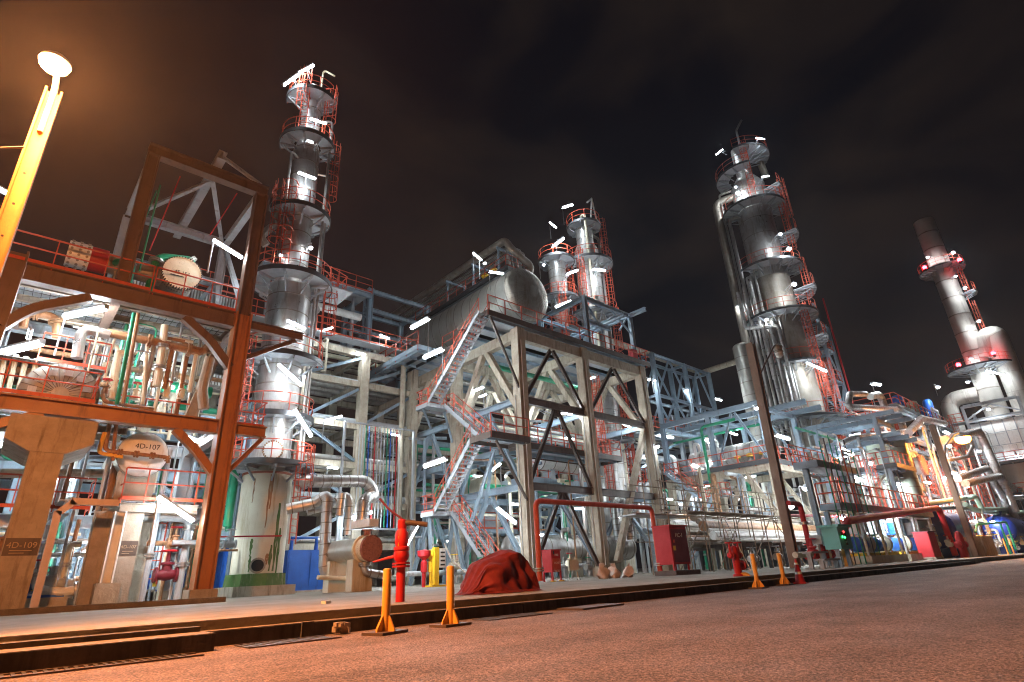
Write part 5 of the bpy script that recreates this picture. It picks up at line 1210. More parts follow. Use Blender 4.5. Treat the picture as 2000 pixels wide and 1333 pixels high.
# red beacons
for a, lb in (((1874,508),'red obstruction light on the right of the upper stack platform'),((1806,523),'red obstruction light on the left of the upper stack platform'),((1872,713),'red obstruction light left on the lower stack platform'),((1940,690),'red obstruction light tucked behind the arching flue duct')):
    p = P(*a, X=SX-2.9); b_ = thing('obstruction_light', lb, 'lamp', p, 'red obstruction lights on the stack'); obj('lens', M().lathe([(.05,-.3),(.3,-.25),(.34,.1),(.2,.32),(.02,.36)], p, n=12), K['redlamp'], b_); obj('base', M().lathe([(.2,-.7),(.24,-.3)], p, n=10), K['dark'], b_)

# red railed decks and stairs around the foot of the tall right column
t = thing('access_platform', 'stack of red railed decks and cages around the foot of the tall right column', 'platform', (69,20,PZ))
for k, z in enumerate((5.0,8.4,11.6,14.4)):
    x0 = 66.2+.5*k; deck(t, x0, x0+4.5, 18.2, 20.4, z, edge='dark', js=1.0, h=.22); rails(t, [(x0,20.4,z),(x0,18.2,z),(x0+4.5,18.2,z),(x0+4.5,20.4,z)], 1.3, 1.0, r=.05, pm=.08)
    if k < 3: stair(t, (x0+.6,18.9,z), (x0+3.9,18.9,z+3.2), .8, V((0,1,0)), 12, 'blue')
for x in (66.3,72):
    for y in (18.3,20.3): obj('column', M().ib((x,y,PZ),(x,y,14.6),.26,.26), K['blue'], t)
ladder(t, 68, 17.9, PZ, 8.4, 250, .6); ladder(t, 70.5, 17.9, 8.4, 14.4, 250, .6)
# ------------------------------------------------------------------ process structure at the far right
t = thing('steel_structure', 'long grey two storey process structure crowded with pipes, between the lattice stair and the stack', 'steel structure', (85,20,.16))
ya, yb = 17.5, 23.5; xs = [76, 84, 92, 100]; zt = 17.0
ztop = P(1740,790,Y=17.5).z
for x in xs:
    for y in (ya,yb): obj('column', M().ib((x,y,.3),(x,y,ztop),.42,.42), K['grey'], t)
for z in (6.5, 11.5, ztop-.2):
    for y in (ya,yb):
        for a, b in zip(xs[:-1],xs[1:]): obj('beam', M().ib((a+.21,y,z),(b-.21,y,z),.32,.46), K['grey'], t)
    for x in xs: obj('beam', M().ib((x,ya+.21,z),(x,yb-.21,z),.3,.42), K['grey'], t)
    o = deck(t, xs[0]-.5, xs[-1]+.5, ya-.4, ya+.9, z+.35, edge='dark', js=2.2)
    rails(t, [(xs[0]-.5,yb,z+.35),(xs[0]-.5,ya-.4,z+.35),(xs[-1]+.5,ya-.4,z+.35),(xs[-1]+.5,yb,z+.35)], 1.35, 2.0, r=.055, pm=.09)
for a, b in zip(xs[:-1],xs[1:]):
    obj('brace', M().ib((a+.2,ya,6.8),((a+b)/2,ya,11.2),.2,.22), K['blue'], t); obj('brace', M().ib((b-.2,ya,6.8),((a+b)/2,ya,11.2),.2,.22), K['blue'], t)
ZT = ztop+.18
# things on its roof
for k, (px, m_, lb) in enumerate(((1746,'bluem','blue motor standing on the roof deck of the process structure, left'),(1802,'bluem','tall blue cylinder pointing up at the right of the roof deck'))):
    p = P(px+3, 770, Y=19); b_ = thing('fan_motor', lb, 'motor', (p.x,19,ZT)); h = (2.6,4.6)[k]
    obj('body', M().lathe([(.3,.9),(.62,1.0),(.62,h),(.45,h+.3),(.1,h+.35)], (p.x,19,ZT), n=18), K[m_], b_); g = M()
    for a in range(4): g.beam((p.x+.5*math.cos(a*PI/2),19+.5*math.sin(a*PI/2),ZT),(p.x+.3*math.cos(a*PI/2),19+.3*math.sin(a*PI/2),ZT+1),.1)
    obj('stand', g, K['grey'], b_)
p = P(1778,780,Y=18.6); b_ = vessel_h('small_tank', 'pale green upright tank on the roof deck of the process structure', (p.x,18.6,ZT+.4), (0,0,1), .62, .2, 2.2, 'tankg', 'tankg', .4, 'tank', .7, None, (p.x,18.6,ZT)); obj('leg', M().lathe([(.5,0),(.5,.5)], (p.x,18.6,ZT), n=12), K['grey'], b_)
p = P(1788,772,Y=18.2); b_ = thing('pump_motor', 'small blue ribbed motor between the green tank and the white frame', 'motor', (p.x+.8,18.2,ZT)); g = M().lathe([(.2,0),(.45,.1),(.45,1.5),(.2,1.6)], (p.x+.8,18.2,ZT+.6), n=14); g.box((p.x+.8,18.2,ZT+.4),(.8,.8,.8)); obj('body', g, K['bluem'], b_)
p = P(1812,775,Y=18); g = M()
for a in (0,2.6): g.beam((p.x+a,18,ZT),(p.x+a,18,ZT+2.8),.28); g.beam((p.x+a,19.2,ZT),(p.x+a,19.2,ZT+2.8),.28)
g.beam((p.x-.2,18,ZT+2.8),(p.x+2.8,18,ZT+2.8),.3); g.beam((p.x-.2,19.2,ZT+2.8),(p.x+2.8,19.2,ZT+2.8),.3)
single('lifting_frame', g, K['white'], 'white square lifting frame on the roof deck of the process structure', 'frame', (p.x+1.3,18.6,ZT))
# pale green upright tank
tx = P(1748,930,Y=16.6).x; zt_ = P(1735,862,Y=16.6).z
t = vessel_h('vertical_tank', 'pale green banded upright tank lit from below by a glaring lamp', (tx,16.6,1.6), (0,0,1), 1.75, .5, zt_-1.6-.6, 'tankg', 'tankg', .35, 'tank', .75, None, (tx,16.6,.16), 36)
obj('skirt', M().lathe([(1.6,.2),(1.6,2.0)], (tx,16.6,0), n=28, caps=False), K['tankg'], t)
ladder(t, tx+1.95, 16.4, 2, zt_-1, -20, .6)
c = P(1795,910,Y=16.5); t = thing('heat_exchanger', 'exchanger with a round brown bolted cover right of the pale green tank', 'heat exchanger', (c.x,17,.3)); o_ = V((c.x,16.0,c.z))
obj('end_cover', M().lathe([(1.05,0),(1.1,.05),(1.1,.25)], o_, (0,1,0), 32), K['rust'], t); obj('shell', M().lathe([(.95,.25),(.95,5)], o_, (0,1,0), 28), K['dull'], t); g = M()
for i in range(24): a = 2*PI*i/24; g.lathe([(.06,-.06),(.06,.3)], o_+V((1.02*math.cos(a),0,1.02*math.sin(a))), (0,1,0), 6)
obj('bolts', g, K['conc2'], t); obj('support', M().b2((c.x-.6,17,.3),(c.x+.6,17.6,c.z-.8)), K['conc'], t)
# big silver and pale green pipes in front of it
Yp = 14.6
rows = [
 ([P(1750,800,Y=16.8),P(1655,795,Y=16.8),P(1660,770,Y=16.8),P(1690,770,Y=16.8)], .3, 'clad', 'silver pipe hooking over the left end of the process roof'),
 ([P(1700,775,Y=17),P(1720,770,Y=17),P(1738,830,Y=17)], .36, 'clad', 'fat silver elbow at the left end of the process roof'),
 ([P(1775,845,Y=16),P(1800,818,Y=16),P(1845,828,Y=16)], .4, 'clad', 'curved silver pipe above the pale green tank'),
 ([P(1845,860,Y=14),P(1912,842,Y=14),P(1958,945,Y=14)], .5, 'clad', 'large silver pipe bending down right of the far orange lamp'),
 ([P(1850,900,Y=14.4),P(1890,892,Y=14.4),P(1900,872,Y=14.4),P(1893,858,Y=14.4)], .22, 'clad', 'small silver loop pipe around the far orange lamp'),
 ([P(1870,935,Y=Yp),P(1928,915,Y=Yp),P(1945,950,Y=Yp),P(1990,1020,Y=Yp)], .42, 'clad', 'upper of the bent silver pipes low at the right edge'),
 ([P(1885,945,Y=Yp-.8),P(1955,930,Y=Yp-.8),P(1985,1000,Y=Yp-.8)], .4, 'clad', 'lower of the bent silver pipes low at the right edge'),
 ([P(1960,940,Y=Yp),P(1985,955,Y=Yp),P(2010,952,Y=Yp)], .36, 'clad', 'S shaped silver pipe touching the right edge'),
 ([P(1810,985,Y=15),P(1905,970,Y=15),P(1918,995,Y=15),P(1980,995,Y=15)], .28, 'pale', 'upper pale green pipe behind the far lamp post'),
 ([P(1885,985,Y=15.3),P(1900,995,Y=15.3),P(1935,1002,Y=15.3),P(2005,1000,Y=15.3)], .26, 'pale', 'lower pale green pipe right of the far lamp post'),
 ([P(1640,868,Y=17.2),P(1665,855,Y=17.2),P(1750,845,Y=17.2),P(1800,835,Y=17.2)], .24, 'clad', 'long silver pipe sloping up over the pale green tank'),
 ([P(1690,1000,Y=15.5),P(1870,992,Y=15.5),P(2005,1015,Y=15.5)], .2, 'pipe', 'thin silver pipe above the blue tanks'),
 ([P(1650,1030,Y=14),P(1655,1018,Y=14),P(1833,992,Y=14),P(1866,1085,Y=14)], .24, 'red', 'thick red fire water pipe raised over the far yard'),
]
for pts, r, m_, lb in rows: pipe(pts, r, m_, lb, bend=r*3, bands=1.6 if m_ == 'clad' else 0)
# blue tanks at the right edge
for k, (px, py, L_, lb) in enumerate(((1845,1035,6.5,'round ended dark blue tank left of the far lamp post'),(1965,1035,10,'long dark blue tank at the right edge behind the green pipe stand'))):
    p = P(px,py,Y=15.2); t = vessel_h('blue_tank', lb, (p.x-3,15.4,p.z), (1,0,0), 1.75, 0, L_, 'navy', 'navy', .35, 'tank', 0, None, (p.x,15.4,.16), 36)
    for d_ in (.8,L_-1.4): obj('saddle', M().b2((p.x-3+d_,14.6,.2),(p.x-2.4+d_,16.2,p.z-1.2)), K['navy'], t)
    obj('manway', M().lathe([(.5,1.5),(.5,2.1),(.62,2.12),(.62,2.25),(.05,2.3)], (p.x-1,15.4,p.z), n=18), K['navy'], t)
# red cabinet, teal cabinet and yard things
p = P(1832,1085,Y=13.2); z1 = P(1822,1040,Y=13.2).z; t = thing('red_cabinet', 'red upright cabinet in front of the round ended blue tank', 'cabinet', (p.x,13.5,.16)); obj('body', M().b2((p.x-1,13.2,.5),(p.x+1,14.2,z1)), K['red'], t); obj('door', M().b2((p.x-.9,13.16,.6),(p.x+.9,13.197,z1-.1)), K['red'], t); obj('plinth', M().b2((p.x-1.1,13.1,.16),(p.x+1.1,14.3,.5)), K['conc'], t); obj('roof', M().b2((p.x-1.05,13.1,z1+.003),(p.x+1.05,14.3,z1+.08)), K['maroon'], t)
p = P(1660,1085,Y=11.8); z0, z1 = P(1662,1072,Y=11.8).z, P(1650,1030,Y=11.8).z
t = thing('control_cabinet', 'teal control cabinet with a small window and pilot lights by the far pavement', 'cabinet', (p.x,12,PZ))
obj('body', M().b2((p.x-.85,11.8,z0),(p.x+.75,12.6,z1)), K['teal'], t); obj('roof', M().b2((p.x-1.0,11.65,z1+.003),(p.x+.9,12.75,z1+.12)), K['teal'], t)
obj('window', M().b2((p.x-.5,11.775,z0+1.3*(z1-z0)/2.4),(p.x+.15,11.797,z1-.25)), K['black'], t)
zc = z0+(z1-z0)*.66
for dx, dz, m_ in ((.0,.12,'red_led'),(-.3,-.12,'green_led'),(.0,-.15,'green_led')): obj('pilot_light', M().lathe([(.07,0),(.05,.03)], (p.x-.15+dx,11.772,zc+dz), (0,-1,0), 8), K[m_], t)
text(t, 'LCP', (p.x-.05,11.79,z0+.45), .22, K['ink'], (1,0,0), (0,0,1)); obj('latch', M().b2((p.x-.12,11.74,z0+.18),(p.x+.02,11.797,z0+.3)), K['ink'], t)
for a in (-.7,.6): obj('leg', M().b2((p.x+a-.06,12.0,PZ),(p.x+a+.06,12.2,z0)), K['blue'], t)
obj('side_post', M().b2((p.x+.95,12.2,PZ),(p.x+1.2,12.5,z1)), K['ylw'], t)
p = P(1618,1070,Y=13); t = thing('junction_box', 'plain grey box on legs left of the teal cabinet', 'cabinet', (p.x,13,PZ)); zz = P(1615,1045,Y=13).z; obj('body', M().b2((p.x-.7,13,1.5),(p.x+.9,13.6,zz)), K['pgrey'], t); obj('door', M().b2((p.x-.6,12.97,1.6),(p.x+.8,12.997,zz-.1)), K['grey'], t)
for a in (-.6,.7): obj('leg', M().b2((p.x+a-.05,13.2,PZ),(p.x+a+.05,13.3,1.5)), K['grey'], t)
p = P(1615,1085,Y=11.6); t = thing('bench', 'grey steel step bench below the plain grey box', 'bench', (p.x,11.6,PZ)); 
for z, y in ((.7,11.9),(.35,11.4)): obj('step', M().b2((p.x-.9,y,PZ+z),(p.x+1.0,y+.45,PZ+z+.08)), K['grey'], t); obj('leg', M().b2((p.x-.85,y+.1,PZ),(p.x-.75,y+.3,PZ+z)), K['grey'], t); obj('leg', M().b2((p.x+.85,y+.1,PZ),(p.x+.95,y+.3,PZ+z)), K['grey'], t)
# hydrant far right, green pipe stand
p = P(1886,1090,Y=12.9); t = thing('hydrant', 'red fire hydrant with side outlets at the foot of the far lamp post', 'hydrant', (p.x,12.9,.16)); c = V((p.x,12.9,.16)); obj('barrel', M().lathe([(.5,0),(.5,.15),(.32,.18),(.32,1.9),(.2,2.2),(.05,2.3)], c, n=16), K['red'], t)
for s_ in (-1,1): obj('outlet', M().lathe([(.2,.2),(.2,.8),(.32,.82),(.32,1.05),(.1,1.1)], c+V((0,0,1.2)), (s_,0,0), 12), K['red'], t)
q = [P(1905,1040,Y=12.9),P(1908,1025,Y=12.9),P(1965,1020,Y=12.9),P(1985,1075,Y=12.9)]
pipe(q, .11, 'pgreen', 'green tubular goalpost pipe stand in front of the long blue tank', bend=.3); a = P(1953,1022,Y=12.9); pipe([a, V((a.x,12.9,.2))], .1, 'pgreen', 'green upright of the pipe stand before the long blue tank')
# yellow pump skids under the red pipe
for k, px in enumerate((1690,1725,1765,1800)):
    p = P(px,1085,Y=15.0)
    t = thing('pump_skid', f'cream and blue pump skid in the far yard, {ORD[k]} from the teal cabinet', 'pump', (p.x,15.0,.3), 'pump skids in the far yard'); c = V((p.x,15.0,.3))
    obj('bund', M().box(c+V((0,0,.25)), (4.0,2.0,.5)), K['pcream'], t); obj('base_plate', M().box(c+V((0,0,.6)), (3.4,1.2,.18)), K['yellow'], t)
    obj('motor', M().lathe([(.2,-1.5),(.5,-1.4),(.5,-.2),(.2,-.1)], c+V((0,0,1.25)), (1,0,0), 16), K['bluem'], t); obj('casing', M().lathe([(.2,.1),(.65,.2),(.65,.7),(.3,.8),(.3,1.2)], c+V((0,0,1.3)), (1,0,0), 16), K['pcream'], t)
    obj('frame', M().tube([c+V((-1.8,-.8,.5)),c+V((-1.8,-.8,3.2)),c+V((1.8,-.8,3.2)),c+V((1.8,-.8,.5))], .09, 6), K['white'], t)
    obj('motor_hood', M().box(c+V((.6,.4,2.5)), (.9,.7,1.0)), K['bluem' if k == 2 else 'white'], t)
    pipe([c+V((.45,0,1.9)),c+V((.45,0,3.6)),c+V((.45,2.5,3.6))], .2, 'pcream', f'cream discharge pipe rising from the {ORD[k]} pump skid', group='cream discharge pipes in the far yard')
# low deck with orange railings above the skids
t = thing('access_platform', 'long low platform with orange red railings over the far pump skids', 'platform', (72,15,.3)); xA, xB = P(1645,990,Y=14.6).x, P(1812,975,Y=14.6).x; zz = P(1720,990,Y=14.6).z
deck(t, xA, xB, 14.6, 16.0, zz-.1, edge='blue'); rails(t, [(xA,16,zz-.1),(xA,14.6,zz-.1),(xB,14.6,zz-.1),(xB,16,zz-.1)], 1.5, 1.5, r=.06, pm=.1)
for i in range(5): x = xA+.3+(xB-xA-.6)*i/4; obj('column', M().ib((x,15.8,.3),(x,15.8,zz-.5),.3,.3), K['blue'] if i < 4 else K['dark'], t)
t = thing('access_platform', 'dark grey bridge platform right of the bare lamp post', 'platform', (58,14,5)); xA, xB = P(1590,930,Y=15).x, P(1660,905,Y=15).x; zz = P(1640,912,Y=15).z
obj('deck', M().b2((xA,14.6,zz-.45),(xB,16.2,zz)), K['blue'], t); rails(t, [(xA,16.2,zz),(xB,16.2,zz)], 1.3, 1.3, r=.05)
for x in (xA+.4,xB-.4): obj('column', M().ib((x,15.6,.3),(x,15.6,zz-.45),.34,.34), K['blue'], t)
# upright pipes and minor columns that fill the far yard
fr = random.Random(11)
mats = ['clad','pipe','pipe','white','pgrey','pcream','rail','blue','clad','pgreen']
cols = dict(clad='silver',pipe='bare steel',white='white',pgrey='grey',pcream='cream',rail='red',blue='blue grey',pgreen='green')
cnt = {}
for i in range(96):
    x = 60+i*.62+fr.uniform(-.3,.3); y = fr.choice((17.2,18.6,20.2,22.4)); m_ = fr.choice(mats); h = fr.uniform(3.5,15.5); r = fr.choice((.1,.14,.2,.3))
    key = cols[m_]; cnt[key] = cnt.get(key,0)+1
    e = V((x+fr.choice((-1,1))*fr.uniform(1,5), y, h))
    pipe([(x,y,.3),(x,y,h),e] if fr.random() < .6 else [(x,y,.3),(x,y,h)], r, m_, name='upright_pipe', label=f'{key} upright pipe among the process structure legs at the far right', group=f'{key} upright pipes of the far process structure', bend=r*3, flanges=(.4,) if fr.random() < .3 else ())
cnt = {}
for i in range(40):
    z = fr.choice((2.2,3.0,4.2,5.6,7.6,8.4,9.6,12.6,13.4,14.8)); y = 16.6+fr.uniform(0,6.5); x0 = fr.uniform(60,90); L_ = fr.uniform(6,20); m_ = fr.choice(mats); key = cols[m_]
    dz = fr.choice((0,0,-1.5,1.5))
    pipe([(x0,y,z),(x0+L_,y,z)]+([(x0+L_,y,z+dz),(x0+L_+2,y,z+dz)] if dz else []), fr.choice((.12,.18,.26)), m_, f'{key} horizontal pipe threading the far process structure', group=f'{key} horizontal pipes of the far process structure', bend=.5)
for i in range(9):
    x = 62+i*4.6+fr.uniform(-1,1); y = fr.choice((18.6,20.6)); z0 = fr.choice((6.9,11.9)); h = fr.uniform(2,3.6); m_ = fr.choice(('clad','cladw','white','tankg'))
    t = vessel_h('process_vessel', f'upright vessel on the {"lower" if z0 < 8 else "upper"} floor of the far process structure, {ORD[i]} from the lattice stair', (x,y,z0+.5), (0,0,1), fr.uniform(.6,1.1), .2, h, m_, m_, .4, 'vessel', .9, None, (x,y,z0)); obj('skirt', M().lathe([(.5,0),(.5,.6)], (x,y,z0), n=14), K['grey'], t)

# railings, cages, little decks and valves that thicken the far yard
for i in range(9):
    x = 61+i*5.1+fr.uniform(-1,1); y = fr.choice((15.4,16.4,17.0)); z = fr.choice((3.2,4.4,5.4,8.6,9.4)); w_ = fr.uniform(2.2,3.6)
    t = thing('access_platform', f'small red railed access platform among the far process pipes, {ORD[i]} from the lattice stair', 'platform', (x,y,.3), 'small access platforms of the far process structure')
    deck(t, x, x+w_, y, y+1.4, z, edge='dark', js=.7, h=.2); rails(t, [(x,y+1.4,z),(x,y,z),(x+w_,y,z),(x+w_,y+1.4,z)], 1.3, .9, r=.05, pm=.08)
    for a in (x+.2,x+w_-.2): obj('leg', M().ib((a,y+.7,.3),(a,y+.7,z-.25),.18,.18), K['blue'], t)
    if i % 2: ladder(t, x+w_+.25, y+.5, .4, z, 270, .5)
for i in range(14):
    x = 58+i*3.2+fr.uniform(-.8,.8); valve((x,fr.uniform(13.6,14.4),fr.uniform(.9,1.6)), f'valve on the far yard pipework near the pavement, {ORD[i]} from the bare lamp post', fr.uniform(1.3,1.8), fr.choice(('pcream','pgrey','pipe')), fr.choice(('red','yellow','bluem','pgrey')), (1,0,0), 'valves of the far yard')
for i in range(7):
    p = P(1622+10*i, 950, Y=14.4); m_ = ('pgreen','dkbrown','pgreen','pgreen','rail','dkbrown','pgreen','pgreen','pgrey','pgreen')[i]
    pipe([(p.x,14.4,PZ),(p.x,14.4,8.2+.3*(i%3))], .04, m_, f'{ORD[i]} from the left of the thin vertical lines rising beside the dark bridge platform', group='thin vertical lines beside the dark bridge platform')
for i in range(7):
    x = 60+4.4*i; z = 1.2+.5*(i%3); pipe([(x,14.2,z),(x+1.6,14.2,z),(x+1.6,14.2,z+1.8),(x+3.6,15.6,z+1.8)], .13+.03*(i%3), ('clad','pcream','white','pale')[i%4], f'{ORD[i]} from the left of the bent pipes just behind the far pavement', group='bent pipes behind the far pavement', bend=.4, flanges=(.3,.75))

# thin lines and small-bore pipework in front of the far units
for i in range(44):
    y = fr.uniform(15.0,17.2); px = 1600+8.6*i+fr.uniform(-3,3); a = P(px, fr.uniform(830,960), Y=y); m_ = fr.choice(('pipe','white','pgrey','pcream','clad','rail','clad')); key = cols.get(m_,'grey')
    e = V((a.x+fr.uniform(-3,3),y,a.z)); pipe([(a.x,y,fr.choice((.3,2.4,4.6))),(a.x,y,a.z),e], fr.choice((.05,.07,.1,.13)), m_, f'{key} small bore riser in front of the far process structure', group=f'{key} small bore risers of the far process structure', name='riser_pipe', bend=.35, flanges=(.4,) if i % 5 == 0 else ())
for i in range(5):
    a = P(1630+70*i, 930-12*(i%3), Y=16.2); t = thing('ladder', f'red caged ladder on the face of the far process structure, {ORD[i]} from the left', 'ladder', (a.x,16.2,.3), 'red ladders of the far process structure'); ladder(t, a.x, 16.2, .4, a.z, 200, .6)
PCOL = dict(pipe='bare steel', dull='dark insulated', conc='pale insulated', pgrey='grey', pcream='cream', pgreen='green', white='white', clad='silver')
# ------------------------------------------------------------------ pipe racks behind
def rack(name, label, xs, y0, y1, zs, m, cw, where, npipe, seed, top=None, pm=('pipe','dull','conc','pipe','pgrey','pcream'), drops=6, skip=()):
    rr = random.Random(seed); t = thing('pipe_rack', label, 'pipe rack', ((xs[0]+xs[-1])/2,(y0+y1)/2,PZ)); top = top or zs[-1]
    for x in xs:
        for y in (y0,y1): obj('column', (M().b2((x-cw/2,y-cw/2,PZ),(x+cw/2,y+cw/2,top)) if 'conc' in m else M().ib((x,y,PZ),(x,y,top),cw,cw)), K[m], t)
    for z in zs:
        for x in xs: obj('cross_beam', M().beam((x,y0+cw/2,z-.3),(x,y1-cw/2,z-.3),.4,.5), K[m], t)
        for y in (y0,y1):
            for a, b in zip(xs[:-1],xs[1:]): obj('beam', M().beam((a+cw/2,y,z-.35),(b-cw/2,y,z-.35),.36,.46), K[m], t)
    for k, (a, b) in enumerate(zip(xs[:-1],xs[1:])):
        for z0, z1 in zip(zs[:-1],zs[1:]):
            if rr.random() < .6: s_ = rr.choice((0,1)); obj('brace', M().ib(((a,b)[s_]+(cw*.5 if not s_ else -cw*.5),y0-.02,z0+.0),((b,a)[s_]-(cw*.5 if not s_ else -cw*.5),y0-.02,z1-.7),.2,.22), K['blue'], t)
    for li, z in enumerate(zs):
        n = npipe
        for k in range(n):
            y = y0+.35+(y1-y0-.7)*k/(n-1); r = rr.choice((.1,.14,.2,.27)); m_ = rr.choice(pm); xe0, xe1 = xs[0]-rr.uniform(.5,2), xs[-1]+rr.uniform(.3,1.5)
            pts = [(xe0,y,z+r-.04),(xe1,y,z+r-.04)]
            lv = ('lowest','second','third','fourth','fifth','sixth')[li]
            pipe(pts, r, m_, f'{ORD[k]} pipe from the front, {PCOL[m_]}, {lv} level of the {where}', group=f'pipes on the {where}', name='rack_pipe')
    for k in range(drops):
        x = xs[0]+(xs[-1]-xs[0])*(k+.5)/drops+rr.uniform(-.4,.4); z1 = rr.choice(zs); z0 = rr.choice([PZ+.5]+list(zs)[:-1]); r = rr.choice((.1,.15,.22)); y = y0-.5-rr.uniform(0,.5)
        if abs(z1-z0) < 1: z0 = z1-3
        pipe([(x,y+1.4,z1+.2),(x,y,z1+.2),(x,y,z0),(x+rr.uniform(-1,1),y,z0)], r, rr.choice(pm), f'{ORD[k]} drop pipe from the left on the face of the {where}', group=f'drop pipes of the {where}', name='drop_pipe', bend=r*3, flanges=(.5,) if rr.random() < .4 else ())
    return t
ra = rack('r', 'weathered concrete pipe rack between the tall left column and the concrete frame', [10.5,15.2,20.0,24.6], 39.8, 45.5, [3.4,6.3,9.2,12.2,15.6,18.2], 'conc', .7, 'concrete pipe rack', 5, 3, 18.0)
rails(ra, [(9.5,39.3,18.9),(24.6,39.3,18.9)], 1.2, 1.5, r=.04, pm=.08); obj('walkway', M().b2((9.5,39.3,18.8),(24.6,40.4,18.88)), K['galv'], ra)
rails(ra, [(11,39.2,23.4),(20,39.2,23.4)], 1.2, 1.6, r=.04, pm=.08); obj('walkway', M().b2((11,39.2,23.3),(20,41.5,23.38)), K['galv'], ra); obj('walkway_beam', M().ib((11,39.3,23.1),(20,39.3,23.1),.24,.4), K['blue'], ra)
for x in (12,15.5,19): obj('walkway_post', M().ib((x,40.5,18.2),(x,40.5,23.2),.22,.22), K['grey'], ra)
pipe([(15.0,39.0,19.2),(15.0,39.0,20.7),(19.0,39.0,20.7)], .3, 'white', 'white insulated elbow on the rack walkway lit by a small tube lamp', bend=.6, flanges=(.25,))
for k in range(14):
    p = P(703+6.0*k, 850, Y=37.5); m_ = ('pgrey','pgrey','pgreen','bluem','pgrey','red','pgrey')[k % 7]
    pipe([(p.x,37.5,4.2),(p.x,37.5,11.4)], .045, m_, f'{ORD[k]} from the left in the row of thin hanging lines beside the concrete frame', group='row of thin vertical lines by the concrete frame')
t = thing('line_frame', 'light grey frame holding the row of thin hanging lines', 'support', (20,37.5,4)); obj('top_rail', M().beam((17.6,37.5,11.5),(23.4,37.5,11.5),.12), K['grey'], t); obj('bottom_rail', M().beam((17.6,37.5,4.1),(23.4,37.5,4.1),.12), K['grey'], t)
for x in (17.6,23.4): obj('post', M().beam((x,37.5,PZ),(x,37.5,11.44),.16), K['grey'], t)
# lattice mast of blue steel left of the drum
t = thing('steel_structure', 'blue grey box frame carrying pipes left of the big drum, its lattice post in front', 'steel structure', (23,46,14)); 
for x in (22.2,28.6):
    for y in (43.8,49): obj('column', M().ib((x,y,17.6),(x,y,26.5),.46,.46), K['blue'], t)
for z in (26.2,24.2,21.8):
    for y in (43.8,49): obj('beam', M().ib((22.4,y,z),(28.4,y,z),.3,.4), K['blue'], t)
    for x in (22.2,28.6): obj('beam', M().ib((x,44.0,z),(x,48.8,z),.3,.4), K['blue'], t)
for z in range(18,26): obj('lacing', M().beam((22.0,43.6,z),(22.0,44.6,z+.9),.07), K['blue'], t)
obj('column', M().ib((22.2,44.9,17.6),(22.2,44.9,26.0),.2,.2), K['blue'], t)
for k in range(3):
    pipe([(22.8+.9*k,43.4,18.2),(22.8+.9*k,43.4,20.6),(22.8+.9*k,45,20.6)], .24, 'cladw', f'{("left","middle","right")[k]} silver wrapped stub behind the red deck railing left of the drum', group='silver stubs left of the drum', bend=.4)
rack('r', 'steel pipe rack under and behind the left frame', [-9.5,-4.5,.5,5.5,9.8], 33.0, 38.5, [3.6,6.4,9.6], 'blue', .34, 'rack behind the left frame', 6, 5, 10.5, pm=('pipe','pgrey','pgreen','white','clad','pcream'), drops=9)
rack('r', 'concrete pipe rack behind the big concrete frame', [26,33,40,47], 43.8, 49.5, [4.2,8.0,12.0,15.8], 'conc', .6, 'rack behind the concrete frame', 6, 8, pm=('pipe','pgrey','conc','pgreen','clad'), drops=8)
rb = rack('r', 'steel pipe rack behind the blue structure and the trestle', [48,55,62,69], 37.5, 43.0, [4.5,8.5,12.6,15.5], 'grey', .45, 'rack behind the blue structure', 5, 9, pm=('pipe','pgrey','white','pgreen','clad','pcream'), drops=9)
rails(rb, [(48,37.2,16.0),(69,37.2,16.0)], 1.3, 2, r=.05, pm=.1)
t = thing('air_cooler', 'row of ribbed air cooler panels on top of the rack behind the blue structure', 'air cooler', (66,39,16)); obj('bundle', M().b2((62,38.5,16.3),(74,42,18.4)), K['dull'], t); g = M()
for i in range(22): g.b2((62+.55*i,38.3,16.3),(62.22+.55*i,38.495,18.6))
obj('ribs', g, K['grey'], t)
for x in (62.3,73.6): obj('leg', M().ib((x,40,PZ),(x,40,16.3),.3,.3), K['grey'], t)
rack('r', 'distant pipe rack closing the view behind the far process structure', [74,84,94,104,114], 27.5, 33.0, [4.5,8.5,12.5], 'grey', .45, 'distant right rack', 4, 12, 15.0, pm=('pipe','clad','white','pcream'), drops=8)
# ------------------------------------------------------------------ ground level plant under the left frame
cl = random.Random(21)
vm = [('pgrey','grey'),('blue','blue grey'),('pgrey','grey'),('pipe','bare steel'),('pcream','cream'),('pbrown','rusty'),('pgreen','green'),('grey','pale grey')]
k_ = 0; n_ = 62
for i in range(n_):
    y = cl.uniform(24.4,31.5); x = P(62+5.9*i+cl.uniform(-2,2), 1090, Y=y).x; m_, nm_ = vm[i % 8]; h = cl.choice((3.3,3.3,2.4,5.8,4.4)); r = cl.choice((.05,.07,.1,.13))
    bend_ = cl.random() < .55; e = (x+cl.uniform(-1.6,1.6), y, h)
    side = 'left of the white steel post' if x < 3.2 else 'between the white steel post and the ochre column' if x < 6 else 'right of the ochre column'
    pipe([(x,y,PZ),(x,y,h)]+([e] if bend_ else []), r, m_, name='upright_pipe', label=f'{nm_} upright pipe at ground level {side}', group=f'{nm_} upright pipes {side}', bend=r*3, flanges=(.3,.6) if r > .08 else ())
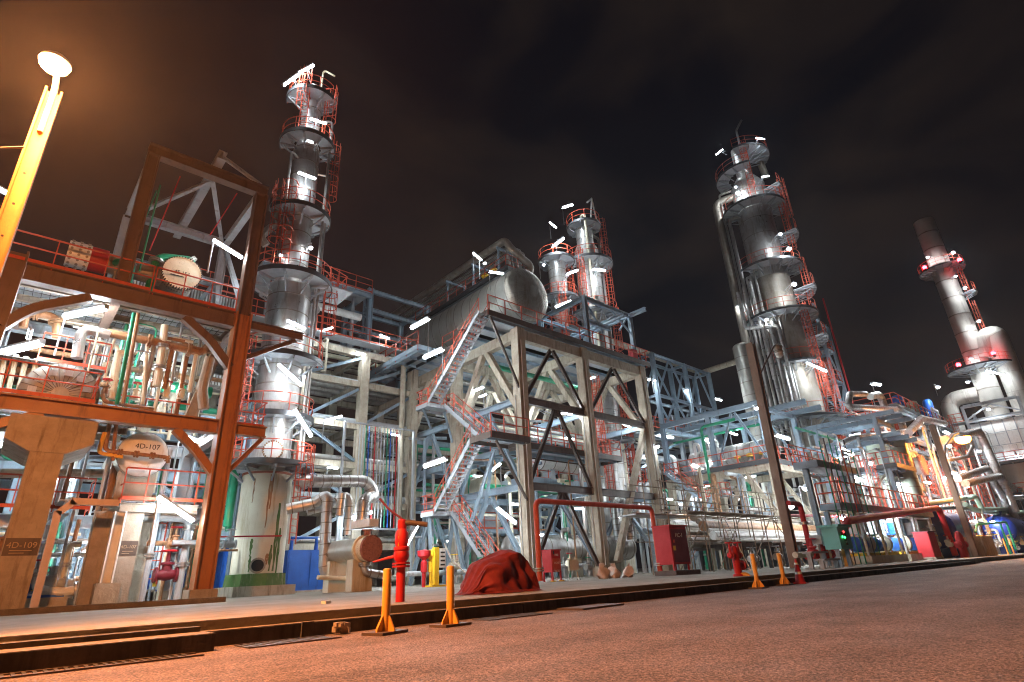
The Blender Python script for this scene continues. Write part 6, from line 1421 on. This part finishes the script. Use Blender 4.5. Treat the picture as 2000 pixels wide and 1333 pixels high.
for i in range(12):
    x = -3.9+1.05*i+cl.uniform(-.2,.2); y = cl.uniform(24.6,28); z = cl.choice((1.0,1.3,1.8,2.4)); m_, nm_ = cl.choice((('pgrey','grey'),('clad','silver'),('pbrown','rusty')))
    valve((x,y,z), f'{nm_} gate valve with a handwheel at ground level, {ORD[i]} from the left of its row', 1.1, m_, cl.choice(('red','pgrey','red')), (1,0,0) if i % 2 else (0,0,1))
    if 1: pipe([(x-.9,y,z),(x-.27,y,z)] if i % 2 else [(x,y,PZ),(x,y,z-.27)], .09, m_, f'{nm_} stub feeding the {ORD[i]} valve of the left ground row', group='valve stubs of the left ground row')
for i in range(8):
    z = (1.6,2.1,2.6,2.9,3.15,1.2,2.35,3.3)[i]; y = 26+.7*i; x0 = cl.uniform(-5,0)
    pipe([(x0,y,z),(x0+cl.uniform(4,9),y,z),(x0+9.2,y,z+.0)][:2], .06+.02*(i%3), ('pgrey','pipe','clad','pcream')[i%4], f'{ORD[i]} nearest of the horizontal pipes between the posts under the left frame', group='horizontal pipes under the left frame')
for i, (px, y) in enumerate(((60,25.5),(82,26.5),(200,28),(290,29),(340,30))):
    p = P(px,1165,Y=y); pump((p.x,y,PZ), f'blue pump on a plinth under the left frame, {ORD[i]} from the left', cl.choice((0,.0,PI/2)), 'bluem', 1.0)
p = P(120,1115,Y=25.5); pipe([(p.x-.6,25.3,1.6),(p.x-.6,25.3,1.0),(p.x+.1,25.3,.85),(p.x+.6,25.3,.9)], .16, 'white', 'white wrapped pump suction elbow left of the grey posts', bend=.4, flanges=(.1,.95))
for i, px in enumerate((118,135,150,262,285,310,345,365)):
    p = P(px,1150,Y=28.5+.4*(i%3)); t = thing('support_post', f'blue grey post on a concrete block under the left frame, {ORD[i]} from left', 'post', (p.x,p.y,PZ), 'support posts under the left frame'); obj('post', M().ib((p.x,p.y,PZ+.5),(p.x,p.y,3.4),.22,.22), K['blue'], t); obj('block', M().box((p.x,p.y,PZ+.25),(.6,.6,.5)), K['conc2'], t)
t = thing('ladder', 'small red caged ladder hanging under the rack near the ochre column', 'ladder', (5,29,2)); p = P(303,1045,Y=27); ladder(t, p.x, 27, 1.0, 2.4, 250, .7)
p = P(322,1130,Y=25.5); valve((p.x,25.5,1.3), 'crimson valve standing between the blue grey posts near the ochre column', 1.6, 'maroon', 'red')
# ------------------------------------------------------------------ ground level plant under and right of the concrete frame
for i in range(50):
    x = 24.5+15.5*i/50+cl.uniform(-.2,.2); y = cl.uniform(28.5,40); m_, nm_ = vm[(i*3) % 8]; h = cl.choice((3.6,5.6,7.2,8.5,11.4)); r = cl.choice((.06,.09,.13,.17)); e = (x+cl.uniform(-2,2), y+cl.uniform(-1,1), h)
    side = 'in the left bay' if x < 32 else 'in the right bay'
    pipe([(x,y,PZ),(x,y,h),e], r, m_, name='riser_pipe', label=f'{nm_} riser standing inside the concrete frame {side}', group=f'{nm_} risers inside the concrete frame {side}', bend=r*3, flanges=(.35,) if r > .1 else ())
for i in range(16):
    z = cl.choice((3.4,4.8,6.6,7.8,10.6,11.2,13.2,14.6,15.4)); y = cl.uniform(28.5,41); m_, nm_ = cl.choice((('pgreen','green'),('pipe','bare steel'),('clad','silver'),('pgreen','green'),('pcream','cream')))
    pipe([(25.7,y,z),(cl.uniform(34,39),y,z)], cl.choice((.09,.14,.2)), m_, f'{nm_} horizontal pipe inside the concrete frame, {"below" if z < 8 else "above"} the railed middle deck', group=f'{nm_} horizontal pipes {"below" if z < 8 else "above"} the middle deck')
for i in range(10):
    x = 19.2+1.35*i; y = cl.uniform(27.5,30.5); z = cl.uniform(.9,1.5); m_, nm_ = cl.choice((('pgrey','grey'),('pcream','cream'),('pipe','bare steel')))
    valve((x,y,z), f'{nm_} valve on the low pipework by the stair foot, {ORD[i]} from the left', 1.2, m_, cl.choice(('red','yellow','bluem','pgreen')), (1,0,0), 'valves by the stair foot')
pipe([(17.5,28.6,1.0),(24.0,28.6,1.0)], .14, 'pgrey', 'grey header pipe lying low left of the stair foot', flanges=(.2,.5,.8)); pipe([(24.4,29.4,1.1),(33,29.4,1.1)], .14, 'pgrey', 'grey header pipe lying low behind the tarpaulin', flanges=(.2,.5,.8))
for px, m_, lb in ((828,'red','crimson funnel topped valve beside the yellow stand'),(842,'yellow','yellow funnel topped valve beside the yellow stand')):
    p = P(px,1110,Y=26.4); v = thing('control_valve', lb, 'valve', (p.x,26.4,PZ)); c = V((p.x,26.4,PZ)); obj('stem', M().lathe([(.1,0),(.1,.7),(.17,.72),(.17,1.2),(.1,1.3)], c, n=12), K[m_], v); obj('actuator', M().lathe([(.1,1.3),(.34,1.5),(.36,1.75),(.1,1.8)], c, n=16), K[m_], v)
p = P(853,1120,Y=26.0); t = thing('yellow_stand', 'tall yellow column stand with a notice board left of the concrete column', 'stand', (p.x,26,PZ)); obj('post', M().b2((p.x-.14,26,PZ),(p.x+.14,26.2,PZ+1.9)), K['yellow'], t); obj('base', M().b2((p.x-.5,25.7,PZ),(p.x+.5,26.5,PZ+.08)), K['yellow'], t); obj('notice', M().b2((p.x+.18,26,PZ+.9),(p.x+.55,26.04,PZ+1.85)), K['white'], t)
for k in range(4): obj('lettering', M().b2((p.x+.23,25.985,PZ+1.0+.2*k),(p.x+.5,25.996,PZ+1.08+.2*k)), K['ink'], t)
pipe([(19.3,27.5,2.5),(19.6,27.2,1.6),(20.4,27.0,.9),(21.6,26.8,.62),(22.4,26.8,.9)], .045, 'white', 'pale hose hanging in a slack curve near the crimson valve', 'hose', name='hose', bend=.8)
# right of the concrete frame: risers and rows of pipes
for i in range(46):
    x = 40.5+18*i/46+cl.uniform(-.2,.2); y = cl.uniform(24,34); m_, nm_ = vm[(i*5) % 8]; h = cl.choice((3.5,5.0,6.8,8.0)); r = cl.choice((.08,.12,.16,.22)); e = (x+cl.uniform(-3,3), y, h)
    pipe([(x,y,PZ),(x,y,h),e], r, m_, name='riser_pipe', label=f'{nm_} riser at ground level beneath the blue structure', group=f'{nm_} risers beneath the blue structure', bend=r*3, flanges=(.35,) if r > .1 else ())
for i in range(14):
    z = 2.2+.35*(i%7)+(.1 if i > 6 else 0); y = 20.5+.5*i; m_, nm_ = (('dull','dark insulated'),('pipe','bare steel'),('dull','dark insulated'),('pbrown','rusty'),('dull','dark insulated'))[i%5]
    pipe([(36.5+i*.3,y,z),(66,y,z)], (.2,.3,.16,.36)[i%4], m_, f'{ORD[i]} nearest of the long low pipes behind the red hydrant and bollards', group='long low pipes behind the scaffold')
for i in range(9):
    x = 40+2.6*i; t = thing('sleeper_support', f'dark steel pipe support frame under the long low pipes, {ORD[i]} from the big red cabinet', 'support', (x,24,PZ), 'sleeper frames under the long low pipes'); obj('beam', M().ib((x,19.8,1.95),(x,27.6,1.95),.2,.25), K['dkbrown'], t)
    for y in (20.2,23.5,27.2): obj('leg', M().ib((x,y,PZ),(x,y,1.82),.2,.2), K['dark'], t)
for i in range(12):
    x = 37+2.0*i+cl.uniform(-.4,.4); y = 18.8+cl.uniform(-.4,1.2); valve((x,y,.95+cl.uniform(0,.5)), f'valve in the dim row behind the far bollards, {ORD[i]} from the big red cabinet', 1.3, cl.choice(('pipe','pgrey','dull')), cl.choice(('red','pgrey')), (1,0,0), 'valves behind the far bollards')
pipe([(40,17.6,3.6),(58,17.6,4.0)], .1, 'red', 'thin red sprinkler pipe crossing behind the scaffold'); 
q = P(1562,985,Y=15.2); pipe([(q.x-1.6,15.2,q.z),(q.x,15.2,q.z),(q.x,15.2,.9),(q.x-.8,15.2,.9)], .15, 'red', 'red upright fire pipe just right of the bare lamp post', bend=.3, flanges=(.5,))
for i, px in enumerate((1592,1612,1622)):
    p = P(px,1095,Y=13.5); valve((p.x,13.5,1.0), f'red valve on the fire main right of the bare lamp post, {ORD[i]} from the post', 1.5, 'red', 'red', (1,0,0), 'red valves right of the bare lamp post')
p = P(1600,1085,Y=13.5); pipe([(p.x-3,13.5,1.0),(p.x+3.4,13.5,1.0),(p.x+3.6,13.2,PZ)], .15, 'pcream', 'cream ended low fire main right of the bare lamp post', bend=.4)
# ------------------------------------------------------------------ scaffold
t = thing('scaffold', 'rusty tube scaffold with planks standing behind the big red cabinet', 'scaffold', (36,20,PZ)); sr = random.Random(5)
for i in range(9):
    for j, y in enumerate((18.9+.06*i,20.6)):
        x = 28.6+2.05*i+.3*j; obj('standard', M().tube([(x,y,PZ),(x+sr.uniform(-.1,.1),y,5.6+sr.uniform(-.5,1.2))], .035, 6), K['scaf'], t)
for z in (2.1,3.7,4.3,5.3):
    for y in (18.85,20.65): obj('ledger', M().tube([(27.8,y,z),(37,y,z+sr.uniform(-.08,.08)),(46.2,y,z+sr.uniform(-.1,.1))], .033, 6), K['scaf'], t)
for i in range(9): obj('transom', M().tube([(28.7+2.05*i,18.5,3.65),(28.9+2.05*i,21.0,3.65)], .033, 6), K['scaf'], t)
for a, b in ((28.8,32.6),(33,36.8),(37,41),(45,41.2)): obj('brace', M().tube([(a,18.8,PZ+.1),(b,18.8,3.6)], .033, 6), K['scaf'], t)
for k, y in enumerate((19.0,19.32,19.64,19.96)): obj('plank', M().b2((31.6+.4*k,y,3.74),(43.5-.5*k,y+.28,3.79)), K['wood'], t)
obj('plank', M().b2((26.0,19.2,3.4),(31.0,20.4,3.46)), K['galv'], t)
t = thing('scaffold_ladder', 'thin steel ladder leaning on the scaffold behind the hydrant', 'ladder', (37,17.9,PZ)); a, b = P(1462,1118,Y=17.5), P(1437,1010,Y=18.6); g = M(); sdv = V((.42,-.1,0))
for s_ in (-.5,.5): g.tube([V((a.x,17.5,PZ))+sdv*s_, V((a.x,18.6,b.z))+sdv*s_], .03, 6)
for i in range(13): c = V((a.x,17.5,PZ)).lerp(V((a.x,18.6,b.z)), (i+.5)/13); g.tube([c-sdv*.5,c+sdv*.5], .02, 5)
obj('ladder_frame', g, K['pipe'], t)

# thin lines that fill the middle floor of the left frame
lv = random.Random(31)
for i in range(30):
    y = lv.uniform(24.6,28.2); px = 196+7.6*i+lv.uniform(-3,3); a = P(px,lv.uniform(610,690),Y=y); zb = lv.choice((6.8,6.8,8.2)); m_, nm_ = lv.choice((('pcream','cream'),('pbrown','rusty'),('pipe','bare steel'),('pgreen','green'),('pgrey','grey'),('pcream','cream')))
    e = V((a.x+lv.uniform(-1.4,1.4),y,a.z)); pipe([(a.x,y,zb),(a.x,y,a.z),e], lv.choice((.035,.05,.07,.09)), m_, f'{nm_} thin riser on the middle floor of the left frame', group=f'{nm_} thin risers on the middle floor of the left frame', name='riser_pipe', bend=.25, flanges=(.3,) if i % 4 == 0 else ())
for i in range(7):
    p = P(205+30*i, 765+3*(i%3), Y=25.2+.3*(i%4)); valve((p.x,p.y,p.z), f'small rusty valve on the middle floor of the left frame, {ORD[i]} from the left', .9, lv.choice(('pbrown','pcream','pipe')), lv.choice(('pbrown','red')), (0,0,1), 'valves on the middle floor of the left frame')
for i in range(10):
    z = 7.1+.38*i; y = 28.0+.1*i; m_, nm_ = (('pcream','cream'),('pipe','bare steel'),('pbrown','rusty'))[i%3]; x0 = lv.uniform(-1.5,2)
    pipe([(x0,y,z),(lv.uniform(5,7.5),y,z)], .05+.03*(i%3), m_, f'{ORD[i]} from the bottom of the horizontal lines at the back of the left middle floor', group='horizontal lines at the back of the left middle floor')
# conduits clipped to the concrete columns
for i, (x, y) in enumerate(((25.3,27),(32.1,27),(39.7,27))):
    w = ('left front','middle front','right front')[i]
    pipe([(x-.1,y-.40,PZ+.7),(x-.1,y-.40,16.0)], .03, 'white', f'thin white conduit clipped to the {w} column of the concrete frame', cat='conduit', name='conduit')
    pipe([(x-.42,y+.1,PZ+.7),(x-.42,y+.1,12.0)], .025, 'pgrey', f'thin grey conduit on the side of the {w} column of the concrete frame', cat='conduit', name='conduit')
# ------------------------------------------------------------------ lit fluorescent fittings and floodlights
lamp((415,468),(474,505),'bright tube lamp on the top deck right of the round cream cover',Y=23.4,s=.8)
lamp((128,618),(205,602),'bright slanted tube lamp under the top deck grating of the left frame',Y=25.4,hz=True,s=1.2)
lamp((0,690),(82,670),'long tube lamp at the left edge above the cream vertical pipes',Y=26.2,hz=True,s=1.3)
lamp((315,975),(372,1014),'tilted tube lamp on a bent pipe below the red caged deck',Y=23.4,s=.9)
lamp((360,851),(384,861),'small tube lamp under the ochre beam by its knee brace',Y=26.5)
lamp((170,1075),(186,1064),'lower of two tube lamps in line between the pier and the white steel post',Y=27)
lamp((190,1062),(207,1050),'upper of two tube lamps in line between the pier and the white steel post',Y=27)
bulb((260,1047),'round floodlight right of the white steel post',Y=27)
bulb((273,1057),'smaller round floodlight just right of its neighbour by the faded pier',Y=27.5,s=.7)
lamp((300,742),(336,757),'tube lamp in front of the thick green header',Y=26)
lamp((555,166),(580,148),'lower tube lamp of the pair at the very top of the tall left column',Y=29.8,s=1.0)
lamp((585,142),(610,129),'topmost tube lamp of the tall left column',Y=29.8,s=1.0)
lamp((605,232),(638,242),'tube lamp at the second platform from the top of the tall left column',Y=29.6)
lamp((582,337),(617,350),'tube lamp below the third platform of the tall left column',Y=29.4)
bulb((607,485),'small lamp under the half platform on the right of the tall left column',Y=29.8,s=.7)
lamp((560,626),(597,643),'tube lamp on a bracket halfway up the wide part of the tall left column',Y=29.2)
lamp((548,716),(585,749),'bright tilted tube lamp beneath the lower middle platform of the tall left column',Y=28.8,s=1.0)
lamp((580,808),(604,846),'bright steep tube lamp near the foot platforms of the tall left column',Y=28.6,s=1.0)
bulb((548,500),'glaring lamp behind the ladder on the left of the tall left column',Y=30.2,s=.6)
lamp((624,648),(650,640),'tube lamp on the pipe rack right of the tall left column',Y=38)
lamp((745,656),(757,661),'small tube lamp deeper on the pipe rack behind the white elbow pipe',Y=39)
lamp((838,622),(803,641),'bright tube lamp on a slim pole against the big drum, upper left',Y=28,dirB=True,post=2.5)
lamp((866,682),(828,699),'bright tube lamp beside the top stair flight',Y=28.5,dirB=True,post=2.2)
lamp((945,756),(924,765),'tube lamp under the concrete frame behind the top flight',Y=31,dirB=True,post=1.6)
lamp((872,896),(829,911),'tube lamp on a bent pole beside the third stair flight',Y=27.2,dirB=True,post=3.0)
lamp((968,990),(1010,1024),'bright tilted tube lamp behind the lowest stair flight',Y=26.2,s=1.0)
lamp((796,1061),(812,1033),'steep tube lamp right of the red fire monitor',Y=25.5,s=.8)
lamp((955,531),(983,535),'tube lamp under the drum walkway near the wrinkled end',Y=28.0)
lamp((928,498),(936,505),'upper small lamp among the thin pipes on the drum',Y=29.6); bulb((947,515),'round lamp on the drum walkway below the small tube',Y=30,s=.7)
lamp((1093,808),(1118,809),'tube lamp under the upper brown beam in the front bay',Y=28)
lamp((1210,825),(1231,835),'tube lamp under the upper brown beam in the right bay',Y=28.5)
lamp((978,905),(960,920),'tube lamp on a pole beside the cream drum',Y=30,dirB=True,post=2.)
lamp((1040,1046),(1070,1044),'tube lamp above the low shiny drum',Y=29)
bulb((1029,802),'tiny round lamp behind the front column',Y=33,s=.8); bulb((1045,805),'tiny round lamp just right of the one behind the front column',Y=34,s=.7)
lamp((1098,406),(1118,400),'lamp on a mast above the shorter silver column',Y=33,post=2.2)
lamp((1073,434),(1087,446),'lamp on a mast left of the shorter silver column',Y=33,post=2.0)
lamp((1103,464),(1075,484),'long tube lamp at the left of the shorter silver column top',Y=33)
lamp((1106,536),(1128,528),'left tube lamp lighting the shorter silver column at half height',Y=31.5)
lamp((1158,526),(1182,529),'right tube lamp lighting the shorter silver column at half height',Y=31.5)
lamp((1117,588),(1085,600),'tube lamp on the deck right of the drum end',Y=29.5,dirB=True,post=1.4)
bulb((1062,518),'round lamp at the upper right shoulder of the big drum',Y=31,s=.7)
bulb((1268,742),'left lamp on the front posts of the lattice trestle',Y=35.6,s=1.1); bulb((1279,744),'smaller lamp just right of the first on the trestle posts',Y=35.6,s=.7); bulb((1341,763),'lamp on the middle post of the lattice trestle',Y=35.6,s=1.2)
lamp((1395,779),(1408,782),'tube lamp at the right foot of the lattice trestle',Y=36,s=1.2)
bulb((1478,798),'round lamp at the top right corner of the blue structure',Y=21.0,s=1.1); bulb((1284,873),'round lamp on the right column of the concrete frame',Y=26.4,s=1.)
lamp((1352,908),(1373,918),'tube lamp over the stair of the blue structure',Y=29,s=1.2); lamp((1515,850),(1541,858),'tube lamp right of the bare lamp post among the blue beams',Y=19,s=1.4); lamp((1372,858),(1385,866),'small tube lamp beneath the blue structure roof',Y=30)
lamp((1425,845),(1440,850),'faint tube lamp beneath the blue structure roof, farther right',Y=26)
lamp((1398,303),(1412,292),'tube lamp top left on the tall right column',X=RX-2.8); lamp((1476,270),(1494,272),'tube lamp top right on the tall right column',X=RX-2.8); lamp((1487,346),(1503,344),'tube lamp on the small side platform near the top of the tall right column',X=RX-2.8)
bulb((1441,378),'floodlight on the second platform face of the tall right column',X=RX-3.0,s=1.4); bulb((1437,366),'small lamp just above the floodlight on the tall right column',X=RX-3.0,s=.9)
bulb((1524,458),'round lamp beside the ladder below the second platform at right',X=RX-2.8,s=1.2); bulb((1541,487),'bright round lamp on the right flank above the third platform',X=RX-2.8,s=1.7); bulb((1551,556),'bright round lamp on the right flank below the third platform',X=RX-2.8,s=1.7)
lamp((1586,713),(1605,721),'tube lamp on the right flank of the tall right column at mid height',X=RX-2.8,s=1.4); bulb((1497,625),'floodlight behind the jogged pipes of the tall right column',X=RX-3.4,s=1.1); bulb((1440,600),'small lamp left of the jogged pipes of the tall right column',X=RX-3,s=.6)
FY = 15.8
for a, lb, s_ in (((1862,494),'floodlight high on the right of the upper stack platform',2.3),((1812,503),'small lamp at the left of the upper stack platform',1.0),((1867,540),'small floodlight below the upper stack platform',.9),((1885,563),'floodlight on the higher side landing of the stack',1.2),((1912,628),'bright floodlight on the lower side landing of the stack',1.7),((1890,747),'bright floodlight over the big elbow duct',1.8),((1897,702),'floodlight washing the lower stack shell',1.3)): bulb(a, lb, X=SX-2.6, s=s_*1.3)
lamp((1938,727),(1954,731),'tube lamp beneath the lower stack platform',X=SX-2.8,s=1.6)
bulb((1930,800),'floodlight on the furnace house behind its ladder',X=SX-5.4,s=1.8)
lamp((1702,750),(1720,752),'tube lamp above the left end of the process roof',Y=16.8,s=1.8)
for i, (a, lb, s_) in enumerate((((1712,774),'round lamp under the silver elbow on the process roof',1.4),((1727,820),'bright floodlight on a mast in the middle of the process structure',1.9),((1832,757),'floodlight at the right end of the process roof',1.9),((1755,946),'glaring floodlight at the foot of the pale green tank',2.6),((1773,916),'lamp left of the round brown exchanger cover',1.3),((1864,925),'bright floodlight behind the far lamp post',2.2),((1889,950),'bright floodlight below the bent silver pipes',2.0),((1805,988),'lamp at the right end of the low orange platform',1.9),((1832,990),'lamp above the elbow of the thick red fire pipe',1.6),((1825,1001),'lamp below the elbow of the thick red fire pipe',1.3),((1646,1012),'lamp at the left elbow of the thick red fire pipe',1.3),((1854,872),'small lamp left of the far orange lamp',1.3),((1912,882),'hazy floodlight behind the large bent silver pipe',1.9),((1986,890),'floodlight at the right edge below the furnace house',1.5),((1985,965),'floodlight among the silver pipes at the right edge',1.3),((1700,905),'lamp left of the pale green tank',1.2),((1600,905),'lamp behind the dark bridge platform',1.2))):
    bulb(a, lb, **(dict(X=tx-2.5) if 'foot of the pale' in lb else dict(X=SX-5.5) if 'furnace' in lb else dict(Y=FY+1.1-(2.2 if a[0] > 1840 else 0))), s=s_*1.35)
lamp((1818,826),(1828,820),'tube lamp on the right end of the middle process floor',Y=16,s=1.2)
lamp((1642,877),(1664,888),'tube lamp left of the pale green tank, on the lattice stair side',Y=16.5,s=1.5); lamp((1728,1017),(1752,1017),'tube lamp under the low orange platform above the skids',Y=14.8,s=1.6); lamp((1668,932),(1682,937),'tube lamp beside the dark bridge platform',Y=16,s=1.1)
bulb((1545,990),'glowing floodlight deep behind the bare lamp post',Y=20,s=1.6); bulb((1573,955),'second floodlight deep behind the bare lamp post, farther right',Y=20,s=1.6)
bulb((1330,985),'floodlight under the blue structure behind the scaffold',Y=27,s=1.1); bulb((1440,975),'floodlight under the blue structure behind the hydrant',Y=28,s=1.3)
lamp((20,860),(45,850),'tube lamp behind the hammerhead pier',Y=28,s=1.0); lamp((130,935),(165,930),'tube lamp above the red walkway rail behind the lettered pier',Y=28,s=1.0)
lamp((690,1010),(712,1004),'tube lamp under the concrete pipe rack',Y=37,s=1.2); lamp((640,820),(660,815),'tube lamp inside the concrete pipe rack',Y=38.5,s=.9)

# extra tube lamps added to brighten the inside of the plant
def fill_lamps(pts, where, d=(1,0,0), s=.62):
    for i, p in enumerate(pts): _lamp(V(p), d, f'{ORD[i]} from left of the added tube lamps {where}', s, 't', 'added tube lamps deep inside the plant', .8, None)
fill_lamps([(-2.4,29,3.0),(-.2,27.4,5.9),(1.3,29.5,2.9),(4.0,28.2,5.7),(5.2,30,2.6),(7.6,30.5,3.2)], 'low down behind the left frame')
fill_lamps([(-.5,27.5,10.3),(1.6,30.0,9.7),(3.4,27.2,10.2),(5.2,29.6,9.8)], 'under the top deck of the left frame', (0,1,0))
fill_lamps([(-5,32,6.0),(0,32.4,9.0),(4.4,32.4,6.0),(8.6,32.4,9.0)], 'along the rack behind the left frame')
fill_lamps([(12.6,39,5.6),(14.6,39,14.8),(17.6,39,8.4),(19.2,39,17.6),(22.6,39,11.4)], 'on the face of the concrete pipe rack', s=.5)
fill_lamps([(27.6,30.5,5.3),(29.2,36.8,8.3),(31.0,31.2,11.2),(33.8,30.2,5.2),(35.4,32.0,11.2),(37.4,36.5,7.6)], 'on the middle floors of the concrete frame')
fill_lamps([(26.6,37.5,3.3),(29,31,16.0),(30.5,37.5,15.6),(33.2,32.8,3.2),(36,29.5,16.0),(37.5,37.5,15.6)], 'at top and foot of the concrete frame', (0,1,0))
fill_lamps([(42.5,33,5),(44,36,9),(46,30,6.4),(48,40,13)], 'between the concrete frame and the blue structure')
fill_lamps([(51.2,24.5,8.0),(53.2,30,8.0),(54.2,25,13.2),(55,30,13.0),(58.5,26,6.0),(60.6,18.6,7.4),(62.4,18.4,12.0),(63.6,20.5,10.2)], 'in and around the blue structure', (0,1,0))
fill_lamps([(50.5,36.8,8.0),(54,36.8,12.0),(58,36.8,15.0),(62.5,36.8,8.0),(66,36.8,12.0)], 'on the rack behind the blue structure', s=1.3)
fill_lamps([(74,16.8,5.6),(78,18.5,10.6),(81,16.6,15.6),(86,17.0,5.8),(89,18.5,10.8),(93,16.6,15.6),(98,17.0,10.8),(102,16.6,5.8)], 'on the floors of the far process structure', s=1.6)
lamp((-14,362),(14,378),'tube lamp with a long housing half hidden by the near street lamp post',Y=24,s=.8,post=3.0)
fill_lamps([(70,15.4,7.4),(76,15.6,3.6),(80,15.8,8.6),(85,15.6,4.0),(90,15.8,8.8),(96,15.6,4.2)], 'hung before the far process structure', s=1.1)  # more added lamps, to brighten the far units
# ------------------------------------------------------------------ sky and light
w = bpy.data.worlds.new('World'); sc.world = w; w.use_nodes = True; nt = w.node_tree; N = nt.nodes; L = nt.links
bg = N['Background']
sky = N.new('ShaderNodeTexSky'); sky.sky_type = 'NISHITA'; sky.sun_disc = False; sky.sun_elevation = R(-4); sky.sun_rotation = R(200)
tc = N.new('ShaderNodeTexCoord'); mp = N.new('ShaderNodeMapping'); mp.inputs['Scale'].default_value = (1.6,1.6,3.2)
L.new(tc.outputs['Generated'], mp.inputs['Vector'])
n = N.new('ShaderNodeTexNoise'); n.inputs['Scale'].default_value = 2.2; n.inputs['Detail'].default_value = 7; n.inputs['Roughness'].default_value = .55; n.inputs['Distortion'].default_value = .4
L.new(mp.outputs['Vector'], n.inputs['Vector'])
r_ = N.new('ShaderNodeValToRGB'); e = r_.color_ramp.elements; e[0].position = .38; e[0].color = (.0042,.004,.0062,1); e[1].position = .72; e[1].color = (.018,.0125,.0105,1)
L.new(n.outputs['Fac'], r_.inputs['Fac'])
ad = N.new('ShaderNodeMix'); ad.data_type = 'RGBA'; ad.blend_type = 'ADD'; ad.inputs['Factor'].default_value = .004
L.new(r_.outputs['Color'], ad.inputs['A']); L.new(sky.outputs['Color'], ad.inputs['B']); 
# orange glow of the near street lamp painted into the sky at left
sx_ = N.new('ShaderNodeVectorMath'); sx_.operation = 'DOT_PRODUCT'; L.new(tc.outputs['Generated'], sx_.inputs[0]); sx_.inputs[1].default_value = (-.18,.86,.48)
r2 = N.new('ShaderNodeValToRGB'); e2 = r2.color_ramp.elements; e2[0].position = .66; e2[0].color = (0,0,0,1); e2[1].position = 1.0; e2[1].color = (.010,.0028,.0009,1); r2.color_ramp.interpolation = 'EASE'
L.new(sx_.outputs['Value'], r2.inputs['Fac'])
a2 = N.new('ShaderNodeMix'); a2.data_type = 'RGBA'; a2.blend_type = 'ADD'; a2.inputs['Factor'].default_value = 1
L.new(ad.outputs['Result'], a2.inputs['A']); L.new(r2.outputs['Color'], a2.inputs['B']); L.new(a2.outputs['Result'], bg.inputs['Color'])
bg.inputs['Strength'].default_value = 1.0
sc.view_settings.view_transform = 'Standard'; sc.view_settings.look = 'None'; sc.view_settings.exposure = 0; sc.view_settings.gamma = 1
sc.cycles.use_denoising = True
sc.cycles.max_bounces = 6; sc.cycles.diffuse_bounces = 3; sc.cycles.glossy_bounces = 3; sc.cycles.transmission_bounces = 2; sc.cycles.volume_bounces = 0
sc.cycles.sample_clamp_indirect = 6; sc.cycles.caustics_reflective = False; sc.cycles.caustics_refractive = False
sc.cycles.filter_width = 1.1; sc.cycles.sample_clamp_direct = 30
# ------------------------------------------------------------------ thin haze volume added to give the lamps a glow
hz = bpy.data.materials.new('glow_haze'); hz.use_nodes = True; hn = hz.node_tree
hn.nodes.remove(hn.nodes['Principled BSDF']); pv = hn.nodes.new('ShaderNodeVolumePrincipled')
pv.inputs['Density'].default_value = .00022; pv.inputs['Color'].default_value = (.9,.9,.92,1); pv.inputs['Anisotropy'].default_value = .78
hn.links.new(pv.outputs[0], hn.nodes['Material Output'].inputs['Volume'])
single('haze', M().b2((-60,-40,-1),(330,160,75)), hz, None, None, (0,0,0), None, 'stuff', 0)
